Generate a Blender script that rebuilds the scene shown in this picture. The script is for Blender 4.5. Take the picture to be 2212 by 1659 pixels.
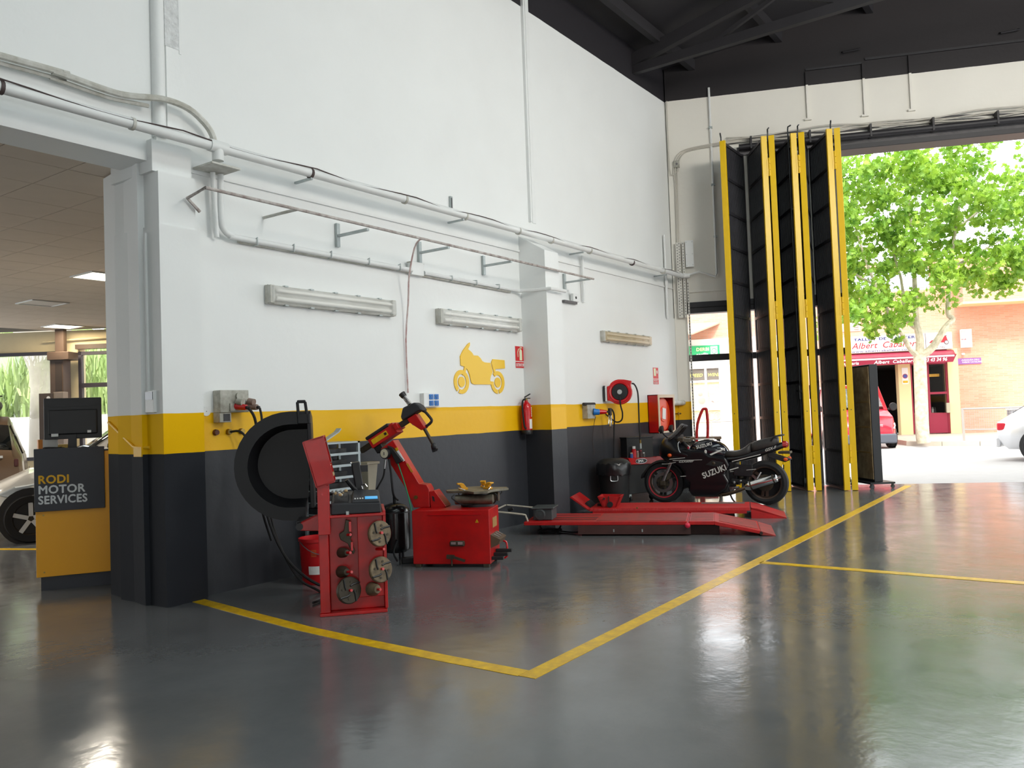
import bpy, bmesh, math, random
from mathutils import Vector, Matrix
random.seed(7)
PI = math.pi
for o in list(bpy.data.objects): bpy.data.objects.remove(o, do_unlink=True)
SC = bpy.context.scene
COL = SC.collection

# ------------------------------------------------------------------ camera
cam_d = bpy.data.cameras.new('camera'); cam = bpy.data.objects.new('camera', cam_d); COL.objects.link(cam)
cam_d.sensor_fit = 'HORIZONTAL'; cam_d.sensor_width = 36.0; cam_d.lens = 36.0*1785.0/2212.0
cam_d.clip_start = 0.05; cam_d.clip_end = 400
_r = Vector((0.57897643, -0.81452368, -0.03657135)); _d = Vector((0.00806681, 0.05057415, -0.99868773)); _f = Vector((0.81530437, 0.57792164, 0.03585185))
cam.matrix_world = Matrix(((_r.x, -_d.x, -_f.x, 0), (_r.y, -_d.y, -_f.y, 0), (_r.z, -_d.z, -_f.z, 1.38), (0, 0, 0, 1)))
SC.camera = cam

# ------------------------------------------------------------------ colour management
SC.view_settings.view_transform = 'Standard'; SC.view_settings.look = 'None'
SC.view_settings.gamma = 1.0; SC.view_settings.use_curve_mapping = False
SC.view_settings.exposure = 0.0

# ------------------------------------------------------------------ sky, sun, skylights, added fill lamps
w = bpy.data.worlds.new('overcast_sky'); SC.world = w; w.use_nodes = True
bg = w.node_tree.nodes['Background']; bg.inputs[0].default_value = (0.93, 0.97, 1.0, 1); bg.inputs[1].default_value = 5.0
sd = bpy.data.lights.new('sun', 'SUN'); sd.energy = 5.0; sd.angle = math.radians(12); sd.color = (1, 0.95, 0.86)
sun = bpy.data.objects.new('sun', sd); COL.objects.link(sun)
sun.rotation_euler = Vector((0.62, 0.30, -0.95)).to_track_quat('-Z', 'Y').to_euler()
def area(name, loc, size, energy, target=None, color=(1, 1, 1)):
    d = bpy.data.lights.new(name, 'AREA'); d.shape = 'RECTANGLE'; d.size, d.size_y = size; d.energy = energy; d.color = color
    o = bpy.data.objects.new(name, d); COL.objects.link(o); o.location = loc
    o.rotation_euler = (Vector(target)-Vector(loc)).to_track_quat('-Z', 'Y').to_euler() if target else (0, 0, 0)
    return o
# translucent roof lights along the hall (daylight)
area('skylight_front', (4.0, 0.6, 8.2), (14.0, 1.6), 250, None, (0.86, 0.985, 0.985))
area('skylight_rear', (4.0, -4.4, 8.0), (14.0, 1.6), 300, None, (0.86, 0.985, 0.985))
# added fill lamp behind the camera, brightens the street wall; no opening there
area('rear_fill', (-8.8, -5.0, 2.6), (9.0, 4.6), 250, (6, -2.5, 3.4), (1.0, 0.99, 0.96))
# added lamp under the roof, out of view, aimed at the street wall
area('street_wall_fill', (6.5, -5.0, 6.6), (5.0, 1.6), 620, (15.2, 1.0, 4.9), (1.0, 0.95, 0.87))

# ------------------------------------------------------------------ helpers
def lin(h):
    h = h.lstrip('#'); r = []
    for i in (0, 2, 4):
        c = int(h[i:i+2], 16)/255.0
        r.append(c/12.92 if c <= 0.04045 else ((c+0.055)/1.055)**2.4)
    return (r[0], r[1], r[2], 1.0)
MATS = {}
def M(name, col, rough=0.5, metal=0.0, var=0.0, vs=6.0, bump=0.0, bs=60.0, coat=0.0, emit=None, es=1.0, alpha=1.0, trans=0.0, spec=0.5, var_col=None, rvar=0.0):
    if name in MATS: return MATS[name]
    m = bpy.data.materials.new(name); m.use_nodes = True; nt = m.node_tree; b = nt.nodes['Principled BSDF']
    c = lin(col); b.inputs['Base Color'].default_value = c; b.inputs['Roughness'].default_value = rough
    b.inputs['Metallic'].default_value = metal; b.inputs['Coat Weight'].default_value = coat; b.inputs['Specular IOR Level'].default_value = spec
    b.inputs['Transmission Weight'].default_value = trans; b.inputs['Alpha'].default_value = alpha
    if emit: b.inputs['Emission Color'].default_value = lin(emit); b.inputs['Emission Strength'].default_value = es
    if var or bump or rvar:
        tc = nt.nodes.new('ShaderNodeTexCoord')
        n = nt.nodes.new('ShaderNodeTexNoise'); n.inputs['Scale'].default_value = vs; n.inputs['Detail'].default_value = 5; n.inputs['Roughness'].default_value = 0.6
        nt.links.new(tc.outputs['Object'], n.inputs['Vector'])
        if var:
            r = nt.nodes.new('ShaderNodeValToRGB'); r.color_ramp.elements[0].position = 0.3; r.color_ramp.elements[1].position = 0.7
            c2 = lin(var_col) if var_col else tuple(x*(1-var) for x in c[:3])+(1,)
            r.color_ramp.elements[0].color = c2; r.color_ramp.elements[1].color = c
            nt.links.new(n.outputs['Fac'], r.inputs['Fac']); nt.links.new(r.outputs['Color'], b.inputs['Base Color'])
        if rvar:
            mr = nt.nodes.new('ShaderNodeMapRange'); mr.inputs['To Min'].default_value = max(0, rough-rvar); mr.inputs['To Max'].default_value = min(1, rough+rvar)
            nt.links.new(n.outputs['Fac'], mr.inputs['Value']); nt.links.new(mr.outputs['Result'], b.inputs['Roughness'])
        if bump:
            n2 = nt.nodes.new('ShaderNodeTexNoise'); n2.inputs['Scale'].default_value = bs; n2.inputs['Detail'].default_value = 3
            nt.links.new(tc.outputs['Object'], n2.inputs['Vector'])
            bp = nt.nodes.new('ShaderNodeBump'); bp.inputs['Strength'].default_value = bump; bp.inputs['Distance'].default_value = 0.02
            nt.links.new(n2.outputs['Fac'], bp.inputs['Height']); nt.links.new(bp.outputs['Normal'], b.inputs['Normal'])
    MATS[name] = m; return m
def band_mat(name, stops, rough=0.5, bump=0.15, dirt=0.06, gloss=None, spec=0.28):
    """paint that changes colour with height: stops = [(z_from, hex)], rising"""
    m = bpy.data.materials.new(name); m.use_nodes = True; nt = m.node_tree; b = nt.nodes['Principled BSDF']
    g = nt.nodes.new('ShaderNodeNewGeometry'); sp = nt.nodes.new('ShaderNodeSeparateXYZ'); nt.links.new(g.outputs['Position'], sp.inputs[0])
    wob = nt.nodes.new('ShaderNodeTexNoise'); wob.inputs['Scale'].default_value = 3.0; nt.links.new(g.outputs['Position'], wob.inputs['Vector'])
    ma = nt.nodes.new('ShaderNodeMath'); ma.operation = 'MULTIPLY_ADD'; ma.inputs[1].default_value = 0.012
    nt.links.new(wob.outputs['Fac'], ma.inputs[0]); nt.links.new(sp.outputs['Z'], ma.inputs[2])
    mr = nt.nodes.new('ShaderNodeMapRange'); mr.inputs['From Max'].default_value = 10.0; nt.links.new(ma.outputs[0], mr.inputs['Value'])
    r = nt.nodes.new('ShaderNodeValToRGB'); r.color_ramp.interpolation = 'CONSTANT'
    while len(r.color_ramp.elements) < len(stops): r.color_ramp.elements.new(0.5)
    for e, (z, h) in zip(r.color_ramp.elements, stops): e.position = max(0, (z+0.006)/10.0); e.color = lin(h)
    nt.links.new(mr.outputs['Result'], r.inputs['Fac'])
    n = nt.nodes.new('ShaderNodeTexNoise'); n.inputs['Scale'].default_value = 1.7; n.inputs['Detail'].default_value = 8; nt.links.new(g.outputs['Position'], n.inputs['Vector'])
    mx = nt.nodes.new('ShaderNodeMix'); mx.data_type = 'RGBA'; mx.blend_type = 'MULTIPLY'
    mr2 = nt.nodes.new('ShaderNodeMapRange'); mr2.inputs['From Min'].default_value = 0.35; mr2.inputs['From Max'].default_value = 0.75; mr2.inputs['To Max'].default_value = dirt
    nt.links.new(n.outputs['Fac'], mr2.inputs['Value']); nt.links.new(mr2.outputs['Result'], mx.inputs['Factor'])
    nt.links.new(r.outputs['Color'], mx.inputs['A']); mx.inputs['B'].default_value = (0.45, 0.42, 0.4, 1)
    nt.links.new(mx.outputs['Result'], b.inputs['Base Color']); b.inputs['Roughness'].default_value = rough; b.inputs['Specular IOR Level'].default_value = spec
    if gloss:   # (z, roughness below z): enamel dado
        lt = nt.nodes.new('ShaderNodeMath'); lt.operation = 'LESS_THAN'; lt.inputs[1].default_value = gloss[0]; nt.links.new(sp.outputs['Z'], lt.inputs[0])
        mq = nt.nodes.new('ShaderNodeMapRange'); mq.inputs['To Min'].default_value = rough; mq.inputs['To Max'].default_value = gloss[1]
        nt.links.new(lt.outputs[0], mq.inputs['Value']); nt.links.new(mq.outputs['Result'], b.inputs['Roughness'])
    n2 = nt.nodes.new('ShaderNodeTexNoise'); n2.inputs['Scale'].default_value = 14; n2.inputs['Detail'].default_value = 6; nt.links.new(g.outputs['Position'], n2.inputs['Vector'])
    bp = nt.nodes.new('ShaderNodeBump'); bp.inputs['Strength'].default_value = bump; bp.inputs['Distance'].default_value = 0.02
    nt.links.new(n2.outputs['Fac'], bp.inputs['Height']); nt.links.new(bp.outputs['Normal'], b.inputs['Normal'])
    return m

def frame_of(d):
    d = Vector(d).normalized(); a = Vector((0, 0, 1)) if abs(d.z) < 0.9 else Vector((1, 0, 0))
    u = d.cross(a).normalized(); return u, d.cross(u).normalized(), d
def smooth_path(pts, k=6):
    P = [Vector(p) for p in pts]
    if len(P) < 3: return P
    out = []
    for i in range(len(P)-1):
        p0 = P[max(i-1, 0)]; p1 = P[i]; p2 = P[i+1]; p3 = P[min(i+2, len(P)-1)]
        for j in range(k):
            t = j/k; out.append(0.5*((2*p1)+(p2-p0)*t+(2*p0-5*p1+4*p2-p3)*t*t+(3*p1-p0-3*p2+p3)*t**3))
    out.append(P[-1]); return out
class MB:
    def __init__(s): s.v = []; s.f = []; s.m = Matrix.Identity(4)
    def at(s, loc=(0, 0, 0), rz=0, rx=0, ry=0):
        s.m = Matrix.Translation(Vector(loc)) @ Matrix.Rotation(rz, 4, 'Z') @ Matrix.Rotation(ry, 4, 'Y') @ Matrix.Rotation(rx, 4, 'X'); return s
    def add(s, vs, fs):
        b = len(s.v); s.v += [tuple(s.m @ Vector(p)) for p in vs]; s.f += [tuple(b+i for i in f) for f in fs]; return s
    def box(s, x0, x1, y0, y1, z0, z1):
        vs = [(x0, y0, z0), (x1, y0, z0), (x1, y1, z0), (x0, y1, z0), (x0, y0, z1), (x1, y0, z1), (x1, y1, z1), (x0, y1, z1)]
        return s.add(vs, [(0, 3, 2, 1), (4, 5, 6, 7), (0, 1, 5, 4), (1, 2, 6, 5), (2, 3, 7, 6), (3, 0, 4, 7)])
    def hexa(s, b4, t4):      # bottom quad, top quad (same order, counter-clockwise from above)
        return s.add(list(b4)+list(t4), [(0, 3, 2, 1), (4, 5, 6, 7), (0, 1, 5, 4), (1, 2, 6, 5), (2, 3, 7, 6), (3, 0, 4, 7)])
    def bar(s, a, b, wd, ht, up=(0, 0, 1)):   # rectangular bar from a to b
        a = Vector(a); b = Vector(b); d = (b-a).normalized(); up = Vector(up)
        if abs(d.dot(up)) > 0.98: up = Vector((1, 0, 0))
        r = d.cross(up).normalized(); u = r.cross(d).normalized(); vs = []
        for p in (a, b):
            for sx, sy in ((-1, -1), (1, -1), (1, 1), (-1, 1)): vs.append(p+r*(sx*wd/2)+u*(sy*ht/2))
        return s.add(vs, [(0, 1, 2, 3), (7, 6, 5, 4), (0, 4, 5, 1), (1, 5, 6, 2), (2, 6, 7, 3), (3, 7, 4, 0)])
    def cyl(s, a, b, r0, r1=None, n=16, caps=True):
        a = Vector(a); b = Vector(b); r1 = r0 if r1 is None else r1; u, v, d = frame_of(b-a); vs = []
        for p, r in ((a, r0), (b, r1)):
            for i in range(n): t = 2*PI*i/n; vs.append(p+u*(r*math.cos(t))+v*(r*math.sin(t)))
        fs = [(i, (i+1) % n, n+(i+1) % n, n+i) for i in range(n)]
        if caps: fs += [tuple(range(n-1, -1, -1)), tuple(range(n, 2*n))]
        return s.add(vs, fs)
    def tube(s, pts, r, n=8, smooth=0, closed=False):
        P = smooth_path(pts, smooth) if smooth else [Vector(p) for p in pts]
        N = len(P); vs = []; u = None
        for i, p in enumerate(P):
            if closed: d = (P[(i+1) % N]-P[i-1])
            else: d = P[min(i+1, N-1)]-P[max(i-1, 0)]
            d.normalize()
            if u is None: u, v, _ = frame_of(d)
            else:
                u = u-d*u.dot(d)
                u = u.normalized() if u.length > 1e-6 else frame_of(d)[0]
                v = d.cross(u)
            rr = r[i] if isinstance(r, (list, tuple)) and len(r) == N else (r if not isinstance(r, (list, tuple)) else r[0]+(r[-1]-r[0])*i/(N-1))
            for k in range(n): t = 2*PI*k/n; vs.append(p+u*(rr*math.cos(t))+v*(rr*math.sin(t)))
        fs = []
        for i in range(N if closed else N-1):
            j = (i+1) % N
            for k in range(n): fs.append((i*n+k, i*n+(k+1) % n, j*n+(k+1) % n, j*n+k))
        if not closed: fs += [tuple(range(n-1, -1, -1)), tuple(range((N-1)*n, N*n))]
        return s.add(vs, fs)
    def lathe(s, prof, o=(0, 0, 0), ax=(0, 0, 1), n=24, a0=0.0, a1=2*PI, ref=None, cap=True):
        o = Vector(o); u, v, d = frame_of(ax)
        if ref is not None: u = Vector(ref).normalized(); v = d.cross(u)
        full = abs(a1-a0-2*PI) < 1e-4; k = n if full else n+1; vs = []; fs = []
        for r, h in prof:
            for i in range(k): t = a0+(a1-a0)*i/n; vs.append(o+d*h+u*(r*math.cos(t))+v*(r*math.sin(t)))
        for j in range(len(prof)-1):
            for i in range(n): i2 = (i+1) % k; fs.append((j*k+i, j*k+i2, (j+1)*k+i2, (j+1)*k+i))
        if full and cap:
            if prof[0][0] > 1e-5: fs.append(tuple(range(k-1, -1, -1)))
            if prof[-1][0] > 1e-5: fs.append(tuple(range((len(prof)-1)*k, len(prof)*k)))
        return s.add(vs, fs)
    def prism(s, poly, o, ux, uy, dep):    # polygon in plane (ux,uy) at o, extruded by vector dep
        o = Vector(o); ux = Vector(ux); uy = Vector(uy); dep = Vector(dep); n = len(poly)
        vs = [o+ux*a+uy*b for a, b in poly]; vs += [p+dep for p in vs]
        return s.add(vs, [tuple(range(n)), tuple(range(2*n-1, n-1, -1))]+[(i, n+i, n+(i+1) % n, (i+1) % n) for i in range(n)])
    def loft(s, rings, cap=True, closed=True):
        n = len(rings[0]); vs = [p for r in rings for p in r]; fs = []
        for j in range(len(rings)-1):
            for i in range(n if closed else n-1): fs.append((j*n+i, j*n+(i+1) % n, (j+1)*n+(i+1) % n, (j+1)*n+i))
        if cap: fs += [tuple(range(n-1, -1, -1)), tuple(range((len(rings)-1)*n, len(rings)*n))]
        return s.add(vs, fs)
    def ball(s, c, rx, ry=None, rz=None, n=16, m=10):
        ry = rx if ry is None else ry; rz = rx if rz is None else rz; c = Vector(c); vs = [c+Vector((0, 0, -rz))]
        for j in range(1, m):
            p = -PI/2+PI*j/m
            for i in range(n): t = 2*PI*i/n; vs.append(c+Vector((rx*math.cos(p)*math.cos(t), ry*math.cos(p)*math.sin(t), rz*math.sin(p))))
        vs.append(c+Vector((0, 0, rz))); L = len(vs)-1
        fs = [(0, 1+(i+1) % n, 1+i) for i in range(n)]
        for j in range(m-2):
            for i in range(n): fs.append((1+j*n+i, 1+j*n+(i+1) % n, 1+(j+1)*n+(i+1) % n, 1+(j+1)*n+i))
        fs += [(L, 1+(m-2)*n+i, 1+(m-2)*n+(i+1) % n) for i in range(n)]
        return s.add(vs, fs)
    def build(s, name, mat, parent=None, bevel=0.0, smooth=True, seg=2, angle=38, subsurf=0, solid=0.0):
        me = bpy.data.meshes.new(name); me.from_pydata([tuple(p) for p in s.v], [], s.f); me.update()
        bm = bmesh.new(); bm.from_mesh(me); bmesh.ops.recalc_face_normals(bm, faces=bm.faces); bm.to_mesh(me); bm.free()
        o = bpy.data.objects.new(name, me); COL.objects.link(o)
        if isinstance(mat, (list, tuple)):
            for x in mat: me.materials.append(x)
        else: me.materials.append(mat)
        if smooth:
            me.shade_smooth()
            if not subsurf: me.set_sharp_from_angle(angle=math.radians(angle))
        if solid:
            q = o.modifiers.new('thickness', 'SOLIDIFY'); q.thickness = solid; q.offset = 0
        if bevel:
            q = o.modifiers.new('bevel', 'BEVEL'); q.width = bevel; q.segments = seg; q.limit_method = 'ANGLE'; q.angle_limit = math.radians(40); q.harden_normals = True
        if subsurf:
            q = o.modifiers.new('subsurf', 'SUBSURF'); q.levels = subsurf; q.render_levels = subsurf
        if parent: o.parent = parent
        return o
def tag(o, label=None, cat=None, group=None, kind=None):
    if label: o['label'] = label
    if cat: o['category'] = cat
    if group: o['group'] = group
    if kind: o['kind'] = kind
    return o
def thing(name, label, cat, loc=(0, 0, 0), rz=0.0, group=None, kind=None):
    o = bpy.data.objects.new(name, None); COL.objects.link(o); o.empty_display_size = 0.1
    o.location = loc; o.rotation_euler = (0, 0, rz); return tag(o, label, cat, group, kind)
def copy_tree(o, parent=None):
    c = o.copy(); COL.objects.link(c); c.parent = parent
    for ch in list(o.children): copy_tree(ch, c)
    return c
TEXTS = []
def text(name, s, mat, parent, loc, size, rot=(PI/2, 0, 0), align='LEFT', ext=0.002, bold=0.0, shear=0.0, xs=1.0):
    cu = bpy.data.curves.new(name, 'FONT'); cu.body = s; cu.size = size; cu.align_x = align; cu.extrude = ext; cu.shear = shear; cu.space_character = 1.06 if bold else 1.0
    cu.resolution_u = 3; cu.fill_mode = 'BOTH'
    t = bpy.data.objects.new(name+'_tmp', cu); COL.objects.link(t)
    bpy.context.view_layer.update()
    dg = bpy.context.evaluated_depsgraph_get(); me = bpy.data.meshes.new_from_object(t.evaluated_get(dg))
    bpy.data.objects.remove(t, do_unlink=True); bpy.data.curves.remove(cu)
    if bold:      # heavier strokes: the same outline laid down five times, slightly shifted
        vs = [v.co.copy() for v in me.vertices]; fs = [tuple(p.vertices) for p in me.polygons]; n = len(vs); V = []; Fc = []
        for i, (dx, dy) in enumerate(((0, 0), (bold, 0), (-bold, 0), (0, bold), (0, -bold))):
            V += [v+Vector((dx, dy, 0.0001*i)) for v in vs]; Fc += [tuple(q+i*n for q in f) for f in fs]
        me = bpy.data.meshes.new(name); me.from_pydata(V, [], Fc); me.update()
    me.materials.clear(); me.materials.append(mat)
    o = bpy.data.objects.new(name, me); COL.objects.link(o); o.location = loc; o.rotation_euler = rot; o.scale = (xs, 1, 1)
    if parent: o.parent = parent
    return o

# street wall frame: t runs along the wall from the hall corner, s outwards
RA = math.radians(-66.97); RC = Vector((13.37, 5.90, 0)); RU = Vector((math.cos(RA), math.sin(RA), 0)); RN = Vector((-math.sin(RA), math.cos(RA), 0))
def RP(t, s, z=0.0): return RC+RU*t+RN*s+Vector((0, 0, z))
# ================================================================== SETTING
WHITE = '#eceeed'
m_wall = band_mat('painted_wall', [(0, '#323439'), (1.15, '#f0ba0a'), (1.44, WHITE), (6.74, '#2c2a2e')], 0.55, 0.10, 0.05, (1.44, 0.40))
m_wallR = band_mat('street_wall_paint', [(0, '#3c3e43'), (1.15, '#f0ba0a'), (1.44, '#ece9e0'), (6.72, '#2e2b2d')], 0.55, 0.12, 0.06)
m_white = M('white_paint', WHITE, 0.5, var=0.05, vs=2.0, bump=0.1, bs=30)
m_dark = M('dark_roof_paint', '#2a282c', 0.7, var=0.2, vs=2)
m_yel = M('yellow_floor_paint', '#f0c40c', 0.32, var=0.12, vs=14, var_col='#c79a10', rvar=0.08)
def floor_mat():
    m = bpy.data.materials.new('grey_epoxy_floor'); m.use_nodes = True; nt = m.node_tree; b = nt.nodes['Principled BSDF']
    g = nt.nodes.new('ShaderNodeNewGeometry')
    def nz(sc, det, ro=0.6):
        n = nt.nodes.new('ShaderNodeTexNoise'); n.inputs['Scale'].default_value = sc; n.inputs['Detail'].default_value = det; n.inputs['Roughness'].default_value = ro
        nt.links.new(g.outputs['Position'], n.inputs['Vector']); return n
    a = nz(0.7, 7, 0.65); r = nt.nodes.new('ShaderNodeValToRGB'); r.color_ramp.elements[0].position = 0.34; r.color_ramp.elements[1].position = 0.68
    r.color_ramp.elements[0].color = lin('#5e6062'); r.color_ramp.elements[1].color = lin('#6d6f71'); nt.links.new(a.outputs['Fac'], r.inputs['Fac'])
    s = nz(38, 6, 0.75); r2 = nt.nodes.new('ShaderNodeValToRGB'); r2.color_ramp.elements[0].position = 0.27; r2.color_ramp.elements[1].position = 0.33
    r2.color_ramp.elements[0].color = (0.35, 0.33, 0.3, 1); r2.color_ramp.elements[1].color = (1, 1, 1, 1); nt.links.new(s.outputs['Fac'], r2.inputs['Fac'])
    mx = nt.nodes.new('ShaderNodeMix'); mx.data_type = 'RGBA'; mx.blend_type = 'MULTIPLY'; mx.inputs['Factor'].default_value = 0.35
    nt.links.new(r.outputs['Color'], mx.inputs['A']); nt.links.new(r2.outputs['Color'], mx.inputs['B']); nt.links.new(mx.outputs['Result'], b.inputs['Base Color'])
    q = nz(2.6, 6); mr = nt.nodes.new('ShaderNodeMapRange'); mr.inputs['From Min'].default_value = 0.3; mr.inputs['From Max'].default_value = 0.7
    mr.inputs['To Min'].default_value = 0.11; mr.inputs['To Max'].default_value = 0.22
    nt.links.new(q.outputs['Fac'], mr.inputs['Value']); nt.links.new(mr.outputs['Result'], b.inputs['Roughness'])
    h = nz(4.5, 4); bp = nt.nodes.new('ShaderNodeBump'); bp.inputs['Strength'].default_value = 0.05; bp.inputs['Distance'].default_value = 0.05
    nt.links.new(h.outputs['Fac'], bp.inputs['Height']); nt.links.new(bp.outputs['Normal'], b.inputs['Normal'])
    b.inputs['Specular IOR Level'].default_value = 0.6
    return m
# floor: both halls, up to the street threshold
fl = MB(); e0 = RP(-16, -0.02); e1 = RP(15, -0.02)
fl.add([(-9, -14, 0), (e1.x, e1.y, 0), (e0.x, e0.y, 0), (-9, 22, 0), (-9, -14, -0.1), (e1.x, e1.y, -0.1), (e0.x, e0.y, -0.1), (-9, 22, -0.1)], [(0, 1, 2, 3), (7, 6, 5, 4), (0, 4, 5, 1), (1, 5, 6, 2), (2, 6, 7, 3), (3, 7, 4, 0)])
floor = tag(fl.build('floor', floor_mat(), smooth=False), kind='structure')
def line(pts, wd):
    mb = MB(); P = [Vector((x, y, 0)) for x, y in pts]; L = []; R = []
    for i, p in enumerate(P):
        d = (P[min(i+1, len(P)-1)]-P[max(i-1, 0)]).normalized(); n = Vector((-d.y, d.x, 0))*wd/2; L.append(p+n); R.append(p-n)
    for i in range(len(P)-1):
        mb.add([L[i], R[i], R[i+1], L[i+1]]+[q+Vector((0, 0, 0.0025)) for q in (L[i], R[i], R[i+1], L[i+1])], [(0, 1, 2, 3), (7, 6, 5, 4), (0, 4, 5, 1), (1, 5, 6, 2), (2, 6, 7, 3), (3, 7, 4, 0)])
    return mb.build('painted_line', m_yel, floor, smooth=False)
line([(3.90, 5.94), (3.80, 5.2), (3.70, 4.4), (3.66, 3.8), (3.63, 3.1), (3.625, 2.565)], 0.105)
line([(3.58, 2.51), (14.42, 2.555)], 0.105)
line([(7.17, 2.485), (7.13, 0.5), (7.05, -4)], 0.10)
line([(3.6, 12.85), (5.2, 8.9)], 0.10)

# main wall (upper wall over the low hall, middle band, lower lining, column, pilaster)
wall = MB()
wall.box(-9, 13.75, 5.97, 6.35, 3.46, 9.2)
wall.box(3.72, 13.75, 5.975, 6.40, 2.85, 3.47)
wall.box(3.72, 13.45, 5.95, 6.35, 0, 2.93)
wall.box(3.72, 13.6, 5.955, 6.05, 3.445, 3.47)          # ledge over the middle band
wall.box(8.66, 9.02, 5.56, 6.1, 0, 2.905)                # pilaster, thicker below
wall.box(8.68, 9.00, 5.58, 6.1, 2.9, 3.42)
wall.hexa([(8.68, 5.58, 3.42), (9.0, 5.58, 3.42), (9.0, 6.1, 3.42), (8.68, 6.1, 3.42)], [(8.68, 5.98, 3.66), (9.0, 5.98, 3.66), (9.0, 6.1, 3.66), (8.68, 6.1, 3.66)])
wall_main = tag(wall.build('wall_main', m_wall, smooth=False), kind='structure')
c = MB(); c.box(3.63, 3.95, 5.87, 6.5, 0, 3.37); c.box(3.62, 3.975, 5.855, 6.5, 0, 2.95)
c.box(3.60, 3.94, 5.90, 6.5, 3.37, 3.62); c.box(3.66, 3.93, 5.93, 6.5, 3.6, 3.72)
c.prism([(3.66, 6.06), (3.585, 6.09), (3.70, 6.80), (3.93, 6.80), (3.93, 6.06)][::-1], (0, 0, 0), (1, 0, 0), (0, 1, 0), (0, 0, 3.5))
column = tag(c.build('wall_column', band_mat('column_paint', [(0, '#2c2e33'), (1.15, '#f0ba0a'), (1.44, WHITE), (6.74, '#2c2a2e')], 0.75, 0.10, 0.05, None, 0.08), smooth=False), kind='structure')
MB().tube([(3.605, 6.02, 2.9), (3.605, 6.02, 1.6)], 0.012, 8).build('conduit', m_white, column)
rg = MB(); rg.cyl((3.70, 5.955, 3.66), (3.70, 5.955, 9.1), .052, n=14); rg.box(3.775, 3.91, 5.955, 6.02, 3.70, 4.44); rg.box(3.89, 3.91, 5.95, 6.02, 4.4, 9.1)
rg.build('chase_edge', m_white, wall_main)
m_rubble = M('rough_render', '#e2e4e4', 0.85, var=0.25, vs=30, bump=1.0, bs=22)
MB().box(3.765, 3.89, 5.952, 6.0, 4.43, 9.1).build('rough_infill', m_rubble, wall_main)
# chased slot on the right
sl = MB(); sl.box(8.93, 8.965, 5.93, 6.0, 3.88, 9.0); sl.box(9.02, 9.10, 5.96, 6.0, 3.88, 9.0); sl.build('slot_edge', m_white, wall_main)
MB().box(8.967, 8.99, 5.962, 6.0, 3.9, 9.0).build('slot_shade_strip', M('slot_shade', '#5b5f60', 0.9), wall_main)  # grey strip, the shade inside the slot put into its colour

# street wall
r = MB().at(RC, RA)
r.box(-0.05, 0.17, 0, 0.34, 0, 3.2); r.box(-0.05, 2.78, 0, 0.34, 3.19, 9.6); r.box(2.78, 9.6, 0, 0.34, 5.86, 10.2); r.box(9.6, 16, 0, 0.34, 0, 10.2)
r.box(0.17, 2.78, -0.03, 0.0, 3.36, 3.40)
wall_street = tag(r.build('wall_street', m_wallR, smooth=False), kind='structure')
m_blk = M('black_steel', '#29272b', 0.5, var=0.2, vs=6); m_gry = M('grey_steel', '#6a686a', 0.5, 0.3, var=0.2, vs=9)
h = MB().at(RC, RA); h.box(2.72, 9.6, -0.05, 0.36, 5.58, 5.72); h.box(2.72, 9.6, 0.02, 0.30, 5.72, 5.87)
lint = tag(h.build('trim_lintel', m_blk, bevel=0.01), kind='structure')
k = MB().at(RC, RA); k.cyl((1.15, -0.14, 5.77), (9.6, -0.14, 5.77), 0.055, n=12); k.build('roller_tube', m_blk, lint)
for i in range(9):
    t = 1.35+i*0.95
    MB().at(RC, RA).box(t-0.015, t+0.015, -0.2, 0.02, 5.72, 5.93).build('track_bracket', m_blk, lint)
MB().at(RC, RA).box(1.12, 9.6, -0.05, 0.02, 5.66, 5.80).build('door_track', m_gry, lint)
m_cab = M('white_cable', '#cfcac0', 0.6)
for i in range(6):
    pts = []
    for j in range(16):
        t = 0.95+j*0.56; pts.append(RP(t, -0.03-0.02*(i % 3), 5.87+0.02*i+0.035*math.sin(j*1.3+i*2.1)+0.02*random.random()))
    MB().tube(pts, 0.008+0.004*(i % 2), 6, smooth=3).build('loose_cable', m_cab if i % 3 else m_gry, lint)
hd = MB().at(RC, RA); hd.box(0.17, 2.78, -0.02, 0.2, 3.0, 3.19)
hdr = tag(hd.build('trim_header', m_blk, bevel=0.006), kind='structure')
MB().at(RC, RA).box(0.17, 2.78, 0.02, 0.12, 2.17, 2.28).build('transom_bar', m_blk, hdr)
MB().at(RC, RA).box(0.17, 2.78, -0.03, -0.02, 3.09, 3.10).build('groove', M('groove', '#151416', 0.8), hdr)
# roof: dark gable with purlins and a truss
rf = MB(); yr = -3.6; zr = 7.32+0.22*(5.99-yr)
rf.add([(-9, 6.1, 7.30), (18, 6.1, 7.30), (18, yr, zr), (-9, yr, zr), (-9, 6.1, 7.42), (18, 6.1, 7.42), (18, yr, zr+.12), (-9, yr, zr+.12)], [(0, 3, 2, 1), (4, 5, 6, 7), (0, 1, 5, 4), (1, 2, 6, 5), (2, 3, 7, 6), (3, 0, 4, 7)])
rf.add([(-9, yr, zr), (22, yr, zr), (22, -14, 7.3), (-9, -14, 7.3), (-9, yr, zr+.12), (22, yr, zr+.12), (22, -14, 7.42), (-9, -14, 7.42)], [(0, 3, 2, 1), (4, 5, 6, 7), (0, 1, 5, 4), (1, 2, 6, 5), (2, 3, 7, 6), (3, 0, 4, 7)])
roof = tag(rf.build('ceiling', m_dark, smooth=False), kind='structure')
for i in range(6):
    y = 5.5-i*1.35; z = 7.30+0.22*(6.1-y)
    MB().box(-9, 15.2, y-0.05, y+0.05, z-0.18, z).build('purlin', m_dark, roof)
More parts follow.
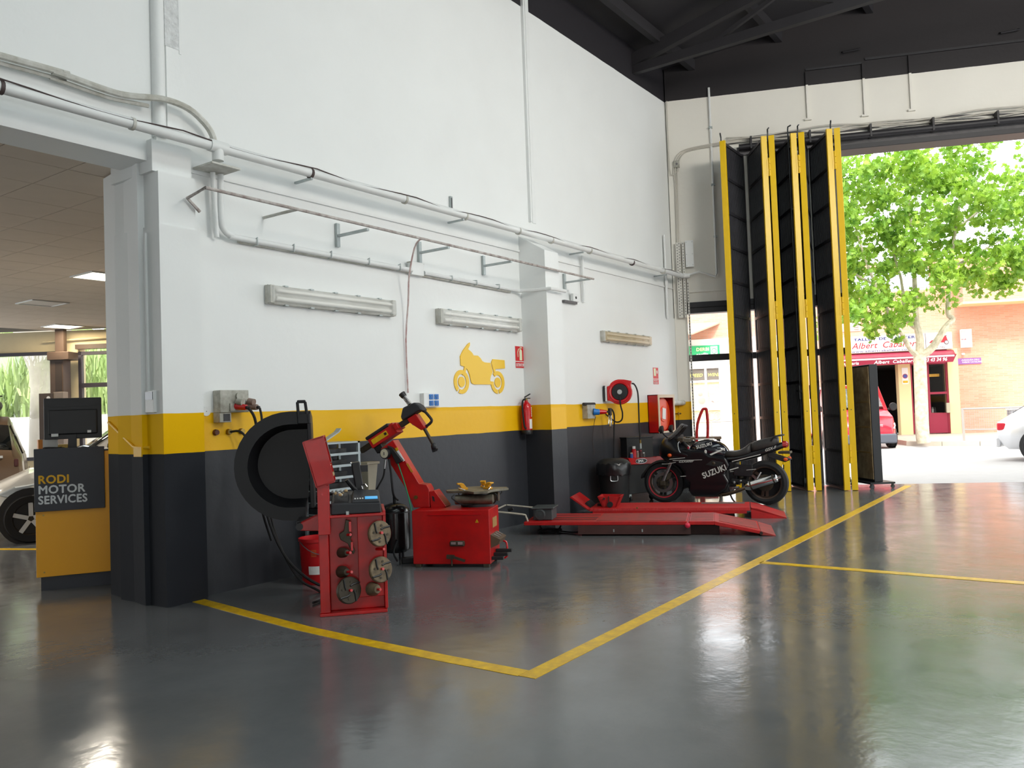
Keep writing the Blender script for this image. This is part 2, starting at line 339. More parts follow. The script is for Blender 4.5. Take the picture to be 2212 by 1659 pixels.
for x in (12.2, 7.0, 1.5):
    MB().bar((x, 6.0, 7.1), (x, yr, zr-0.35), 0.12, 0.2).bar((x, 6.0, 6.95), (x, yr, 7.0), 0.10, 0.14).build('rafter', m_dark, roof)
    for q in range(4):
        y = 4.6-q*2.0
        MB().bar((x, y, 7.0), (x, y-1.0, 7.0+0.22*(6-y)+0.1), 0.06, 0.06).bar((x, y-1.0, 7.0+0.22*(6-y)+0.1), (x, y-2.0, 7.0), 0.05, 0.05).build('truss_web', m_dark, roof)
# remaining walls of the big hall (behind the camera)
bw = MB(); bw.box(-9.3, -9, -14, 22, 0, 10); tag(bw.build('wall_left', m_white), kind='structure')
bw = MB(); bw.box(-9, 22, -14.3, -14, 0, 10); tag(bw.build('wall_back', m_white), kind='structure')
# hangers on the street wall
for t, z0, z1 in ((2.31, 6.17, 7.03), (3.21, 6.13, 7.07), (3.93, 6.14, 7.10)):
    b_ = MB().at(RC, RA); b_.box(t-0.018, t+0.018, -0.04, 0, z0, z1-0.05); b_.box(t-0.06, t+0.05, -0.05, 0, z0-0.02, z0+0.01)
    b_.build('wall_hanger', m_wallR, wall_street)
MB().at(RC, RA).box(2.3, 3.2, -0.03, 0, 7.00, 7.035).build('wall_rail', m_blk, wall_street)
MB().at(RC, RA).box(3.25, 9.5, -0.03, 0, 7.06, 7.10).build('wall_rail', m_blk, wall_street)
for t in (2.9, 5.3):
    MB().tube([RP(t, 0, 7.25), RP(t, -0.08, 7.22), RP(t+0.28, -0.08, 7.24), RP(t+0.28, 0, 7.28)], 0.012, 6).build('wall_handle', m_blk, wall_street)

# ---------------- low hall beyond the opening
m_tile = M('ceiling_tile', '#d4c6b6', 0.8, var=0.06, vs=3)
cs = MB(); cs.prism([(-9, 6.36), (13.6, 6.36), (11.2, 14.75), (9.56, 17.2), (4.55, 24.67), (-9, 24.67)], (0, 0, 3.535), (1, 0, 0), (0, 1, 0), (0, 0, .07)); ceil2 = tag(cs.build('ceiling_low', m_gry, smooth=False), kind='structure')
lampset = {(5.88, 10.98), (6.08, 13.98), (8.5, 16.95)}
tm = None
for i in range(-3, 11):
    for j in range(0, 20):
        x = 3.405+0.6*(i-1)+0.0; y = 6.2+0.6*j
        if x > 9.4: continue
        skip = any(abs(x+0.3-(lx+0.3)) < 0.31 and abs(y+0.3-(ly+0.3)) < 0.31 for lx, ly in ((5.805, 11.0), (6.405, 14.0), (8.205, 17.0)))
        if skip or y < 6.15 or (x+.6-9.56)*.83+(y+.6-17.2)*.557 > -.05: continue
        if tm is None:
            b_ = MB(); b_.box(0.004, 0.596, 0.004, 0.596, 0, 0.02); o = b_.build('ceiling_tile', m_tile, ceil2, smooth=False); tm = o.data
        else:
            o = bpy.data.objects.new('ceiling_tile', tm); COL.objects.link(o); o.parent = ceil2
        o.location = (x, y, 3.515)
m_lum = M('lit_panel', '#ffffff', 0.5, emit='#fff3dc', es=7.0)
m_lum_off = M('unlit_panel', '#d8d2cc', 0.5)
m_alu = M('aluminium', '#c9cbcc', 0.35, 0.9)
def ceiling_panel(x, y, lit, label):
    t = thing('ceiling_light', label, 'ceiling light', (x, y, 3.50), 0, 'square light panels in the low hall')
    f_ = MB(); f_.box(0, .6, 0, .03, 0, .03); f_.box(0, .6, .57, .6, 0, .03); f_.box(0, .03, .03, .57, 0, .03); f_.box(.57, .6, .03, .57, 0, .03); f_.build('frame', m_alu, t)
    MB().box(.03, .57, .03, .57, .008, .02).build('diffuser', m_lum if lit else m_lum_off, t)
ceiling_panel(5.805, 11.0, True, 'glowing square ceiling panel over the white car')
ceiling_panel(6.405, 14.0, False, 'unlit square ceiling panel of the low hall')
ceiling_panel(8.205, 17.0, True, 'glowing square ceiling panel beside the far brown pillar')
area('panel_glow_a', (6.1, 11.3, 3.48), (0.55, 0.55), 85, None, (1, 0.9, 0.75)); area('panel_glow_b', (8.5, 17.3, 3.48), (0.55, 0.55), 60, None, (1, 0.85, 0.6))
for lx, ly in ((0.6, 11.6), (2.1, 14.6), (-1.5, 13.4)): area('low_hall_fill', (lx, ly, 3.48), (0.55, 0.55), 95, None, (1, 0.9, 0.76))  # added fill lamps out of view brighten the low hall; no panels above them

# far wall of the low hall with windows
FD = (Vector((9.56, 17.2, 0))-Vector((8.15, 19.3, 0))).normalized(); FA = math.atan2(FD.y, FD.x); FO = Vector((9.56, 17.2, 0))
# local x runs towards the column side, y away from the camera
m_cream = M('cream_wall', '#d8c7a0', 0.7, var=0.1, vs=3); m_brown = M('brown_steel', '#4a3a30', 0.55, var=0.25, vs=4); m_frame = M('dark_window_frame', '#34303a', 0.5)
fw = MB().at(FO, FA)
fw.box(-9, -1.28, 0, 0.25, 3.08, 3.52); fw.box(-1.28, -0.80, 0, 0.25, 0, 3.52); fw.box(-0.80, 3, 0, 0.25, 3.13, 3.52); fw.box(-9, 3, 0, 0.25, 0, 0.75); fw.box(1.2, 3, 0, 0.25, 0.7, 3.2); fw.at((0, 0, 0)); fw.bar((11.25, 14.7, 1.76), (13.62, 6.36, 1.76), 0.2, 3.52)
wall_far = tag(fw.build('wall_far', m_cream), kind='structure')
m_glass = M('window_glass', '#f2f6f4', 0.02, trans=1.0, alpha=0.12)
for nm, x0, x1, z1, ztr in (('window_1', -6.5, -1.30, 3.08, None), ('window_2', -0.80, 1.2, 3.05, 2.28)):
    wf = MB().at(FO, FA); wf.box(x0, x1, -0.04, 0.06, z1-0.07, z1); wf.box(x0, x1, -0.04, 0.06, .75, .82); wf.box(x0, x0+.07, -0.04, .06, .8, z1); wf.box(x1-.07, x1, -0.04, .06, .8, z1)
    if ztr: wf.box(x0, x1, -0.04, .06, ztr, ztr+0.09)
    else:
        for xx in (-3.0, -4.7): wf.box(xx-.03, xx+.03, -0.04, .06, .8, z1)
    win = tag(wf.build(nm, m_frame), kind='structure')
    zs = [(.82, ztr or z1-.07)]+([(ztr+.09, z1-.07)] if ztr else [])
    for a, b in zs: MB().at(FO, FA).box(x0+.07, x1-.07, 0.0, 0.008, a, b).build('pane', m_glass, win, smooth=False)
MB().at(FO, FA).box(-0.82, 1.2, -0.12, 0, 3.1, 3.2).build('shutter_box', m_brown, wall_far)
tag(MB().tube([FO+FD*(-1.5)+Vector((-.1, -.05, 3.28)), FO+FD*(-0.9)+Vector((-.1, -.05, 3.31)), FO+FD*1.0+Vector((-.1, -.05, 3.36))], 0.018, 8).build('ceiling_pipe', m_cream), 'thin beige pipe running along the top of the far cream wall', 'pipe')
# ================================================================== FOLDING DOOR
m_leaf = M('door_black', '#3a393e', 0.38, var=0.2, vs=5); m_dyel = M('door_yellow', '#f2c60a', 0.35, var=0.06, vs=4); m_rod = M('rod_steel', '#4b4e50', 0.4, 0.7)
DOORH = 5.67
def leaf(near, far, n_edge, label, rod=0, hinge=0):
    """one leaf of the folding door; local x from the room-side edge to the wall-side edge"""
    a = RP(near[0], near[1]); b = RP(far[0], far[1]); d = b-a; Wd = d.length; rz = math.atan2(d.y, d.x)
    t = thing('door_leaf', label, 'door leaf', (a.x, a.y, 0), rz, 'leaves of the folded-back street door')
    MB().box(0, 0.05, -0.045, 0.045, 0.006, DOORH).build('edge_stile', m_dyel, t, bevel=0.004)
    MB().box(Wd-0.05, Wd, -0.03, 0.03, 0.02, DOORH).build('rear_stile', m_leaf, t)
    sh = MB(); n = 15; x0 = 0.05; wv = (Wd-0.10)/n; vs = []
    for i in range(n+1):
        for q, y in ((0.0, 0.018), (0.35, 0.018), (0.5, -0.018), (0.85, -0.018)):
            if i == n and q > 0: break
            vs.append((x0+(i+q)*wv, y))
    k = len(vs)
    sh.add([(x, y, 0.05) for x, y in vs]+[(x, y, DOORH-0.03) for x, y in vs]+[(x, y-0.003, 0.05) for x, y in vs]+[(x, y-0.003, DOORH-0.03) for x, y in vs],
           [(i, i+1, k+i+1, k+i) for i in range(k-1)]+[(2*k+i, 3*k+i, 3*k+i+1, 2*k+i+1) for i in range(k-1)])
    sh.build('ribbed_sheet', m_leaf, t, smooth=False)
    for i in range(11):
        z = 0.04+i*(DOORH-0.09)/10
        MB().box(0.05, Wd-0.05, -0.034, 0.034, z-(0.02 if i else .034), z+0.025).build('cross_rail', m_leaf, t)
    if rod:
        y = 0.055*rod; r_ = MB(); r_.cyl((0.11, y, 0.35), (0.11, y, DOORH+0.10), 0.011, n=8); r_.tube([(0.11, y, DOORH+.09), (0.09, y, DOORH+.13), (0.02, y*0.6, DOORH+.13)], 0.012, 6)
        r_.build('lock_rod', m_rod, t)
        for z in (5.45, 4.45, 3.2, 1.55): MB().box(0.045, 0.13, min(y, 0), max(y, 0)+0.0, z, z+0.035).build('rod_guide', m_rod, t)
        MB().box(0.08, 0.26, y-0.012, y+0.012, 1.56, 1.59).box(0.1, 0.13, y-0.02, y+0.02, 1.44, 1.66).build('rod_lever', m_rod, t)
        MB().box(0.06, 0.13, y-0.02, y+0.02, 0.12, 0.2).cyl((0.11, y, 0.05), (0.11, y, 0.75), 0.01, n=8).build('floor_bolt', m_rod, t)
    if hinge:
        for z in (5.02, 2.72, 0.42):
            h_ = MB()
            for q in range(3): h_.cyl((-0.008, 0.065*hinge, z+q*0.1), (-0.008, 0.065*hinge, z+q*0.1+0.09), 0.018, n=10)
            h_.box(-0.004, 0.0, 0.02 if hinge > 0 else -0.07, 0.07 if hinge > 0 else -0.02, z, z+0.29)
            h_.build('hinge', m_dyel, t)
    MB().cyl((-0.004, 0, 1.25), (0.0, 0, 1.25), 0.008, n=8).build('screw', m_rod, t)
    return t
LV = [((0.84, -0.93), (1.20, -0.04), 'black ribbed door leaf standing apart beside the narrow side opening', 1, 0),
      ((1.49, -0.95), (1.31, -0.04), 'black ribbed door leaf with yellow edge rising behind the motorcycle tail', 0, 1),
      ((1.60, -0.95), (1.72, -0.04), 'door leaf hinged to the one behind the motorcycle tail, second of that pair', 1, 0),
      ((1.94, -0.95), (1.78, -0.04), 'black ribbed door leaf of the middle hinged pair, nearer the motorcycle', 1, -1),
      ((2.055, -0.95), (2.24, -0.04), 'black ribbed door leaf of the middle hinged pair, nearer the street opening', 1, 0),
      ((2.475, -0.98), (2.32, -0.04), 'black ribbed door leaf of the last hinged pair, nearer the motorcycle', -1, -1),
      ((2.585, -0.98), (2.73, -0.06), 'outermost yellow-edged door leaf beside the freestanding board', 0, 0)]
for n_, f_, lab, rod, hg in LV: leaf(n_, f_, 1, lab, rod, -1 if hg else 0)

# ================================================================== FREESTANDING BOARD
vdir = Vector((0.974, 0.226, 0)); rdir = Vector((0.226, -0.974, 0)); bd = (0.90*vdir-0.43*rdir).normalized(); td = Vector((bd.y, -bd.x, 0))
bt = thing('display_board', 'tall dark freestanding board on a wheeled base by the street opening', 'display board', (13.86, 2.93, 0), math.atan2(td.y, td.x))
m_board = M('board_face', '#c8b28c', 0.2, var=0.5, vs=5, var_col='#8a7458', coat=0.4); m_bk = M('board_black', '#26272b', 0.4)
MB().box(0, 0.135, 0, 0.62, 0.10, 1.95).build('board', m_bk, bt, bevel=0.006)
MB().box(-0.008, 0, 0.02, 0.60, 0.14, 1.92).build('printed_face', m_board, bt)
for z in (0.55, 0.95, 1.35): MB().box(-0.011, -0.008, 0.06, 0.56, z, z+0.02).build('faded_stripe', M('faded_print', '#a8864a', 0.4), bt)
MB().box(-0.10, 0.30, -0.06, 0.66, 0.07, 0.10).build('base_plate', m_bk, bt, bevel=0.004)
for x, y in ((-0.07, -0.03), (0.27, -0.03), (-0.07, 0.62), (0.27, 0.62)):
    MB().cyl((x, y-0.012, 0.03), (x, y+0.012, 0.03), 0.03, n=14).box(x-0.012, x+0.012, y-0.02, y+0.02, 0.03, 0.07).build('castor', m_rod, bt)

# ================================================================== STREET
m_road = M('asphalt', '#a9a6a3', 0.85, var=0.08, vs=3, bump=0.2, bs=80); m_walk = M('pavement', '#c9b8a8', 0.85, var=0.1, vs=5); m_kerb = M('kerb_stone', '#bdb5a8', 0.8, var=0.1, vs=6); m_mark = M('road_marking', '#f4f4f2', 0.6)
g_ = MB().at(RC, RA); g_.box(-40, 60, -0.02, 60, -0.14, -0.02); road = tag(g_.build('floor_road', m_road, smooth=False), kind='structure')
def ground_strip(name, p, q, wd, z0, z1, mat, parent):
    mb = MB(); d = (q-p).normalized(); n = Vector((-d.y, d.x, 0))*wd
    mb.hexa([p+Vector((0, 0, z0)), q+Vector((0, 0, z0)), q+n+Vector((0, 0, z0)), p+n+Vector((0, 0, z0))], [p+Vector((0, 0, z1)), q+Vector((0, 0, z1)), q+n+Vector((0, 0, z1)), p+n+Vector((0, 0, z1))])
    return mb.build(name, mat, parent, smooth=False)
SD = (RP(7.5, 6.33)-RP(4.3, 8.36)).normalized()      # direction of the street
l1 = RP(4.3, 8.36); ground_strip('road_line', l1-SD*14, l1+SD*24, 0.13, -0.02, -0.015, m_mark, road)
l2 = RP(3.65, 4.81); ground_strip('road_line', l2-SD*2, l2+SD*1.75, 0.10, -0.02, -0.015, m_mark, road)
l3 = RP(6.4, 9.6); ground_strip('road_line', l3-SD*0.6, l3+SD*2.3, 0.10, -0.02, -0.015, m_mark, road)
# raised pavement with kerb stones, dropped for the workshop drive
kA = RP(6.45, 12.3); kB = kA+SD*13
pv = MB(); back = RP(22, 18.0); bl = RP(6.3, 18.0)
pv.add([kA+Vector((0, 0, -.02)), kB+Vector((0, 0, -.02)), back+Vector((0, 0, -.02)), bl+Vector((0, 0, -.02)), kA+Vector((0, 0, .12)), kB+Vector((0, 0, .12)), back+Vector((0, 0, .12)), bl+Vector((0, 0, .12))], [(0, 3, 2, 1), (4, 5, 6, 7), (0, 1, 5, 4), (1, 2, 6, 5), (2, 3, 7, 6), (3, 0, 4, 7)])
pave = tag(pv.build('floor_pavement', m_walk, smooth=False), kind='structure')
dl = MB().at(RC, RA); dl.box(-30, 6.4, 15.2, 18.0, -0.02, 0.06); tag(dl.build('floor_drive', m_walk, smooth=False), kind='structure')
for i in range(12):
    p = kA+SD*(0.02+i*1.0)-Vector((-SD.y, SD.x, 0))*0.0
    k_ = MB(); q = p+SD*0.985; n = Vector((SD.y, -SD.x, 0))*0.14
    if n.dot(RN) > 0: n = -n
    k_.hexa([p+Vector((0, 0, -.02)), q+Vector((0, 0, -.02)), q+n+Vector((0, 0, -.02)), p+n+Vector((0, 0, -.02))], [p+Vector((0, 0, .115)), q+Vector((0, 0, .115)), q+n+Vector((0, 0, .115)), p+n+Vector((0, 0, .115))])
    k_.build('kerb_stone', m_kerb, pave, smooth=False)

# ---------------- facade across the street
def brick_mat(name, c1, c2, cm):
    m = bpy.data.materials.new(name); m.use_nodes = True; nt = m.node_tree; b = nt.nodes['Principled BSDF']
    tc = nt.nodes.new('ShaderNodeTexCoord'); mp = nt.nodes.new('ShaderNodeMapping'); mp.inputs['Rotation'].default_value = (PI/2, 0, 0)
    nt.links.new(tc.outputs['Object'], mp.inputs['Vector']); br = nt.nodes.new('ShaderNodeTexBrick'); nt.links.new(mp.outputs['Vector'], br.inputs['Vector'])
    br.inputs['Color1'].default_value = lin(c1); br.inputs['Color2'].default_value = lin(c2); br.inputs['Mortar'].default_value = lin(cm)
    br.inputs['Scale'].default_value = 1.0; br.inputs['Brick Width'].default_value = 0.28; br.inputs['Row Height'].default_value = 0.062; br.inputs['Mortar Size'].default_value = 0.008
    nt.links.new(br.outputs['Color'], b.inputs['Base Color']); b.inputs['Roughness'].default_value = 0.85; return m
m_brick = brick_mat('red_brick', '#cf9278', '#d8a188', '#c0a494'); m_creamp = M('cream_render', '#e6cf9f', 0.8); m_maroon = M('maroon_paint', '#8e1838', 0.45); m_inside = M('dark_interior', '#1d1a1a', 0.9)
FS = 17.1; BR = RC+RN*FS
bt_ = thing('brick_building', 'red brick building with shops across the street', 'building', BR, RA)
f_ = MB(); f_.box(-12, -1.2, 0, .4, 0, 6.3); f_.box(-1.2, 3.4, 0, .4, 3.9, 6.3); f_.box(3.4, 4.9, 0, .4, 0, 6.3); f_.box(4.9, 9.34, 0, .4, 2.64, 5.25); f_.box(4.9, 9.34, 0, .4, 6.0, 6.3); f_.box(9.34, 20, 0, .4, 0, 6.3); f_.box(4.9, 6.0, 0, .4, 5.2, 6.05); f_.box(8.6, 9.34, 0, .4, 5.2, 6.05)
f_.build('brick_wall', m_brick, bt_, smooth=False)
o_ = MB(); o_.box(9.35, 20, -0.95, 0, 4.62, 6.2); o_.build('overhang', m_brick, bt_, smooth=False); MB().box(9.33, 20, -0.97, 0, 4.55, 4.63).build('overhang_soffit', m_creamp, bt_)
for i in range(3):
    x = 6.05+i*0.86
    p_ = MB(); p_.box(x, x+.8, 0.02, .1, 5.27, 5.98); wn = p_.build('upper_window', M('pale_frame', '#e8ecee', 0.5), bt_); MB().box(x+.06, x+.74, 0.0, .03, 5.33, 5.92).build('pane', M('sky_glass', '#b9cdd6', 0.1), wn)
MB().box(7.38, 7.78, -0.03, .4, 0.1, 2.64).build('pier', m_creamp, bt_); MB().box(9.0, 9.34, -0.05, .4, 0.1, 3.1).build('pier', m_creamp, bt_)
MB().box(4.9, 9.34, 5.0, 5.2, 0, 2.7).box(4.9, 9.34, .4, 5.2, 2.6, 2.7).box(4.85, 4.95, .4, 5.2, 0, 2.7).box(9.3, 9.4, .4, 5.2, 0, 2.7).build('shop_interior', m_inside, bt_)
ds = MB(); ds.box(7.78, 7.84, 0, .1, .15, 2.64); ds.box(8.94, 9.0, 0, .1, .15, 2.64); ds.box(8.33, 8.40, 0, .1, .15, 2.64); ds.box(8.40, 8.94, 0, .1, 1.52, 1.60); ds.box(7.78, 9.0, 0, .1, 2.58, 2.64); dfr = ds.build('shop_door_frame', m_maroon, bt_)
MB().box(8.40, 8.94, 0.02, .08, .15, .86).build('kick_panel', m_maroon, dfr)
MB().box(8.40, 8.94, 0.03, .05, .86, 1.52).build('pane', m_glass, dfr); MB().box(8.40, 8.94, 0.03, .05, 1.60, 2.58).build('pane', m_glass, dfr)
MB().box(8.42, 8.86, 0.5, .55, 2.15, 2.25).build('yellow_notice', m_yel, bt_)
MB().box(8.0, 8.95, 0.7, 1.2, .8, .86).box(8.05, 8.15, .75, 1.15, 0, .8).build('shop_counter', M('counter_wood', '#8a6a4a', 0.6), bt_)
for i, x in enumerate((8.48, 8.56, 8.68)): MB().lathe([(0.03, 0), (0.03, .12), (0.012, .16), (0.012, .2)], (x, .85, .86), n=10).build('counter_bottle', m_white, bt_)
MB().box(7.5, 7.70, -0.04, -0.03, 1.92, 2.5).build('pier_notice', m_white, bt_); MB().cyl((7.60, -0.045, 2.2), (7.60, -0.04, 2.2), .085, n=20).build('no_parking_disc', M('notice_red', '#c03040', 0.5), bt_); MB().box(7.52, 7.68, -0.045, -0.04, 1.96, 2.04).build('notice_strip', m_yel, bt_)
MB().cyl((7.60, -0.05, 2.2), (7.60, -0.045, 2.2), .065, n=20).build('disc_blue', M('notice_blue', '#4a5aa8', 0.5), bt_)
MB().box(5.0, 6.2, -0.03, 0, 3.9, 4.75).build('vent_plate', M('louvre', '#d8cfc4', 0.7), bt_)
for i in range(10): MB().box(5.98, 6.14, -0.05, -0.03, 3.95+i*.08, 3.98+i*.08).build('louvre_slat', M('louvre_dark', '#8f857c', 0.7), bt_)
# long sign
m_sign = M('sign_white', '#e9e6e2', 0.5); m_navy = M('sign_navy', '#23266e', 0.5); m_sred = M('sign_red', '#a82230', 0.5); m_sdk = M('sign_dark', '#5a4a52', 0.5)
sg = thing('shop_sign', 'long white upholstery shop sign with red italic name above the awning', 'shop sign', BR+Vector((0, 0, 0)), RA)
MB().box(5.0, 9.17, -0.14, 0, 3.09, 3.68).build('sign_board', m_sign, sg, bevel=0.01); MB().box(8.30, 8.315, -0.15, -0.13, 3.09, 3.68).build('panel_joint', m_sdk, sg)
text('lettering', 'TALLER  DE  TAPICERIA', m_navy, sg, (5.93, -0.142, 3.53), 0.13, bold=0.004, xs=1.55)
text('lettering', 'Albert', m_sred, sg, (5.85, -0.142, 3.25), 0.30, shear=0.3, bold=0.003, xs=1.02); text('lettering', 'Caballero', m_sred, sg, (6.86, -0.142, 3.25), 0.30, shear=0.3, bold=0.003, xs=1.02)
text('lettering', 'www.albertcaballero.com', m_navy, sg, (5.84, -0.142, 3.115), 0.095, bold=0.001, xs=1.9)
pc = MB(); pc.prism([(8.42, 3.34), (8.5, 3.42), (8.66, 3.46), (8.72, 3.54), (8.98, 3.55), (9.02, 3.40), (9.06, 3.33), (8.42, 3.33)], (0, -0.142, 0), (1, 0, 0), (0, 0, 1), (0, -0.006, 0)); pc.build('picture_car_body', m_sred, sg)
for x in (8.62, 8.98): MB().cyl((x, -0.155, 3.33), (x, -0.142, 3.33), 0.075, n=18).build('picture_wheel', m_sdk, sg); MB().cyl((x, -0.158, 3.33), (x, -0.155, 3.33), 0.05, n=18).build('picture_hub', m_sign, sg)
MB().box(8.72, 9.0, -0.148, -0.142, 3.55, 3.575).build('picture_roof', m_sdk, sg)
text('lettering', '678 746', m_sdk, sg, (8.5, -0.142, 3.13), 0.10, xs=1.3)
aw = thing('awning', 'maroon shop awning with a white stripe and lettering', 'awning', BR, RA)
a_ = MB(); a_.add([(4.9, 0, 3.07), (9.22, 0, 3.07), (9.05, -.85, 2.86), (4.9, -.85, 2.86), (4.9, 0, 3.05), (9.22, 0, 3.05), (9.05, -.85, 2.84), (4.9, -.85, 2.84)], [(0, 3, 2, 1), (4, 5, 6, 7), (0, 1, 5, 4), (1, 2, 6, 5), (2, 3, 7, 6), (3, 0, 4, 7)]); a_.build('canopy', m_maroon, aw, smooth=False)
MB().hexa([(4.9, -.875, 2.60), (8.95, -.875, 2.60), (8.95, -.855, 2.60), (4.9, -.855, 2.60)], [(4.9, -.875, 2.87), (9.08, -.875, 2.87), (9.08, -.855, 2.87), (4.9, -.855, 2.87)]).build('valance', m_maroon, aw)
MB().box(4.9, 9.0, -.88, -.872, 2.79, 2.845).build('white_stripe', m_white, aw)
text('lettering', 'Albert', m_white, aw, (6.42, -.878, 2.65), 0.155, shear=0.25, bold=0.003, xs=1.15); text('lettering', 'Caballero', m_white, aw, (7.02, -.878, 2.65), 0.155, shear=0.25, bold=0.003, xs=1.15); text('lettering', 'Tapiceria', m_white, aw, (5.92, -.878, 2.65), 0.155, align='RIGHT', shear=0.25, bold=0.003)
text('lettering', '93 43 34 96', m_white, aw, (8.04, -.878, 2.65), 0.165, shear=0.25, bold=0.004, xs=0.85)
bs = thing('projecting_sign', 'white box sign projecting from brick wall right of the awning', 'sign', BR, RA)
MB().box(9.46, 9.80, -0.16, 0, 3.11, 3.75).build('sign_box', m_white, bs, bevel=0.008); MB().box(9.45, 9.60, -0.168, -0.16, 3.14, 3.72).build('grey_panel', M('sign_grey', '#b9bcc0', 0.5), bs)
text('lettering', 'or als', m_sred, bs, (9.46, -.17, 3.38), 0.07)
ss = thing('street_sign', 'small purple street name plate on the brick wall', 'street sign', BR, RA)
MB().box(9.34, 10.09, -0.03, 0, 2.53, 2.74).build('plate', M('sign_purple', '#8d5aa0', 0.5), ss); text('lettering', 'AVINGUDA DELS\n PAÏSOS CATALANS', m_white, ss, (9.46, -.032, 2.65), 0.075, xs=1.0)
tag(MB().at(BR, RA).box(9.47, 9.56, -0.1, 0, 2.86, 2.92).build('wall_lamp', m_white, bevel=0.01), 'tiny white lamp on the brick wall above the purple plate', 'lamp')
mbx = MB().at(BR, RA); mbx.box(8.88, 9.0, -.12, 0, .85, 1.2); tag(mbx.build('meter_box', M('meter_grey', '#a9a58e', 0.6), bevel=0.008), 'small grey meter box beside the maroon shop door', 'meter box')
tb = thing('litter_bin', 'grey litter bin behind the pavement railing', 'litter bin', RP(9.15, 11.4, .12), RA)
MB().box(-.2, .2, -.15, .15, .45, .85).build('bin_body', M('bin_grey', '#7e7e84', 0.5), tb, bevel=.02); MB().box(-.22, .22, -.17, .17, .85, .90).build('lid', m_white, tb, bevel=.01); MB().cyl((0, 0, 0), (0, 0, .45), .03, n=10).build('post', m_gry, tb)

# left shop seen through the narrow opening
ls = thing('left_shop', 'white shop front with posters seen through the side opening', 'shop front', BR, RA)
MB().box(-1.2, 3.4, -.05, .3, 0.06, .62).box(-1.2, 3.4, -.05, .3, 2.92, 3.9).box(1.22, 3.4, -.05, .3, .6, 2.95).build('white_surround', M('shop_white', '#f1efec', 0.6), ls, smooth=False)
wf = MB(); wf.box(-1.2, 1.24, -.08, .02, .6, .7); wf.box(-1.2, 1.24, -.08, .02, 1.24, 1.38); wf.box(-1.2, 1.24, -.08, .02, 2.28, 2.36); wf.box(-1.2, 1.24, -.08, .02, 2.80, 2.92); wf.box(.66, .74, -.08, .02, .6, 2.9); wf.box(1.18, 1.24, -.08, .02, .6, 2.9); wf.box(-.1, -.02, -.08, .02, .6, 2.9)
wf.build('window_frame', M('shop_white', '#f1efec', 0.6), ls, smooth=False)
m_band = M('window_band', '#6b635c', 0.5); m_post = M('poster_pale', '#e3d3a8', 0.6, var=0.3, vs=6, var_col='#c9b090'); m_pfig = M('poster_dark', '#b4a6a2', 0.6); m_pred = M('poster_red', '#cf948c', 0.6); m_plet = M('poster_yellow', '#d8d070', 0.5)
for x0, x1 in ((-.02, .66), (.74, 1.18)):
    MB().box(x0, x1, -.02, 0, 2.36, 2.80).build('window_band', m_band, ls); MB().box(x0, x1, -.02, 0, 1.38, 2.28).build('poster', m_post, ls); MB().box(x0, x1, -.02, 0, .70, 1.24).build('poster', m_post, ls)
text('lettering', 'SPEED', m_plet, ls, (.10, -.022, 2.50), 0.17, shear=.3, bold=.003); text('lettering', 'WINI', m_plet, ls, (.76, -.022, 2.50), 0.17, shear=.3, bold=.003)
for (cx, cz, rr, mm) in ((.52, 1.6, .13, m_pred), (.48, 1.85, .08, m_pred), (.9, 1.95, .13, m_pfig), (.98, 1.65, .16, m_pfig), (.88, 1.5, .1, m_pfig)):
    MB().lathe([(0, 0), (rr, 0), (rr*.9, .004), (0, .004)], (cx, -.022, cz), (0, -1, 0), n=14).build('poster_figure', mm, ls)
for cx, cz in ((.30, 1.0), (.52, 1.0), (.85, 1.02), (1.05, 1.02)):
    MB().tube([(cx+.12*math.cos(a*PI/8), -.022, cz+.15*math.sin(a*PI/8)) for a in range(16)], .018, 6, closed=True).build('poster_wheel', m_pfig, ls)
gs = thing('green_sign', 'green shop sign with pale lettering seen through side opening', 'shop sign', BR, RA)
MB().box(-1.2, 1.25, -.12, -.02, 3.2, 3.66).build('sign_board', M('sign_green', '#2fae6c', 0.5), gs, bevel=.01); MB().box(.92, 1.17, -.13, -.12, 3.27, 3.61).build('logo_plate', m_white, gs, bevel=.01)
MB().tube([(1.045+.08*math.cos(a*PI/8), -.135, 3.44+.10*math.sin(a*PI/8)) for a in range(16)], .012, 6, closed=True).build('logo_ring', M('sign_green', '#2fae6c', .5), gs)
text('lettering', 'DERBI', M('sign_cream', '#f0e6b0', .5), gs, (.40, -.122, 3.46), 0.17, bold=.006); text('lettering', 'aprilia', m_white, gs, (.40, -.122, 3.27), 0.17, bold=.005)
an = MB().at(BR, RA); an.add([(-3, 0, 4.55), (1.3, 0, 4.5), (.3, -1.2, 4.05), (-3, -1.2, 3.85), (-3, 0, 4.5), (1.3, 0, 4.45), (.3, -1.2, 4.0), (-3, -1.2, 3.8)], [(0, 3, 2, 1), (4, 5, 6, 7), (0, 1, 5, 4), (1, 2, 6, 5), (2, 3, 7, 6), (3, 0, 4, 7)])
tag(an.build('shop_canopy', M('canopy_brown', '#b59a86', .8), smooth=False), 'brown sloping canopy above the green shop sign', 'canopy')

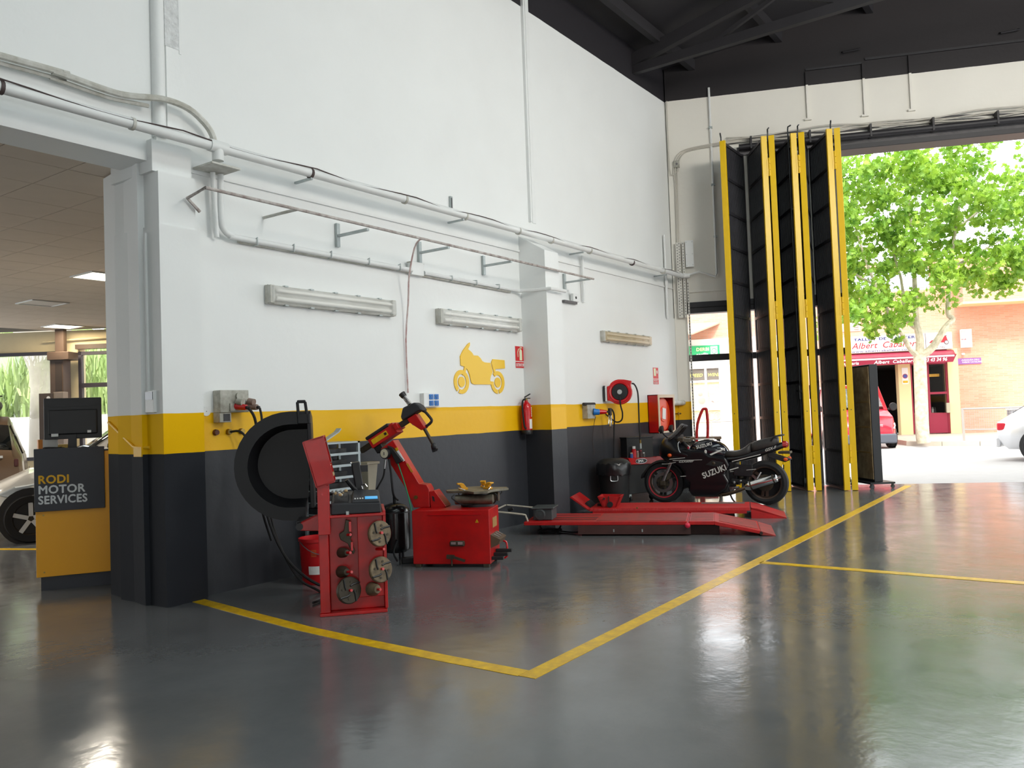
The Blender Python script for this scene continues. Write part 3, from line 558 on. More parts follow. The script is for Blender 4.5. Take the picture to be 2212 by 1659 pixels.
# railings
m_rail = M('rail_steel', '#a8a4a0', 0.5, 0.5)
def railing(p, q, n, label):
    t = thing('street_railing', label, 'railing', p, math.atan2((q-p).y, (q-p).x)); L = (Vector((q.x, q.y, 0))-Vector((p.x, p.y, 0))).length
    for i in range(n+1): MB().box(i*L/n-.03, i*L/n+.03, -.025, .025, 0, .95).build('post', m_rail, t)
    MB().cyl((0, 0, .92), (L, 0, .92), .025, n=8).build('top_rail', m_rail, t); MB().cyl((0, 0, .32), (L, 0, .32), .018, n=8).build('bottom_rail', m_rail, t)
    g2 = MB(); k = int(L/.06)
    for i in range(k): g2.box(i*.06, i*.06+.005, -.003, .003, .32, .92)
    for j in range(9): g2.box(0, L, -.003, .003, .36+j*.06, .365+j*.06)
    tag(g2.build('wire_mesh', m_rail, t, smooth=False), kind='stuff')
railing(RP(7.81, 11.58, .12), RP(7.81, 11.58, .12)+SD*2.05, 1, 'low mesh railing along the kerb beside the brick wall')
railing(RP(-1.3, 12.2, -.02), RP(1.75, 12.2, -.02), 3, 'mesh railing in front of the white shop front')

# ---------------- plane tree
m_bark = M('plane_bark', '#cfc4ae', 0.85, var=0.35, vs=7, var_col='#9a927c', bump=.3, bs=20)
tr = thing('plane_tree', 'leafy plane tree with pale mottled trunk on the far pavement', 'tree', (26.46, 4.21, 0.10), math.atan2(-0.8135, 0.5786))
# local x = to the right along the street, y = away
b_ = MB(); b_.tube([(0, 0, 0), (-.02, 0, .35), (0, 0, 1.4), (0.02, 0, 2.55)], [.19, .16, .14, .17], 12, smooth=4)
b_.build('trunk', m_bark, tr)
def branch(pts, r0, r1): MB().tube(pts, [r0, r1], 9, smooth=4).build('branch', m_bark, tr)
branch([(0, 0, 2.4), (.05, 0, 3.0), (-.02, 0, 3.5), (.03, .1, 4.3), (0.1, .2, 5.6), (.1, .3, 7.2)], .13, .03)
branch([(0.02, 0, 2.5), (.35, -.1, 2.75), (.75, -.1, 3.3), (.98, -.1, 3.55), (.86, -.1, 3.75), (.95, -.1, 4.6), (1.15, 0, 5.6), (1.5, .1, 7.0)], .12, .03)
branch([(-.02, 0, 2.5), (-.3, -.1, 2.75), (-.62, -.2, 3.3), (-1.1, -.4, 4.0), (-1.6, -.4, 5.4), (-1.9, -.3, 6.8)], .09, .02)
branch([(0, 0, 3.3), (-.28, .1, 3.7), (-.3, .2, 4.8), (-.6, .3, 6.2)], .07, .02)
branch([(1.0, 0, 5.0), (1.8, .2, 5.4), (2.8, .3, 5.9)], .05, .015); branch([(1.3, 0, 6.2), (2.3, -.2, 7.0), (3.0, -.3, 7.8)], .04, .015); branch([(-1.3, -.3, 4.6), (-2.3, -.4, 5.2), (-2.8, -.3, 6.0)], .04, .015)
def leaf_material():
    m = bpy.data.materials.new('plane_leaf'); m.use_nodes = True; nt = m.node_tree; b = nt.nodes['Principled BSDF']; out = nt.nodes['Material Output']
    gi = nt.nodes.new('ShaderNodeNewGeometry'); n = nt.nodes.new('ShaderNodeTexNoise'); n.inputs['Scale'].default_value = 2.2; n.inputs['Detail'].default_value = 4; nt.links.new(gi.outputs['Position'], n.inputs['Vector'])
    r = nt.nodes.new('ShaderNodeValToRGB'); r.color_ramp.elements[0].position = .3; r.color_ramp.elements[0].color = lin('#5a8a2a'); r.color_ramp.elements[1].position = .7; r.color_ramp.elements[1].color = lin('#9cbc3e')
    nt.links.new(n.outputs['Fac'], r.inputs['Fac']); nt.links.new(r.outputs['Color'], b.inputs['Base Color']); b.inputs['Roughness'].default_value = .5
    tl = nt.nodes.new('ShaderNodeBsdfTranslucent'); nt.links.new(r.outputs['Color'], tl.inputs['Color']); mx = nt.nodes.new('ShaderNodeMixShader'); mx.inputs[0].default_value = .4
    nt.links.new(b.outputs[0], mx.inputs[1]); nt.links.new(tl.outputs[0], mx.inputs[2]); nt.links.new(mx.outputs[0], out.inputs['Surface']); return m
LEAF = [(0, 0), (.30, -.12), (.22, .10), (.52, .14), (.30, .34), (.36, .62), (.12, .55), (0, .95), (-.12, .55), (-.36, .62), (-.30, .34), (-.52, .14), (-.22, .10), (-.30, -.12)]
lv = MB(); rnd = random.Random(3)
def crown(x, z):      # is (x,z) inside the outline of the crown
    top = 8.9-0.10*(x-.2)**2-.25*math.sin(x*2.6+1); lo = 4.0+.35*math.sin(x*2.1)+(.5 if x > 1.4 else 0)-(.9 if -2.3 < x < -.5 else 0)
    return -2.95 < x < 4.2 and lo < z < top
cl = []
while len(cl) < 250:
    x = rnd.uniform(-2.95, 4.2); z = rnd.uniform(2.9, 9.0)
    if crown(x, z): cl.append((x, rnd.uniform(-1.5, 1.5)*(1-.05*abs(x)), z))
cl += [(-.95, -.5, 3.15), (-1.05, -.5, 3.45), (-.8, -.4, 2.95), (-2.1, -.3, 3.7), (-1.9, -.3, 3.95), (.55, -.4, 4.1), (2.3, -.3, 4.35), (2.2, -.2, 4.6), (-1.5, -.5, 3.35)]
for cx, cy, cz in cl:
    R_ = rnd.uniform(.28, .5); small = cz < 3.5
    for k in range(16 if small else 46):
        q = Vector((rnd.gauss(0, 1), rnd.gauss(0, 1), rnd.gauss(0, .8))).normalized()*R_*rnd.random()**.4*(.55 if small else 1)
        s_ = rnd.uniform(.14, .22); Mx = Matrix.Translation(Vector((cx, cy, cz))+q) @ Matrix.Rotation(rnd.uniform(0, 2*PI), 4, 'Z') @ Matrix.Rotation(rnd.uniform(.3, 1.9), 4, 'X') @ Matrix.Rotation(rnd.uniform(-.6, .6), 4, 'Y')
        lv.m = Mx; lv.add([(a*s_, b2*s_, abs(a)*s_*.25) for a, b2 in LEAF], [tuple(range(14))])
lv.m = Matrix.Identity(4)
tag(lv.build('foliage', leaf_material(), tr, smooth=False), kind='stuff')
# ================================================================== THINGS ON THE MAIN WALL
WY = 5.95
m_grime = M('grimed_white', '#d5d5cf', 0.55, var=0.25, vs=9, var_col='#a9a69a'); m_pvc = M('pvc_white', '#e9ebea', 0.4, var=0.08, vs=4); m_galv = M('galvanised', '#b4bcbc', 0.45, 0.6, var=0.2, vs=12)
m_red = M('machine_red', '#c60606', 0.35, var=0.15, vs=5, var_col='#a00505', coat=.2); m_redg = M('gloss_red', '#c80a14', 0.25, coat=.4); m_black = M('black_plastic', '#1d1d20', 0.45, var=.2, vs=8); m_rub = M('black_rubber', '#18181a', 0.7); m_chrome = M('chrome', '#d8d8d8', 0.15, 1.0); m_brass = M('brass', '#8a7440', 0.35, .9); m_blue = M('socket_blue', '#2277c8', 0.4); m_tub = M('lamp_tube', '#f4f2ea', 0.4)
m_diff = M('clear_cover', '#eef0ee', 0.12, alpha=.30, spec=.6); m_diffy = M('yellowed_cover', '#d8c090', 0.2, alpha=.42)
# ---- tube lamps
def tube_lamp(x0, x1, z0, z1, label, cover):
    t = thing('tube_light', label, 'tube light', ((x0+x1)/2, WY, (z0+z1)/2), 0, 'long unlit tube lights on the white wall'); L = (x1-x0)/2; hh = (z1-z0)/2
    MB().box(-L, L, -.045, 0, -hh, hh).build('housing', m_grime, t, bevel=.008)
    MB().box(-L+.06, L-.06, -.055, -.045, -hh+.035, hh-.035).build('reflector', m_grime, t, bevel=.005)
    for z in (-.035, .035): MB().cyl((-L+.07, -.075, z), (L-.07, -.075, z), .016, n=10).build('tube', m_tub, t)
    c = MB(); y0, y1 = -.045, -.105
    c.add([(-L, y0, -hh), (L, y0, -hh), (L, y0, hh), (-L, y0, hh), (-L+.02, y1, -hh+.02), (L-.02, y1, -hh+.02), (L-.02, y1, hh-.02), (-L+.02, y1, hh-.02)], [(4, 5, 6, 7), (0, 1, 5, 4), (1, 2, 6, 5), (2, 3, 7, 6), (3, 0, 4, 7)])
    c.build('cover', cover, t, smooth=False)
    for sx in (-1, 1): MB().box(min(sx*L, sx*(L-.05)), max(sx*L, sx*(L-.05)), -.085, -.04, -hh+.004, hh-.004).build('end_cap', m_grime, t, bevel=.006)
    for k in range(5):
        x = -L+.2+k*(2*L-.4)/4
        for sz in (-1, 1): MB().box(x-.02, x+.02, -.06, -.02, sz*hh-.006, sz*hh+.006).build('clip', m_galv, t)
tube_lamp(4.67, 6.26, 2.425, 2.595, 'unlit tube light on the wall above the wheel balancer', m_diff)
tube_lamp(6.97, 8.54, 2.40, 2.575, 'unlit tube light above the yellow motorcycle silhouette', m_diff)
tube_lamp(10.68, 12.22, 2.39, 2.555, 'unlit yellowed tube light above the red hose reel', m_diffy)
# ---- pipes
m_cord = M('dark_cord', '#4a3d3c', 0.6)
mp = thing('main_pipe', 'fat white pipe running the whole length of the wall with tied cord', 'pipe', (0, 5.74, 0))
MB().cyl((-3, 0, 3.625), (13.35, 0, 3.645), .042, n=14).build('pipe', m_pvc, mp)
for x in (2.45, 3.35, 5.05, 6.3, 7.3, 8.35, 9.1, 10.1, 11.4, 12.5): MB().cyl((x-.012, 0, 3.63), (x+.012, 0, 3.63), .048, n=14).build('clamp', m_grime if int(x*10) % 2 else m_cord, mp)
pts = [(x*.45-3, -.035, 3.655+.02*math.sin(x*2.2)) for x in range(0, 37)]; MB().tube(pts, .006, 5, smooth=2).build('tied_cord', m_cord, mp)
for x in (5.05, 7.25, 9.9, 12.6): MB().box(x-.012, x+.012, -.02, .21, 3.57, 3.59).build('pipe_bracket', m_galv, mp)
te = MB(); te.cyl((4.0, 0, 3.635), (4.16, 0, 3.635), .052, n=14); te.cyl((4.08, 0, 3.63), (4.08, 0, 3.52), .046, n=14); te.build('tee_joint', m_pvc, mp)
MB().box(3.99, 4.26, -.05, .21, 3.475, 3.49).build('shelf_plate', m_grime, mp)
dp = thing('drop_pipe', 'white pipe dropping below the tee joint and bending along the wall', 'pipe', (0, 5.90, 0))
MB().cyl((4.14, 0, 3.47), (4.165, 0, 2.93), .022, n=10).build('slim_pipe', m_pvc, dp)
MB().tube([(4.215, 0, 3.47), (4.21, 0, 3.1), (4.24, 0, 3.0), (4.32, 0, 2.965), (4.5, 0, 2.958), (6.55, 0, 2.945)], .026, 10, smooth=4).build('bent_conduit', m_pvc, dp)
MB().cyl((4.4, .03, 2.94), (6.55, .03, 2.935), .02, n=8).build('second_conduit', m_grime, dp)
for x in (4.55, 4.95, 5.4, 5.9, 6.35): MB().tube([(x, .03, 2.935+.03), (x, -.03, 2.955+.03), (x, -.03, 2.92), (x, .03, 2.92)], .006, 5).build('saddle', m_galv, dp)
cp = thing('shelf_conduit', 'pair of white conduits continuing past the junction box to the pilaster', 'pipe', (0, 5.90, 0))
MB().tube([(6.75, 0, 2.94), (8.55, 0, 2.925), (8.66, -.2, 2.925), (8.66, -.40, 2.92), (9.0, -.41, 2.92)], .022, 8).build('conduit', m_pvc, cp); MB().tube([(6.75, .03, 2.92), (8.4, .03, 2.905)], .018, 8).build('second_conduit', m_grime, cp)
for x in (7.2, 7.65, 8.1): MB().tube([(x, .03, 2.96), (x, -.028, 2.955), (x, -.028, 2.905), (x, .03, 2.9)], .006, 5).build('saddle', m_galv, cp)
jb = thing('junction_box', 'square white junction box between the wall conduits', 'junction box', (6.64, WY, 2.97)); MB().box(-.10, .10, -.06, 0, -.07, .075).build('box', m_pvc, jb, bevel=.006); MB().box(-.11, .11, -.055, 0, .06, .07).build('lid_rim', m_grime, jb)
th = thing('thin_pipe', 'thin rusty pipe on brackets below the fat white pipe', 'pipe', (0, 5.54, 0))
MB().tube([(3.97, .30, 3.10), (3.86, .30, 3.19), (3.82, 0, 3.21), (9.83, 0, 3.175)], .014, 8).build('pipe', M('rusty_white', '#cfcac6', .6, var=.4, vs=14, var_col='#8a7a74'), th)
MB().tube([(4.72, 0, 3.205), (4.70, .2, 3.20), (4.70, .43, 3.2)], .014, 8).build('wall_stub', m_grime, th)
for x in (5.56, 6.75, 7.90, 9.75): MB().box(x-.016, x+.016, 0.0, .41, 3.155, 3.178).box(x-.02, x+.02, .40, .43, 3.06, 3.29).build('bracket', m_galv, th)
ca = thing('red_cable', 'thin cable dropping from the thin pipe to the blue sockets', 'cable', (0, 5.80, 0))
MB().tube([(6.40, -.24, 3.20), (6.36, -.2, 3.20), (6.36, -.12, 3.12), (6.40, 0, 2.86), (6.44, .06, 2.6), (6.45, .12, 2.2), (6.455, .12, 1.64)], .009, 6, smooth=3).build('cable', M('pink_cable', '#b98a88', .6, var=.4, vs=15, var_col='#d8d0cc'), ca)
uc = thing('vertical_track', 'short galvanised channel standing on the fat pipe', 'channel', (7.32, 5.965, 3.70)); MB().box(-.02, .02, -.02, 0, 0, .2).build('channel', m_galv, uc); MB().box(-.006, .006, -.026, -.02, .02, .18).build('slot_strip', m_gry, uc)
for x, z0, z1, lb in ((10.21, 2.93, 3.60, 'slim white pipe rising right of the pilaster'), (13.02, 2.90, 4.34, 'slim white pipe standing near the hall corner')):
    vp = thing('vertical_pipe', lb, 'pipe', (x, 5.925, z0)); MB().cyl((0, 0, 0), (0, 0, z1-z0), .02, n=10).build('pipe', m_pvc, vp); MB().cyl((0, 0, (z1-z0)*.4), (0, 0, (z1-z0)*.4+.08), .026, n=10).build('coupling', m_pvc, vp)
wb = thing('wall_box', 'small white box with a round black hole right of the pilaster', 'box', (9.97, WY, 2.965)); MB().box(-.09, .07, -.05, 0, -.05, .06).build('box', m_pvc, wb, bevel=.004); MB().cyl((-.02, -.053, .005), (-.02, -.05, .005), .02, n=14).build('hole', m_black, wb)
MB().box(-.32, .02, -.045, 0, -.085, -.05).build('grey_channel', m_gry, wb)
lo = thing('loop_cable', 'thick white cable bundle running over the low opening and curling down to the tee', 'cable', (0, 5.90, 0))
pts = [(-2.5, 0, 3.74), (2.5, -.02, 3.90), (2.85, -.02, 3.905), (3.25, -.02, 3.885), (3.43, -.03, 3.895), (3.68, -.05, 3.94), (3.9, -.04, 3.93), (4.06, -.02, 3.86), (4.13, -.02, 3.78), (4.15, -.02, 3.70)]
MB().tube(pts, .026, 8, smooth=4).build('cable', m_grime, lo); MB().tube([(p[0], p[1]+.04, p[2]-.035) for p in pts[:5]]+[(3.58, 0, 3.87)], .016, 6, smooth=3).build('second_cable', m_grime, lo)
fc = thing('flue_cap', 'round white pipe stub above the column', 'pipe', (3.70, 5.97, 3.72)); MB().cyl((0, 0, 0), (0, 0, .10), .045, n=16).build('stub', m_pvc, fc); MB().ball((0, 0, .10), .045, n=16).build('dome', m_pvc, fc)
# ---- sockets
so = thing('power_socket_box', 'large grey industrial power socket box with two plugged leads', 'socket box', (4.265, WY, 1.57))
m_sock = M('aged_grey', '#bdbcb2', .6, var=.35, vs=14, var_col='#8f8c80')
MB().box(-.14, .14, -.10, 0, -.095, .09).build('box', m_sock, so, bevel=.006); MB().box(-.14, -.03, -.09, 0, -.175, -.095).build('switch_box', m_sock, so, bevel=.004); MB().box(-.105, -.045, -.095, -.088, -.165, -.105).build('switch_window', m_black, so)
MB().cyl((.035, -.10, .04), (.035, -.12, .04), .03, n=18).build('round_cover', m_sock, so)
MB().box(-.055, .09, -.115, -.1, -.085, -.02).build('socket_plate', m_sock, so, bevel=.004)
for x, mm, nm in ((.005, m_redg, 'red_plug'), (.115, M('brown_plug', '#8a7468', .5), 'brown_plug')):
    MB().cyl((x, -.10, -.045), (x+.03, -.20, -.058), .030, .024, n=16).build(nm, mm, so); MB().cyl((x, -.13, -.005), (x+.015, -.18, -.015), .028, n=16).box(x-.02, x+.03, -.15, -.12, -.02, -.005).build('plug_flap', m_sock if nm == 'red_plug' else mm, so)
    MB().cyl((x+.03, -.2, -.058), (x+.037, -.22, -.062), .014, n=10).build('cable_gland', m_black, so)
for k in range(3): MB().cyl((-.125+.125*k, -.002, -.255), (-.125+.125*k, -.03, -.255), .026, .022, n=14).build('air_outlet', m_brass if k else M('rust', '#5a3020', .6), so)
pl_ = thing('power_leads', 'dark power leads hanging from the industrial sockets behind the balancer hood', 'cable', (0, 0, 0))
MB().tube([(4.31, 5.73, 1.505), (4.36, 5.72, 1.42), (4.41, 5.74, 1.22), (4.45, 5.72, .9), (4.42, 5.66, .6), (4.48, 5.5, .25), (4.58, 5.25, .05), (4.74, 5.08, .012)], .012, 7, smooth=5).build('lead', m_rub, pl_)
MB().tube([(4.42, 5.73, 1.505), (4.43, 5.72, 1.4), (4.42, 5.73, 1.2), (4.44, 5.70, .85), (4.45, 5.6, .45), (4.50, 5.42, .12), (4.54, 5.2, .012), (4.42, 4.98, .012), (4.30, 4.92, .012), (4.22, 4.90, .012)], .010, 7, smooth=5).build('lead', m_rub, pl_)
MB().tube([(4.27, 5.92, 1.315), (4.31, 5.84, 1.31), (4.36, 5.78, 1.2), (4.43, 5.74, 1.0), (4.40, 5.72, .7), (4.45, 5.66, .4)], .010, 7, smooth=5).build('air_hose', m_rub, pl_)
bs2 = thing('blue_socket_box', 'white box with four blue sockets on the wall', 'socket box', (6.80, WY, 1.56)); MB().box(-.13, .13, -.06, 0, -.075, .075).build('box', m_pvc, bs2, bevel=.006)
for dx in (-.015, .07):
    for dz in (-.034, .034): MB().box(dx-.032, dx+.032, -.072, -.06, dz-.028, dz+.028).build('blue_socket', m_blue, bs2, bevel=.004); MB().cyl((dx, -.076, dz), (dx, -.07, dz), .02, n=12).build('socket_face', M('socket_blue2', '#1a5fa8', .4), bs2)
s3 = thing('grey_socket_box', 'grey socket box with red plug right of the pilaster', 'socket box', (10.18, WY, 1.375)); MB().box(-.10, .12, -.09, 0, -.105, .09).build('box', m_sock, s3, bevel=.004); MB().cyl((-.16, -.06, .10), (.15, -.06, .10), .022, n=12).build('black_roll', m_black, s3)
MB().cyl((.06, -.09, -.01), (.11, -.16, -.02), .05, .04, n=14).build('blue_socket', m_blue, s3); MB().cyl((.11, -.16, -.015), (.17, -.24, -.02), .038, .026, n=14).build('red_plug', m_redg, s3); MB().tube([(.10, -.1, -.08), (.11, -.06, -.2), (.13, -.02, -.4), (.16, -.02, -.62)], .004, 5, smooth=3).build('wire', m_cord, s3)
ag = thing('air_gun', 'silver air gun with coiled black hose on the wall below the reel', 'air gun', (10.55, 5.80, 1.36))
MB().tube([(-.22, -.0, -.005), (-.1, -.02, 0), (0, -.03, -.01)], .014, 8, smooth=3).build('hose_tail', m_rub, ag); MB().box(-.02, .04, -.05, -.01, -.06, .05).build('body', m_black, ag, bevel=.01); MB().tube([(0, -.03, -.05), (-.06, -.05, -.10), (-.10, -.06, -.19)], .012, 8).build('trigger', m_chrome, ag); MB().tube([(.03, -.03, -.06), (.02, -.04, -.15), (-.02, -.05, -.22)], .016, 8).build('nozzle', m_chrome, ag)
MB().tube([(.05, -.02, .03), (.12, -.01, .02), (.19, 0, -.06), (.21, .02, -.25), (.215, .04, -.6), (.22, .05, -.86)], .012, 7, smooth=4).build('black_hose', m_rub, ag)
# ---- painted motorcycle
ic = thing('motorcycle_emblem', 'yellow motorcycle silhouette cut-out mounted on the white wall', 'wall emblem', (0, WY, 0)); m_iy = M('emblem_yellow', '#f4c51e', .45)
F = [(7.561, 2.226), (7.52, 2.205), (7.434, 2.132), (7.375, 2.057), (7.381, 1.954), (7.443, 1.942), (7.479, 1.924), (7.514, 1.893), (7.54, 1.846), (7.563, 1.762), (7.586, 1.745), (7.628, 1.737), (7.952, 1.739), (7.93, 1.793), (7.943, 1.835), (7.986, 1.89), (7.974, 1.939), (7.945, 2.001), (7.887, 2.0), (7.833, 2.002), (7.789, 2.015), (7.752, 2.052), (7.705, 2.078), (7.624, 2.078), (7.606, 2.1), (7.583, 2.117), (7.524, 2.147), (7.559, 2.192)]
MB().prism(F[::-1], (0, -.012, 0), (1, 0, 0), (0, 0, 1), (0, .011, 0)).build('fairing', m_iy, ic, smooth=False)
MB().prism([(8.001, 2.046), (8.238, 2.041), (8.242, 1.939), (8.039, 1.927), (8.047, 1.892), (8.034, 1.84), (7.972, 1.993), (7.973, 2.014)], (0, -.012, 0), (1, 0, 0), (0, 0, 1), (0, .011, 0)).build('tail', m_iy, ic, smooth=False)
MB().prism([(7.447, 1.941), (7.479, 1.924), (7.462, 1.874), (7.419, 1.840), (7.408, 1.844)], (0, -.012, 0), (1, 0, 0), (0, 0, 1), (0, .011, 0)).build('fork', m_iy, ic, smooth=False)
for cx, a0, a1 in ((7.387, 245, 480), (7.387, 120, 232), (8.085, -80, 130), (8.085, 175, 268)):
    a0, a1 = math.radians(a0), math.radians(a1); n = 16; ring = [(cx+.138*math.cos(a0+(a1-a0)*i/n), 1.765+.138*math.sin(a0+(a1-a0)*i/n)) for i in range(n+1)]+[(cx+.085*math.cos(a1+(a0-a1)*i/n), 1.765+.09*math.sin(a1+(a0-a1)*i/n)) for i in range(n+1)]
    MB().prism(ring, (0, -.011, 0), (1, 0, 0), (0, 0, 1), (0, .010, 0)).build('tyre_arc', m_iy, ic, smooth=False)
for cx in (7.387, 8.085): MB().cyl((cx, -.011, 1.765), (cx, -.001, 1.765), .060, n=24).build('hub', m_iy, ic)
# ---- safety signs
m_sgr = M('sign_bright_red', '#d22a2f', .45); m_glow = M('sign_cream_glow', '#e6ecc8', .5)
s1 = thing('extinguisher_sign', 'red fire extinguisher sign beside the yellow motorcycle silhouette', 'safety sign', (8.58, WY, 2.09)); MB().box(-.105, .105, -.004, 0, -.145, .145).build('plate', m_white, s1)
MB().box(-.097, .097, -.006, -.003, -.05, .137).build('red_field', m_sgr, s1); MB().box(-.097, .097, -.006, -.003, -.137, -.06).build('red_strip', m_sgr, s1)
MB().prism([(-.02, -.04), (.035, -.04), (.035, .08), (.02, .1), (.0, .1), (-.02, .08)], (.01, -.009, 0), (1, 0, 0), (0, 0, 1), (0, .003, 0)).build('pictogram_body', m_glow, s1); MB().tube([(.02, -.008, .11), (-.03, -.008, .10), (-.05, -.008, .06), (-.045, -.008, .0)], .005, 5).tube([(.0, -.008, .125), (.05, -.008, .118)], .006, 5).build('pictogram_hose', m_glow, s1)
text('lettering', 'EXTINTOR', m_white, s1, (-.088, -.0065, -.118), .055, bold=.001, xs=.62)
s2 = thing('hose_sign', 'red fire hose sign on the wall above the red hose cabinet', 'safety sign', (12.50, WY, 1.915)); MB().box(-.105, .105, -.004, 0, -.145, .145).build('plate', m_white, s2)
MB().box(-.097, .097, -.006, -.003, -.045, .137).build('red_field', m_sgr, s2); MB().box(-.097, .097, -.006, -.003, -.137, -.055).build('red_strip', m_sgr, s2); MB().box(-.075, .0, -.009, -.006, .0, .125).build('pictogram_door', m_glow, s2); MB().box(.03, .06, -.009, -.006, .04, .09).build('pictogram_valve', m_white, s2)
text('lettering', 'BOCA DE', m_white, s2, (-.085, -.0065, -.09), .036, xs=.9); text('lettering', 'INCENDIO', m_white, s2, (-.085, -.0065, -.128), .036, xs=.85)
# ---- fire extinguisher
fe = thing('fire_extinguisher', 'red fire extinguisher hanging on the wall beside the pilaster', 'fire extinguisher', (8.565, 5.865, 1.115))
MB().lathe([(.0, .03), (.062, .03), (.066, .05), (.066, .33), (.058, .37), (.035, .395), (.022, .41), (.022, .425), (0, .425)], n=24).build('cylinder', m_redg, fe); MB().lathe([(0, 0), (.068, 0), (.072, .015), (.07, .05), (.066, .055)], n=24).build('base_ring', m_black, fe)
MB().cyl((0, 0, .42), (0, 0, .455), .018, n=12).build('valve', m_brass, fe); MB().bar((-.03, 0, .45), (.06, -.02, .45), .016, .012).bar((-.03, 0, .465), (.065, -.02, .505), .016, .012).build('handle', m_black, fe)
MB().tube([(-.02, 0, .44), (-.07, 0, .42), (-.085, 0, .33), (-.075, -.01, .12), (-.06, -.03, .07)], .012, 8, smooth=4).build('hose', m_rub, fe)
MB().lathe([(.0668, .07), (.0668, .19)], n=12, a0=-2.0, a1=-.9, ref=(1, 0, 0)).build('label', m_white, fe); 
for k in range(5): MB().lathe([(.067, .22+k*.025), (.067, .236+k*.025)], n=8, a0=-1.5, a1=-1.05-.1*(k % 2), ref=(1, 0, 0)).build('printed_mark', m_white, fe)
# ---- hose reel (swung out from the wall)
hr = thing('hose_reel', 'red hose reel with black hub and hose mounted on the wall', 'hose reel', (10.735, 5.95, 1.63), RA)
MB().box(0.0, .02, -.07, .07, -.12, .11).build('wall_plate', m_black, hr); MB().box(.02, .045, -.06, .06, -.12, .10).build('white_bracket', m_white, hr, bevel=.003)
P = [(.05, .10), (.085, .105), (.10, .13)]+[(.235+.185*math.cos(math.radians(a)), .185*math.sin(math.radians(a))+.01) for a in range(135, 85, -10)]+[(.30, .19), (.415, .165), (.40, .11), (.405, .06)]+[(.235+.18*math.cos(math.radians(a)), .185*math.sin(math.radians(a))+.01) for a in range(10, -140, -10)]+[(.085, -.115), (.05, -.11)]
MB().prism(P[::-1], (0, -.06, 0), (1, 0, 0), (0, 0, 1), (0, .12, 0)).build('casing', m_redg, hr, bevel=.012, angle=50)
MB().lathe([(.155, 0), (.15, .014), (.128, .012), (.122, 0)], (.235, -.06, .01), (0, -1, 0), n=32).build('casing_ring', m_redg, hr); MB().lathe([(.118, 0), (.114, .012), (.05, .016), (0, .016)], (.235, -.06, .01), (0, -1, 0), n=28).build('hub', m_black, hr); MB().lathe([(.036, 0), (.034, .008), (0, .008)], (.235, -.076, .01), (0, -1, 0), n=20).build('hub_cap', m_alu, hr)
MB().tube([(.235, -.075, -.06), (.238, -.08, -.13), (.242, -.06, -.20), (.262, -.05, -.30), (.245, -.04, -.40), (.17, -.02, -.43), (.08, 0, -.37), (-.03, .03, -.27)], .011, 8, smooth=5).build('feed_hose', m_rub, hr)
MB().tube([(.41, 0, .125), (.44, 0, .12), (.475, 0, .06), (.495, 0, -.05), (.495, 0, -.30), (.495, 0, -.5), (.50, 0, -.70)], .011, 8, smooth=5).build('outlet_hose', m_rub, hr); MB().cyl((.50, 0, -.70), (.50, 0, -.75), .013, n=10).build('hose_collar', m_brass, hr); MB().cyl((.50, 0, -.75), (.50, 0, -.83), .017, n=10).build('hose_coupling', m_galv, hr)
# ---- fire hose cabinet
fh = thing('fire_hose_cabinet', 'red fire hose cabinet with an orange reel behind its open front', 'hose cabinet', (12.16, 5.95, .98))
cw, cd, ch = .62, -.18, .62
b_ = MB(); b_.box(0, .012, cd, 0, 0, ch); b_.box(cw-.012, cw, cd, 0, 0, ch); b_.box(0, cw, -.012, 0, 0, ch); b_.box(0, cw, cd, 0, 0, .012); b_.box(0, cw, cd, 0, ch-.012, ch); b_.build('cabinet_body', m_red, fh)
fr = MB(); fr.box(0, .05, cd-.012, cd, 0, ch); fr.box(cw-.04, cw, cd-.012, cd, 0, ch); fr.box(.05, cw-.04, cd-.012, cd, ch-.05, ch); fr.box(.05, cw-.04, cd-.012, cd, 0, .03); fr.build('door_frame', M('frame_cream', '#d9c6ae', .5), fh)
MB().lathe([(.0, .0), (.27, 0), (.27, .015), (.25, .02), (.13, .02), (.12, .03), (.0, .03)], (.315, -.1, .30), (0, -1, 0), n=36).build('reel', M('reel_orange', '#ea4a1a', .4), fh); MB().at((.315, -.135, .31), ry=math.radians(8)).box(-.06, .06, -.003, .003, -.09, .09).build('paper_label', m_white, fh)
# ---- bits near the corner
dc = thing('duct_stub', 'white plaster pipe stub with bent wires at the hall corner', 'pipe', (12.85, 5.90, 1.46)); MB().cyl((0, 0, 0), (.62, -.03, .0), .045, n=12).build('pipe', m_grime, dc); MB().tube([(.55, -.03, .04), (.72, -.06, .06), (.78, -.06, .11)], .007, 5).tube([(.58, -.03, .03), (.66, -.05, .0), (.72, -.05, .06)], .007, 5).build('bent_wire', m_cord, dc)
tp = thing('water_tap', 'small brass tap on the yellow band right of the hose cabinet', 'tap', (13.2, 5.95, 1.275)); MB().cyl((0, 0, 0), (0, -.07, 0), .012, n=8).cyl((0, -.06, -.03), (0, -.06, .03), .008, n=8).cyl((0, -.05, 0), (.06, -.06, 0), .01, n=8).build('tap_body', m_brass, tp); MB().cyl((.06, -.06, 0), (.10, -.06, 0), .014, n=8).build('spout', M('dark_brass', '#4a3a20', .5, .6), tp)
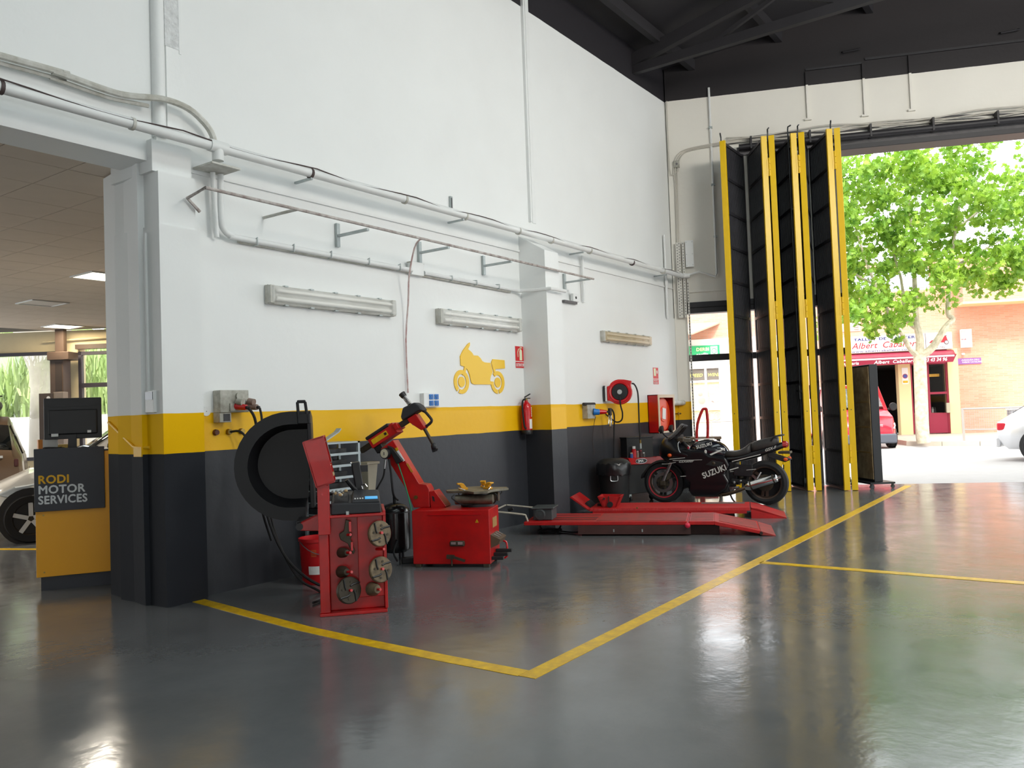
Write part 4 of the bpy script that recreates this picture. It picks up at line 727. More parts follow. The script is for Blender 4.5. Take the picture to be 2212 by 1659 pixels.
# slotted steel upright at the jamb
m_slot = M('slotted_white', '#dcdad2', .5, var=.1, vs=8); su = thing('slotted_upright', 'white slotted steel upright standing at the hall corner', 'upright', RP(.0, -.07, 0), RA)
MB().box(.02, .10, 0, .03, 2.93, 4.24).build('slotted_face', m_slot, su); MB().box(.125, .165, -.02, .03, 2.93, 4.24).build('slotted_face', m_slot, su); MB().box(.185, .215, -.02, .05, .02, 3.6).build('slotted_strip', m_slot, su)
for x0, n_, z0 in ((.045, 26, 2.96), (.08, 26, 2.98), (.145, 26, 2.97)):
    h_ = MB(); y = -.001 if x0 < .1 else -.021
    for i in range(n_): h_.box(x0-.006, x0+.006, y-.002, y, z0+i*.049, z0+i*.049+.022)
    tag(h_.build('slot_holes', m_gry, su, smooth=False), kind='stuff')
h_ = MB()
for i in range(70): h_.box(.193, .207, -.023, -.02, .05+i*.05, .05+i*.05+.024)
tag(h_.build('slot_holes', m_gry, su, smooth=False), kind='stuff')
cvp = thing('cover_plate', 'flat white cover plate screwed above the slotted upright', 'plate', RP(.18, -.03, 3.80), RA); MB().box(0, .14, -.05, .0, 0, .46).build('plate', m_white, cvp, bevel=.003)
for x in (.02, .12):
    for z in (.03, .22, .43): MB().cyl((x, -.053, z), (x, -.05, z), .005, n=8).build('screw', m_gry, cvp)
cr = thing('corner_pipe', 'white pipe bending round the hall corner and rising on the street wall', 'pipe', (0, 0, 0))
MB().tube([(13.30, 5.74, 3.645), RP(.20, -.14, 3.64), RP(.24, -.14, 3.64)], .04, 10).build('elbow', m_pvc, cr); MB().tube([RP(.20, -.13, 3.65), RP(.40, -.08, 3.70), RP(.67, -.07, 3.60), RP(.69, -.05, 3.66), RP(.70, -.03, 5.2), RP(.70, -.03, 6.9)], .019, 8).build('riser', m_pvc, cr)
for z in (4.3, 5.2, 6.2): MB().at(RP(.70, -.03, z), RA).box(-.03, .03, -.025, .03, -.015, .015).build('clip', m_galv, cr)
cc = thing('corner_cables', 'loose thin cables looping from the corner to the door track', 'cable', (0, 0, 0))
for i in range(3): MB().tube([RP(.05+.015*i, -.03, 4.22), RP(.06+.02*i, -.03, 5.2), RP(.05+.03*i, -.03, 5.6-.04*i), RP(.14+.02*i, -.03, 5.80-.03*i), RP(.35, -.03, 5.88-.02*i), RP(.9, -.05, 5.92-.02*i), RP(1.2, -.05, 5.9)], .008, 6, smooth=4).build('cable', m_cab, cc)
MB().tube([RP(-.02, -.03, 6.75), RP(-.02, -.03, 5.55), RP(.04, -.03, 5.46), RP(.12, -.03, 5.50), RP(.12, -.03, 5.58)], .008, 6, smooth=3).build('cable', m_cab, cc)
cj = thing('cable_box', 'small open junction box among the corner cables', 'junction box', RP(.10, 0, 5.62), RA); MB().box(-.05, .05, -.05, 0, -.06, .06).build('box', m_sock, cj, bevel=.004); MB().cyl((0, -.055, 0), (0, -.05, 0), .02, n=10).build('screw_boss', m_gry, cj)
# thermostat on the column
ts = thing('thermostat', 'white thermostat with dark display on the column side', 'thermostat', (3.625, 6.0, 1.57), -PI/2); MB().box(-.06, .06, -.03, 0, -.08, .09).build('case', m_white, ts, bevel=.006); MB().box(-.05, .05, -.033, -.03, .02, .08).build('display', M('display_dark', '#20303a', .2), ts)
# diagonal yellow-painted conduit on the column
rc = thing('wall_plate_ring', 'round white wall plate left of the socket box', 'wall plate', (4.06, 5.95, 1.49)); MB().lathe([(0, 0), (.04, 0), (.038, .006), (0, .006)], (0, 0, 0), (0, -1, 0), n=24).build('plate', m_white, rc); MB().cyl((0, -.008, 0), (0, -.006, 0), .004, n=8).build('screw', m_gry, rc)
# ================================================================== WHEEL BALANCER
m_hood = M('hood_black', '#17181b', 0.42, var=.15, vs=4, spec=.35); m_cast = M('cast_brown', '#8c7a60', 0.5, .35, var=.4, vs=16, var_col='#55493a'); m_castd = M('cast_dark', '#4c4438', 0.5, .4, var=.3, vs=14); m_dgrey = M('tray_grey', '#2b2c31', 0.55, var=.2, vs=10); m_cart = M('keypad_beige', '#b49a70', .6); m_screen = M('panel_screen', '#38a0dc', .3, emit='#38a0dc', es=.6)
ba = thing('wheel_balancer', 'red wheel balancer with black wheel hood and brown discs on pegs', 'wheel balancer', (3.974, 4.538, 0), math.radians(-44.1))
MB().box(-.005, .465, -.01, .50, 0, .022).build('base_plate', m_red, ba, bevel=.004)
MB().box(0, .068, 0, .48, .022, .60).build('left_column', m_red, ba, bevel=.005)
MB().box(.068, .45, .07, .48, .022, .69).build('cabinet', m_red, ba, bevel=.005)
MB().box(.27, .45, .03, .09, .11, .69).build('right_box', m_red, ba, bevel=.005); MB().box(.45, .472, .02, .48, .022, .72).build('side_flange', m_red, ba, bevel=.004)
MB().box(.066, .468, -.015, .48, .687, .706).build('shelf', m_red, ba, bevel=.004)
MB().box(0.0, .083, -.03, .05, .575, .925).build('neck', m_red, ba, bevel=.004); MB().cyl((.035, -.036, .86), (.035, -.03, .86), .008, n=10).build('bolt', m_redg, ba)
# tilted display box, open on its right side
dq = [(-.09, 1.234), (.056, 1.274), (.124, .942), (-.002, .907)]
MB().prism(dq, (0, -.05, 0), (1, 0, 0), (0, 0, 1), (0, .012, 0)).build('display_back', m_red, ba, bevel=.002)
db = MB(); db.prism(dq, (0, .21, 0), (1, 0, 0), (0, 0, 1), (0, .012, 0)); db.bar((-.085, .085, 1.23), (.052, .085, 1.268), .27, .012); db.bar((0, .085, .913), (.122, .085, .948), .27, .012); db.bar((-.085, .085, 1.23), (-.0, .085, .912), .27, .012, up=(1, 0, .3)); db.build('display_shell', m_red, ba)
MB().bar((.02, .09, .97), (.115, .09, .995), .22, .02).bar((.03, .12, 1.0), (.09, .12, 1.06), .2, .015).build('display_keypad', m_cart, ba); MB().tube([(.055, .205, 1.22), (.065, .2, 1.235), (.10, .2, 1.08), (.09, .205, 1.07)], .003, 5).build('display_rim', m_galv, ba)
# tray with control panel
t_ = MB(); t_.hexa([(.086, -.005, .706), (.443, -.005, .706), (.443, .46, .706), (.086, .46, .706)], [(.09, .0, .79), (.44, .0, .78), (.44, .45, .83), (.09, .45, .84)]); t_.build('weight_tray', m_dgrey, ba, bevel=.012)
MB().hexa([(.23, .005, .782), (.435, .005, .779), (.435, .30, .812), (.23, .30, .812)], [(.24, .012, .805), (.43, .012, .80), (.43, .29, .85), (.25, .29, .855)]).build('control_panel', m_dgrey, ba, bevel=.008)
MB().hexa([(.11, .02, .79), (.215, .02, .79), (.215, .30, .82), (.11, .30, .82)], [(.115, .03, .80), (.21, .03, .80), (.21, .29, .835), (.115, .29, .835)]).build('tray_well', m_black, ba)
MB().hexa([(.33, .03, .806), (.42, .03, .804), (.42, .09, .815), (.33, .09, .817)], [(.33, .03, .810), (.42, .03, .808), (.42, .09, .819), (.33, .09, .821)]).build('display_panel', m_screen, ba)
for k in range(4): MB().ball((.26+.018*k, .035, .812), .006, n=8, m=6).build('button', m_white, ba)
MB().box(.195, .215, -.012, -.004, .705, .73).build('latch', m_galv, ba)
rr = random.Random(5)
for k in range(9): MB().ball((.10+rr.random()*.10, .05+rr.random()*.2, .84+rr.random()*.02), .014, .012, .012, n=7, m=5).build('balance_weight', m_cart if k % 2 else m_galv, ba)
MB().hexa([(.265, .36, .83), (.33, .36, .83), (.33, .46, .83), (.265, .46, .83)], [(.235, .36, 1.05), (.30, .36, 1.06), (.30, .46, 1.06), (.235, .46, 1.05)]).build('gauge_arm', m_black, ba, bevel=.012); MB().tube([(.20, .34, .93), (.25, .36, .86), (.28, .38, .84)], .018, 8).build('lever', m_black, ba); MB().box(.30, .36, .38, .44, .98, 1.03).build('arm_bracket', m_black, ba)
MB().tube([(.315, .33, .855), (.31, .33, .88), (.335, .33, .89), (.35, .33, .87)], .006, 6).build('chrome_hook', m_chrome, ba)
MB().prism([(-.15, .645), (-.02, .70), (.01, .70), (.01, .59), (-.13, .60)], (0, .08, 0), (1, 0, 0), (0, 0, 1), (0, .10, 0)).build('hood_arm', m_red, ba, bevel=.006); MB().cyl((-.135, .07, .63), (-.135, .19, .63), .026, n=16).build('hood_pivot', m_black, ba)
# pegs, flanges and cones
pd = Vector((.52, -.84, .10)).normalized()
def peg(x, z, L=.13, y=.07):
    MB().cyl((x, y, z), Vector((x, y, z))+pd*L, .010, n=10).build('peg', m_redg, ba)
def flange(x, z, r, mm, y=.07):
    c_ = Vector((x, y, z))+pd*.075; p = MB().lathe([(0, 0), (r*.9, 0), (r, .008), (r, .028), (r*.93, .034), (0, .034)], c_, pd, n=32).build('flange_disc', mm, ba)
    u, v, d = frame_of(pd)
    for k in range(4):
        a = k*PI/2+.5; q = c_+d*.036; pts = [q+u*(r*f*math.cos(a+g))+v*(r*f*math.sin(a+g)) for f, g in ((.98, 0), (.75, .12), (.5, .45), (.32, .9))]
        MB().tube(pts, .007, 6).build('curved_slot', m_black, p)
        h = q+u*(r*.62*math.cos(a+.85))+v*(r*.62*math.sin(a+.85)); MB().cyl(h-d*.001, h+d*.002, .009, n=10).build('bolt_hole', m_castd, p)
    return p
def cone(x, z, r, mm, y=.07): MB().lathe([(0, 0), (r, 0), (r, .02), (r*.95, .025), (r*.95, .045), (r*.55, .085), (r*.35, .085), (0, .085)], Vector((x, y, z))+pd*.02, pd, n=24).build('centring_cone', mm, ba)
peg(.375, .555); flange(.375, .55, .092, m_cast); peg(.375, .30); flange(.375, .295, .092, m_cast); peg(.15, .165); flange(.15, .165, .095, m_castd)
peg(.14, .295, .16); cone(.135, .295, .042, m_castd); peg(.345, .165, .14, .03); cone(.345, .165, .048, m_cast, .03); peg(.14, .43, .15); cone(.14, .43, .036, m_castd); peg(.40, .445, .10, .03)
# calliper-shaped gauge hanging on a peg
peg(.16, .555, .12); MB().prism([(.19, .67), (.215, .66), (.215, .58), (.235, .56), (.22, .53), (.25, .44), (.235, .42), (.20, .50), (.15, .53), (.14, .57), (.175, .59)], (0, .0, 0), (1, 0, 0), (0, 0, 1), (0, .05, 0)).build('clamp_gauge', m_castd, ba, bevel=.006); MB().box(.212, .228, -.006, .0, .585, .655).build('red_insert', m_redg, ba); MB().box(.222, .236, -.006, 0, .45, .51).build('red_insert', m_redg, ba)
# hood
hx, hz, hy = -.213, 1.046, .45
path = [(.155, .405, 0)]+[(.08, .405, 0)]+[(math.cos(math.radians(a)), math.sin(math.radians(a)), 1) for a in range(90, 271, 9)]+[(.10, -.405, 0)]
def hood_ring(p, r_, y):
    if p[2]: return Vector((hx+p[0]*r_, y, hz+p[1]*r_))
    return Vector((hx+p[0], y, hz+(r_ if p[1] > 0 else -r_)))
hm = MB(); sec = [(.315, hy), (.412, hy), (.412, hy+.05), (.365, hy+.27), (.31, hy+.30), (.27, hy+.28), (.315, hy+.004)]
hm.loft([[hood_ring(p, r_, y) for r_, y in sec] for p in path]); hm.build('hood_shell', m_hood, ba, angle=50)
bp_ = MB(); outl = [hood_ring(p, .33, 0) for p in path]; bp_.prism([(q.x, q.z) for q in outl], (0, hy+.27, 0), (1, 0, 0), (0, 0, 1), (0, .012, 0)); bp_.build('hood_back', m_hood, ba, smooth=False)
eg = MB(); eg.hexa([(-.075, hy-.01, .72), (-.045, hy-.01, .72), (-.045, hy+.25, .72), (-.075, hy+.25, .72)], [(-.085, hy-.01, 1.37), (-.055, hy-.01, 1.37), (-.055, hy+.25, 1.37), (-.085, hy+.25, 1.37)]); eg.build('hood_edge', m_hood, ba, bevel=.006)
hd_ = MB(); hd_.bar((-.145, hy, 1.40), (-.152, hy, 1.53), .03, .022); hd_.bar((-.075, hy, 1.36), (-.095, hy, 1.53), .03, .022); hd_.bar((-.155, hy, 1.53), (-.09, hy, 1.53), .03, .024); hd_.box(-.155, -.06, hy-.015, hy+.015, 1.36, 1.44); hd_.build('hood_handle', m_hood, ba, bevel=.008)
MB().box(-.165, -.02, .20, .45, .60, .66).build('hood_hinge', m_black, ba, bevel=.01)

# ================================================================== TYRE CHANGER
tc = thing('tyre_changer', 'red tyre changer with tilted column and round turntable', 'tyre changer', (5.684, 5.215, 0), math.radians(-65.86))
MB().box(0, .73, 0, .40, .03, .52).build('cabinet', m_red, tc, bevel=.006); MB().box(.15, .66, -.006, .0, .478, .486).build('raised_seam', m_redg, tc)
for x, y in ((.02, .02), (.66, .02), (.02, .36), (.66, .36)): MB().box(x, x+.055, y-.02, y+.035, 0, .03).build('foot', m_castd, tc, bevel=.004)
wt = MB(); wt.prism([(.60, .405), (.632, .405), (.616, .435)], (0, -.003, 0), (1, 0, 0), (0, 0, 1), (0, .003, 0)); wt.build('warning_triangle', m_yel, tc); MB().prism([(.613, .411), (.619, .411), (.616, .426)], (0, -.005, 0), (1, 0, 0), (0, 0, 1), (0, .002, 0)).build('warning_mark', m_black, tc)
MB().box(.36, .50, -.035, 0, .195, .245).build('badge', m_castd, tc, bevel=.012); MB().box(.375, .42, -.04, -.034, .215, .235).box(.44, .485, -.04, -.034, .213, .237).build('badge_mark', m_alu, tc)
MB().bar((.33, -.03, .105), (.40, -.03, .10), .03, .035).bar((.39, -.03, .10), (.50, -.03, .065), .02, .022).cyl((.375, -.03, .10), (.375, -.03, .02), .008, n=8).build('pedal_lever', m_castd, tc)
MB().box(.73, .734, .13, .30, .34, .43).build('rating_plate', M('brass_plate', '#a8824a', .5), tc)
MB().hexa([(.73, .03, .17), (.80, .03, .20), (.80, .30, .20), (.73, .30, .17)], [(.73, .03, .29), (.82, .03, .245), (.82, .30, .245), (.73, .30, .29)]).build('pedal_cover', M('pedal_brown', '#5c4a38', .6), tc)
for k in range(3): MB().bar((.75, .08+k*.08, .29), (.80, .08+k*.08, .265), .012, .006).build('pedal_mark', m_alu, tc)
for k in range(3): MB().box(.73, .84+.02*k, .04+k*.09, .085+k*.09, .06+.02*k, .09+.02*k).build('pedal', m_black, tc, bevel=.005)
MB().tube([(.80, .25, .20), (.83, .25, .18), (.83, .25, .06), (.78, .25, .04)], .009, 7, smooth=3).build('red_hose', m_redg, tc)
# column
MB().prism([(-.06, .52), (.10, .52), (.10, .69), (.075, .735), (.005, .745), (-.245, 1.17), (-.37, 1.09), (-.12, .68)], (0, .24, 0), (1, 0, 0), (0, 0, 1), (0, .16, 0)).build('column', m_red, tc, bevel=.006)
MB().prism([(.11, .52), (.165, .50), (.265, .525), (.15, .68), (.10, .67)], (0, .24, 0), (1, 0, 0), (0, 0, 1), (0, .18, 0)).build('column_foot', m_red, tc, bevel=.005); MB().prism([(.135, .585), (.155, .575), (.147, .62), (.127, .63)], (0, .235, 0), (1, 0, 0), (0, 0, 1), (0, .006, 0)).build('slot', m_black, tc)
MB().cyl((-.03, .22, .62), (-.03, .24, .62), .018, n=12).build('pivot_bolt', m_brass, tc)
MB().prism([(-.21, 1.06), (-.19, 1.07), (-.13, .97), (-.15, .96)], (0, .235, 0), (1, 0, 0), (0, 0, 1), (0, .006, 0)).build('white_label', m_white, tc); MB().prism([(-.225, 1.09), (-.20, 1.10), (-.19, 1.075), (-.213, 1.063)], (0, .235, 0), (1, 0, 0), (0, 0, 1), (0, .006, 0)).build('yellow_label', m_yel, tc); MB().prism([(-.12, .94), (-.10, .945), (-.05, .86), (-.07, .855)], (0, .236, 0), (1, 0, 0), (0, 0, 1), (0, .005, 0)).build('worn_label', M('worn_orange', '#c8862a', .6), tc)
# head
ax = Vector((.27, 0, .157)).normalized(); up = Vector((-ax.z, 0, ax.x))
def hb(x0, x1, z0, z1, y0, y1, name, mat, bevel=.005):
    o = Vector((-.40, 0, 1.185)); b = MB(); c4 = [o+ax*x0+up*z0, o+ax*x1+up*z0, o+ax*x1+up*z1, o+ax*x0+up*z1]
    b.add([Vector((p.x, y0, p.z)) for p in c4]+[Vector((p.x, y1, p.z)) for p in c4], [(0, 1, 2, 3), (7, 6, 5, 4), (0, 4, 5, 1), (1, 5, 6, 2), (2, 6, 7, 3), (3, 7, 4, 0)]); return b.build(name, mat, tc, bevel=bevel)
hb(-.09, .21, -.055, .055, .23, .41, 'head_box', m_red); hb(-.10, .17, .04, .075, .22, .42, 'head_cover', m_black, .012); hb(.20, .245, -.03, .035, .22, .42, 'head_collar', m_red); hb(-.085, .0, -.12, -.05, .25, .40, 'head_under', m_black, .01); hb(-.06, .12, -.028, .022, .225, .231, 'warning_label', m_yel, 0); hb(.085, .11, -.015, .01, .223, .226, 'label_triangle', m_black, 0)
hb(-.23, .36, -.026, .026, .29, .345, 'horizontal_arm', m_castd, .004)
MB().prism([(-.15, 1.352), (-.162, 1.39), (-.14, 1.475), (-.02, 1.523), (.03, 1.49), (.066, 1.44), (.02, 1.438), (-.069, 1.394)], (0, .24, 0), (1, 0, 0), (0, 0, 1), (0, .16, 0)).build('arm_cap', m_dgrey, tc, bevel=.015)
MB().prism([(-.105, 1.365), (-.015, 1.415), (.072, 1.278), (.034, 1.252), (-.083, 1.332)], (0, .26, 0), (1, 0, 0), (0, 0, 1), (0, .12, 0)).build('arm_block', m_red, tc, bevel=.006)
MB().cyl((.045, .32, 1.275), (.126, .32, 1.121), .017, n=12).build('tool_rod', m_castd, tc); MB().ball((.135, .32, 1.095), .028, .025, .035, n=10, m=8).bar((.12, .32, 1.08), (.17, .32, 1.06), .03, .025).bar((.13, .32, 1.08), (.14, .32, 1.04), .03, .03).build('mount_head', m_black, tc)
sp = [Vector((-.088, .32, 1.505))+Vector((-.062, 0, .086))*(i/96)+Vector((math.cos(i*PI/6)*.021*.81, math.sin(i*PI/6)*.021, math.cos(i*PI/6)*.021*.58)) for i in range(97)]
MB().tube(sp, .004, 5).build('spring', m_alu, tc); MB().cyl((-.088, .32, 1.505), (-.15, .32, 1.59), .012, n=10).build('spring_rod', m_castd, tc); MB().lathe([(0, 0), (.026, 0), (.03, .012), (.034, .045), (.028, .05), (0, .05)], (-.142, .32, 1.578), (-.59, 0, .81), n=20).build('spring_cap', m_black, tc)
MB().tube([(.035, .32, 1.44), (.065, .32, 1.425), (.118, .32, 1.36), (.122, .32, 1.335), (.10, .32, 1.31), (.06, .32, 1.285)], .014, 8, smooth=3).build('handle', m_black, tc); MB().cyl((-.06, .30, 1.335), (-.045, .27, 1.315), .014, n=10).build('white_valve', m_white, tc)
# gauge and hoses
MB().lathe([(0, 0), (.05, 0), (.052, .01), (.052, .04), (.046, .045), (.043, .04), (0, .04)], (-.30, .21, 1.046), (-.25, -1, 0), n=28).build('gauge_case', m_black, tc); MB().lathe([(0, 0), (.043, 0), (0, .002)], (-.3105, .169, 1.046), (-.25, -1, 0), n=28).build('gauge_dial', M('dial_cream', '#e4dfc8', .4), tc); MB().box(-.315, -.309, .163, .166, 1.03, 1.06).build('gauge_needle', m_black, tc)
MB().prism([(-.29, 1.12), (-.24, 1.10), (-.14, .97), (-.20, .94)], (0, .19, 0), (1, 0, 0), (0, 0, 1), (0, .05, 0)).build('gauge_bracket', m_black, tc, bevel=.006)
MB().cyl((-.31, .2, .985), (-.323, .2, .90), .013, n=10).build('inflator', m_alu, tc); MB().tube([(-.323, .2, .90), (-.34, .2, .82), (-.40, .2, .72), (-.45, .22, .62), (-.46, .3, .50)], .008, 7, smooth=4).build('black_hose', m_rub, tc); MB().tube([(-.275, .2, .99), (-.26, .2, .85), (-.25, .22, .65), (-.27, .4, .58)], .010, 7, smooth=4).build('black_hose', m_rub, tc)
MB().tube([(-.20, .22, .96), (-.16, .22, .84), (-.10, .21, .64), (-.06, .18, .50), (-.012, .12, .38), (-.01, .10, .30)], .006, 7, smooth=4).build('green_hose', M('green_hose', '#1f8a60', .5), tc)
# turntable
m_tt = M('worn_steel', '#8a8576', .45, .6, var=.35, vs=10, var_col='#5c5648')
tp_ = []
for k in range(4):
    a = k*PI/2+.35
    for f, g in ((.30, -.22), (.30, .22), (.215, .55), (.215, PI/2-.55)): tp_.append((f*math.cos(a+g), f*math.sin(a+g)))
MB().prism(tp_, (.54, .36, .655), (1, 0, 0), (0, 1, 0), (0, 0, .022)).build('turntable_plate', m_tt, tc, bevel=.003)
MB().cyl((.54, .36, .52), (.54, .36, .545), .16, n=28).cyl((.54, .36, .545), (.54, .36, .655), .10, n=20).build('turntable_hub', m_black, tc)
for s_, nm in ((-1, 'cylinder'), (1, 'cylinder')): MB().cyl((.36, .36+s_*.13, .59), (.72, .36+s_*.13, .59), .045, n=16).build('clamp_cylinder', m_tt, tc)
for k in range(4):
    a = k*PI/2+.9; p = Vector((.54+.27*math.cos(a), .36+.27*math.sin(a), .645)); q = Vector((.54+.15*math.cos(a+.5), .36+.15*math.sin(a+.5), .55))
    MB().tube([p, p+Vector((.03*math.cos(a), .03*math.sin(a), -.03)), p*.5+q*.5+Vector((0, 0, -.05)), q], .006, 6, smooth=3).build('air_line', m_rub, tc)
m_oj = M('jaw_orange', '#e0a020', .45)
for k, (x, y, r_) in enumerate(((.43, .30, .5), (.64, .34, 2.6), (.56, .56, 1.6))):
    g = MB().at((x, y, .677), r_); g.box(-.05, .03, -.025, .025, 0, .02); g.hexa([(-.03, -.02, .02), (.02, -.02, .02), (.02, .02, .02), (-.03, .02, .02)], [(-.06, -.022, .06), (-.01, -.022, .06), (-.01, .022, .06), (-.06, .022, .06)]); g.box(-.07, -.02, -.025, .025, .05, .065); g.build('yellow_jaw', m_oj, tc, bevel=.004)
    MB().tube([Vector((x, y, .68)), Vector((x+.05*math.cos(r_+PI), y+.05*math.sin(r_+PI)-.02, .70)), Vector((x+.03, y-.08, .678))], .006, 6, smooth=3).build('chrome_pin', m_chrome, tc)
# air tank standing behind the changer
tk = thing('air_tank', 'black upright air tank behind the tyre changer', 'air tank', (5.684+.409*(-.32)+.913*.45, 5.215-.913*(-.32)+.409*.45, 0))
MB().lathe([(0, .07), (.10, .07), (.14, .10), (.145, .13), (.145, .46), (.14, .49), (.10, .53), (.03, .55), (0, .55)], n=28).build('vessel', M('tank_black', '#141416', .25, coat=.3), tk); MB().lathe([(.147, .455), (.147, .467)], n=28, cap=False).build('weld_band', m_black, tk); MB().cyl((0, 0, .55), (0, 0, .61), .018, n=10).build('valve', m_black, tk)
for k in range(3): a = k*2*PI/3+.4; MB().cyl((.10*math.cos(a), .10*math.sin(a), 0), (.10*math.cos(a), .10*math.sin(a), .09), .012, n=8).build('leg', m_black, tk)
bl_ = thing('bead_hose', 'black hose and box lying beside the air tank', 'hose', (5.88, 5.42, 0), math.radians(-40)); MB().box(-.09, .07, -.05, .05, .0, .05).build('box', m_black, bl_, bevel=.008); MB().tube([(-.13, .0, .02), (-.16, .05, .10), (-.12, .08, .2)], .010, 7, smooth=3).build('hose', m_rub, bl_)

# ---- rack, cream box, bucket
rk = thing('parts_rack', 'grey metal rack of shallow trays behind the wheel balancer', 'rack', (5.0, 5.60, 0)); m_rack = M('rack_grey', '#a9b4b8', .45, .3, var=.15, vs=8)
for x in (0, .405):
    for y in (0, .26): MB().box(x, x+.025, y, y+.025, 0, 1.18).build('upright', m_rack, rk)
for k in range(9):
    z = .22+k*.105; s_ = MB(); s_.box(.0, .43, 0, .28, z, z+.006); s_.box(0, .43, -.004, 0, z, z+.022); s_.build('tray', m_rack, rk); s2_ = MB(); s2_.box(.03, .40, .15, .27, z+.006, z+.055); s2_.build('dark_drawer', m_black, rk)
MB().box(0, .43, 0, .28, 1.165, 1.18).build('top', m_rack, rk); MB().bar((.06, .1, 1.185), (.24, .1, 1.27), .06, .01).bar((.24, .1, 1.27), (.27, .1, 1.30), .06, .012).build('scoop', m_rack, rk)
wp = thing('wheel_weight', 'small shiny weights in the grey rack tray', 'weights', (5.33, 5.62, .97)); MB().ball((0, 0, .012), .016, .012, .012, n=8, m=6).build('weight', m_chrome, wp); MB().ball((.03, .01, .01), .012, .012, .010, n=8, m=6).build('weight', m_chrome, wp)
cb = thing('cream_container', 'tapered cream plastic container on the wall behind the balancer', 'container', (5.81, 5.95, .65)); MB().hexa([(-.04, -.10, 0), (.05, -.10, 0), (.05, 0, 0), (-.04, 0, 0)], [(-.07, -.13, .30), (.07, -.13, .30), (.07, 0, .30), (-.07, 0, .30)]).build('body', M('cream_plastic', '#cfc6ae', .6), cb, bevel=.005); MB().box(-.085, .085, -.14, 0, .285, .31).build('rim', M('cream_plastic', '#cfc6ae', .6), cb, bevel=.004)
bk = thing('red_bucket', 'red plastic bucket with white label behind the balancer', 'bucket', (4.83, 5.52, 0)); MB().lathe([(0, 0), (.135, 0), (.14, .01), (.16, .36), (.168, .36), (.168, .385), (.155, .385), (.135, .02), (0, .02)], n=32).build('shell', M('bucket_red', '#c8141c', .4), bk); MB().lathe([(.150, .09), (.154, .16)], n=10, a0=math.radians(195), a1=math.radians(240), ref=(1, 0, 0)).build('label', m_white, bk); MB().lathe([(.156, .24), (.160, .30)], n=8, a0=math.radians(205), a1=math.radians(222), ref=(1, 0, 0)).build('orange_sticker', M('sticker_orange', '#c84a20', .5), bk)
MB().tube([(.168*math.cos(a), .168*math.sin(a), .37-.12*math.sin((a-PI*.9)*1.0)) for a in [PI*.9+PI*k/10 for k in range(11)]], .004, 5).build('handle', m_gry, bk)
# ================================================================== MOTORCYCLE LIFTS
m_lift = M('lift_red', '#c40c10', .45, var=.25, vs=7, var_col='#9c1414', rvar=.1); m_liftw = M('lift_worn', '#a82c26', .6, var=.35, vs=9, var_col='#7c302a'); m_rustd = M('rust_dark', '#3c2420', .7, var=.3, vs=10)
def plate_mat():
    m = bpy.data.materials.new('diamond_plate_red'); m.use_nodes = True; nt = m.node_tree; b = nt.nodes['Principled BSDF']; b.inputs['Base Color'].default_value = lin('#c81216'); b.inputs['Roughness'].default_value = .4
    tc_ = nt.nodes.new('ShaderNodeTexCoord'); vs = []
    for ang in (PI/4, -PI/4):
        mp_ = nt.nodes.new('ShaderNodeMapping'); mp_.inputs['Rotation'].default_value = (0, 0, ang); mp_.inputs['Scale'].default_value = (28, 55, 28); nt.links.new(tc_.outputs['Object'], mp_.inputs['Vector'])
        vo = nt.nodes.new('ShaderNodeTexVoronoi'); vo.inputs['Randomness'].default_value = 0.0; nt.links.new(mp_.outputs['Vector'], vo.inputs['Vector']); vs.append(vo)
    mn = nt.nodes.new('ShaderNodeMath'); mn.operation = 'MINIMUM'; nt.links.new(vs[0].outputs['Distance'], mn.inputs[0]); nt.links.new(vs[1].outputs['Distance'], mn.inputs[1])
    bp = nt.nodes.new('ShaderNodeBump'); bp.invert = True; bp.inputs['Strength'].default_value = .6; bp.inputs['Distance'].default_value = .01; nt.links.new(mn.outputs[0], bp.inputs['Height']); nt.links.new(bp.outputs['Normal'], b.inputs['Normal']); return m
l1 = thing('motorcycle_lift', 'low worn red motorcycle lift with hinged ramp and grey vise', 'motorcycle lift', (7.903, 4.755, 0), math.radians(-68.5))
MB().box(-.635, 1.165, 0, .76, .118, .157).build('platform', m_lift, l1, bevel=.006); MB().box(.18, 1.15, .05, .71, .157, .161).build('worn_plate', m_liftw, l1)
for y in (.16, .36, .56): MB().box(-.52, .16, y, y+.035, .1565, .159).build('groove', m_rustd, l1)
MB().box(-.52, .16, .24, .30, .157, .163).build('slide_bar', m_liftw, l1); MB().cyl((1.17, -.02, .125), (1.17, .78, .125), .022, n=10).build('hinge', m_lift, l1); MB().ball((1.17, -.03, .118), .03, n=10, m=8).build('hinge_knob', M('knob_pink', '#d82848', .4), l1)
MB().hexa([(1.185, 0, .118), (1.45, 0, .118), (1.45, .76, .118), (1.185, .76, .118)], [(1.185, 0, .157), (1.45, 0, .157), (1.45, .76, .157), (1.185, .76, .157)]).build('rear_deck', m_lift, l1, bevel=.005); MB().box(1.2, 1.44, .06, .7, .157, .160).build('worn_plate', m_liftw, l1)
MB().hexa([(1.45, 0, .118), (1.92, 0, .02), (1.92, .76, .02), (1.45, .76, .118)], [(1.45, 0, .157), (1.92, 0, .055), (1.92, .76, .055), (1.45, .76, .157)]).build('ramp', m_lift, l1, bevel=.004); MB().hexa([(1.50, .08, .1465), (1.90, .08, .0593), (1.90, .68, .0593), (1.50, .68, .1465)], [(1.50, .08, .150), (1.90, .08, .063), (1.90, .68, .063), (1.50, .68, .150)]).build('worn_plate', m_liftw, l1)
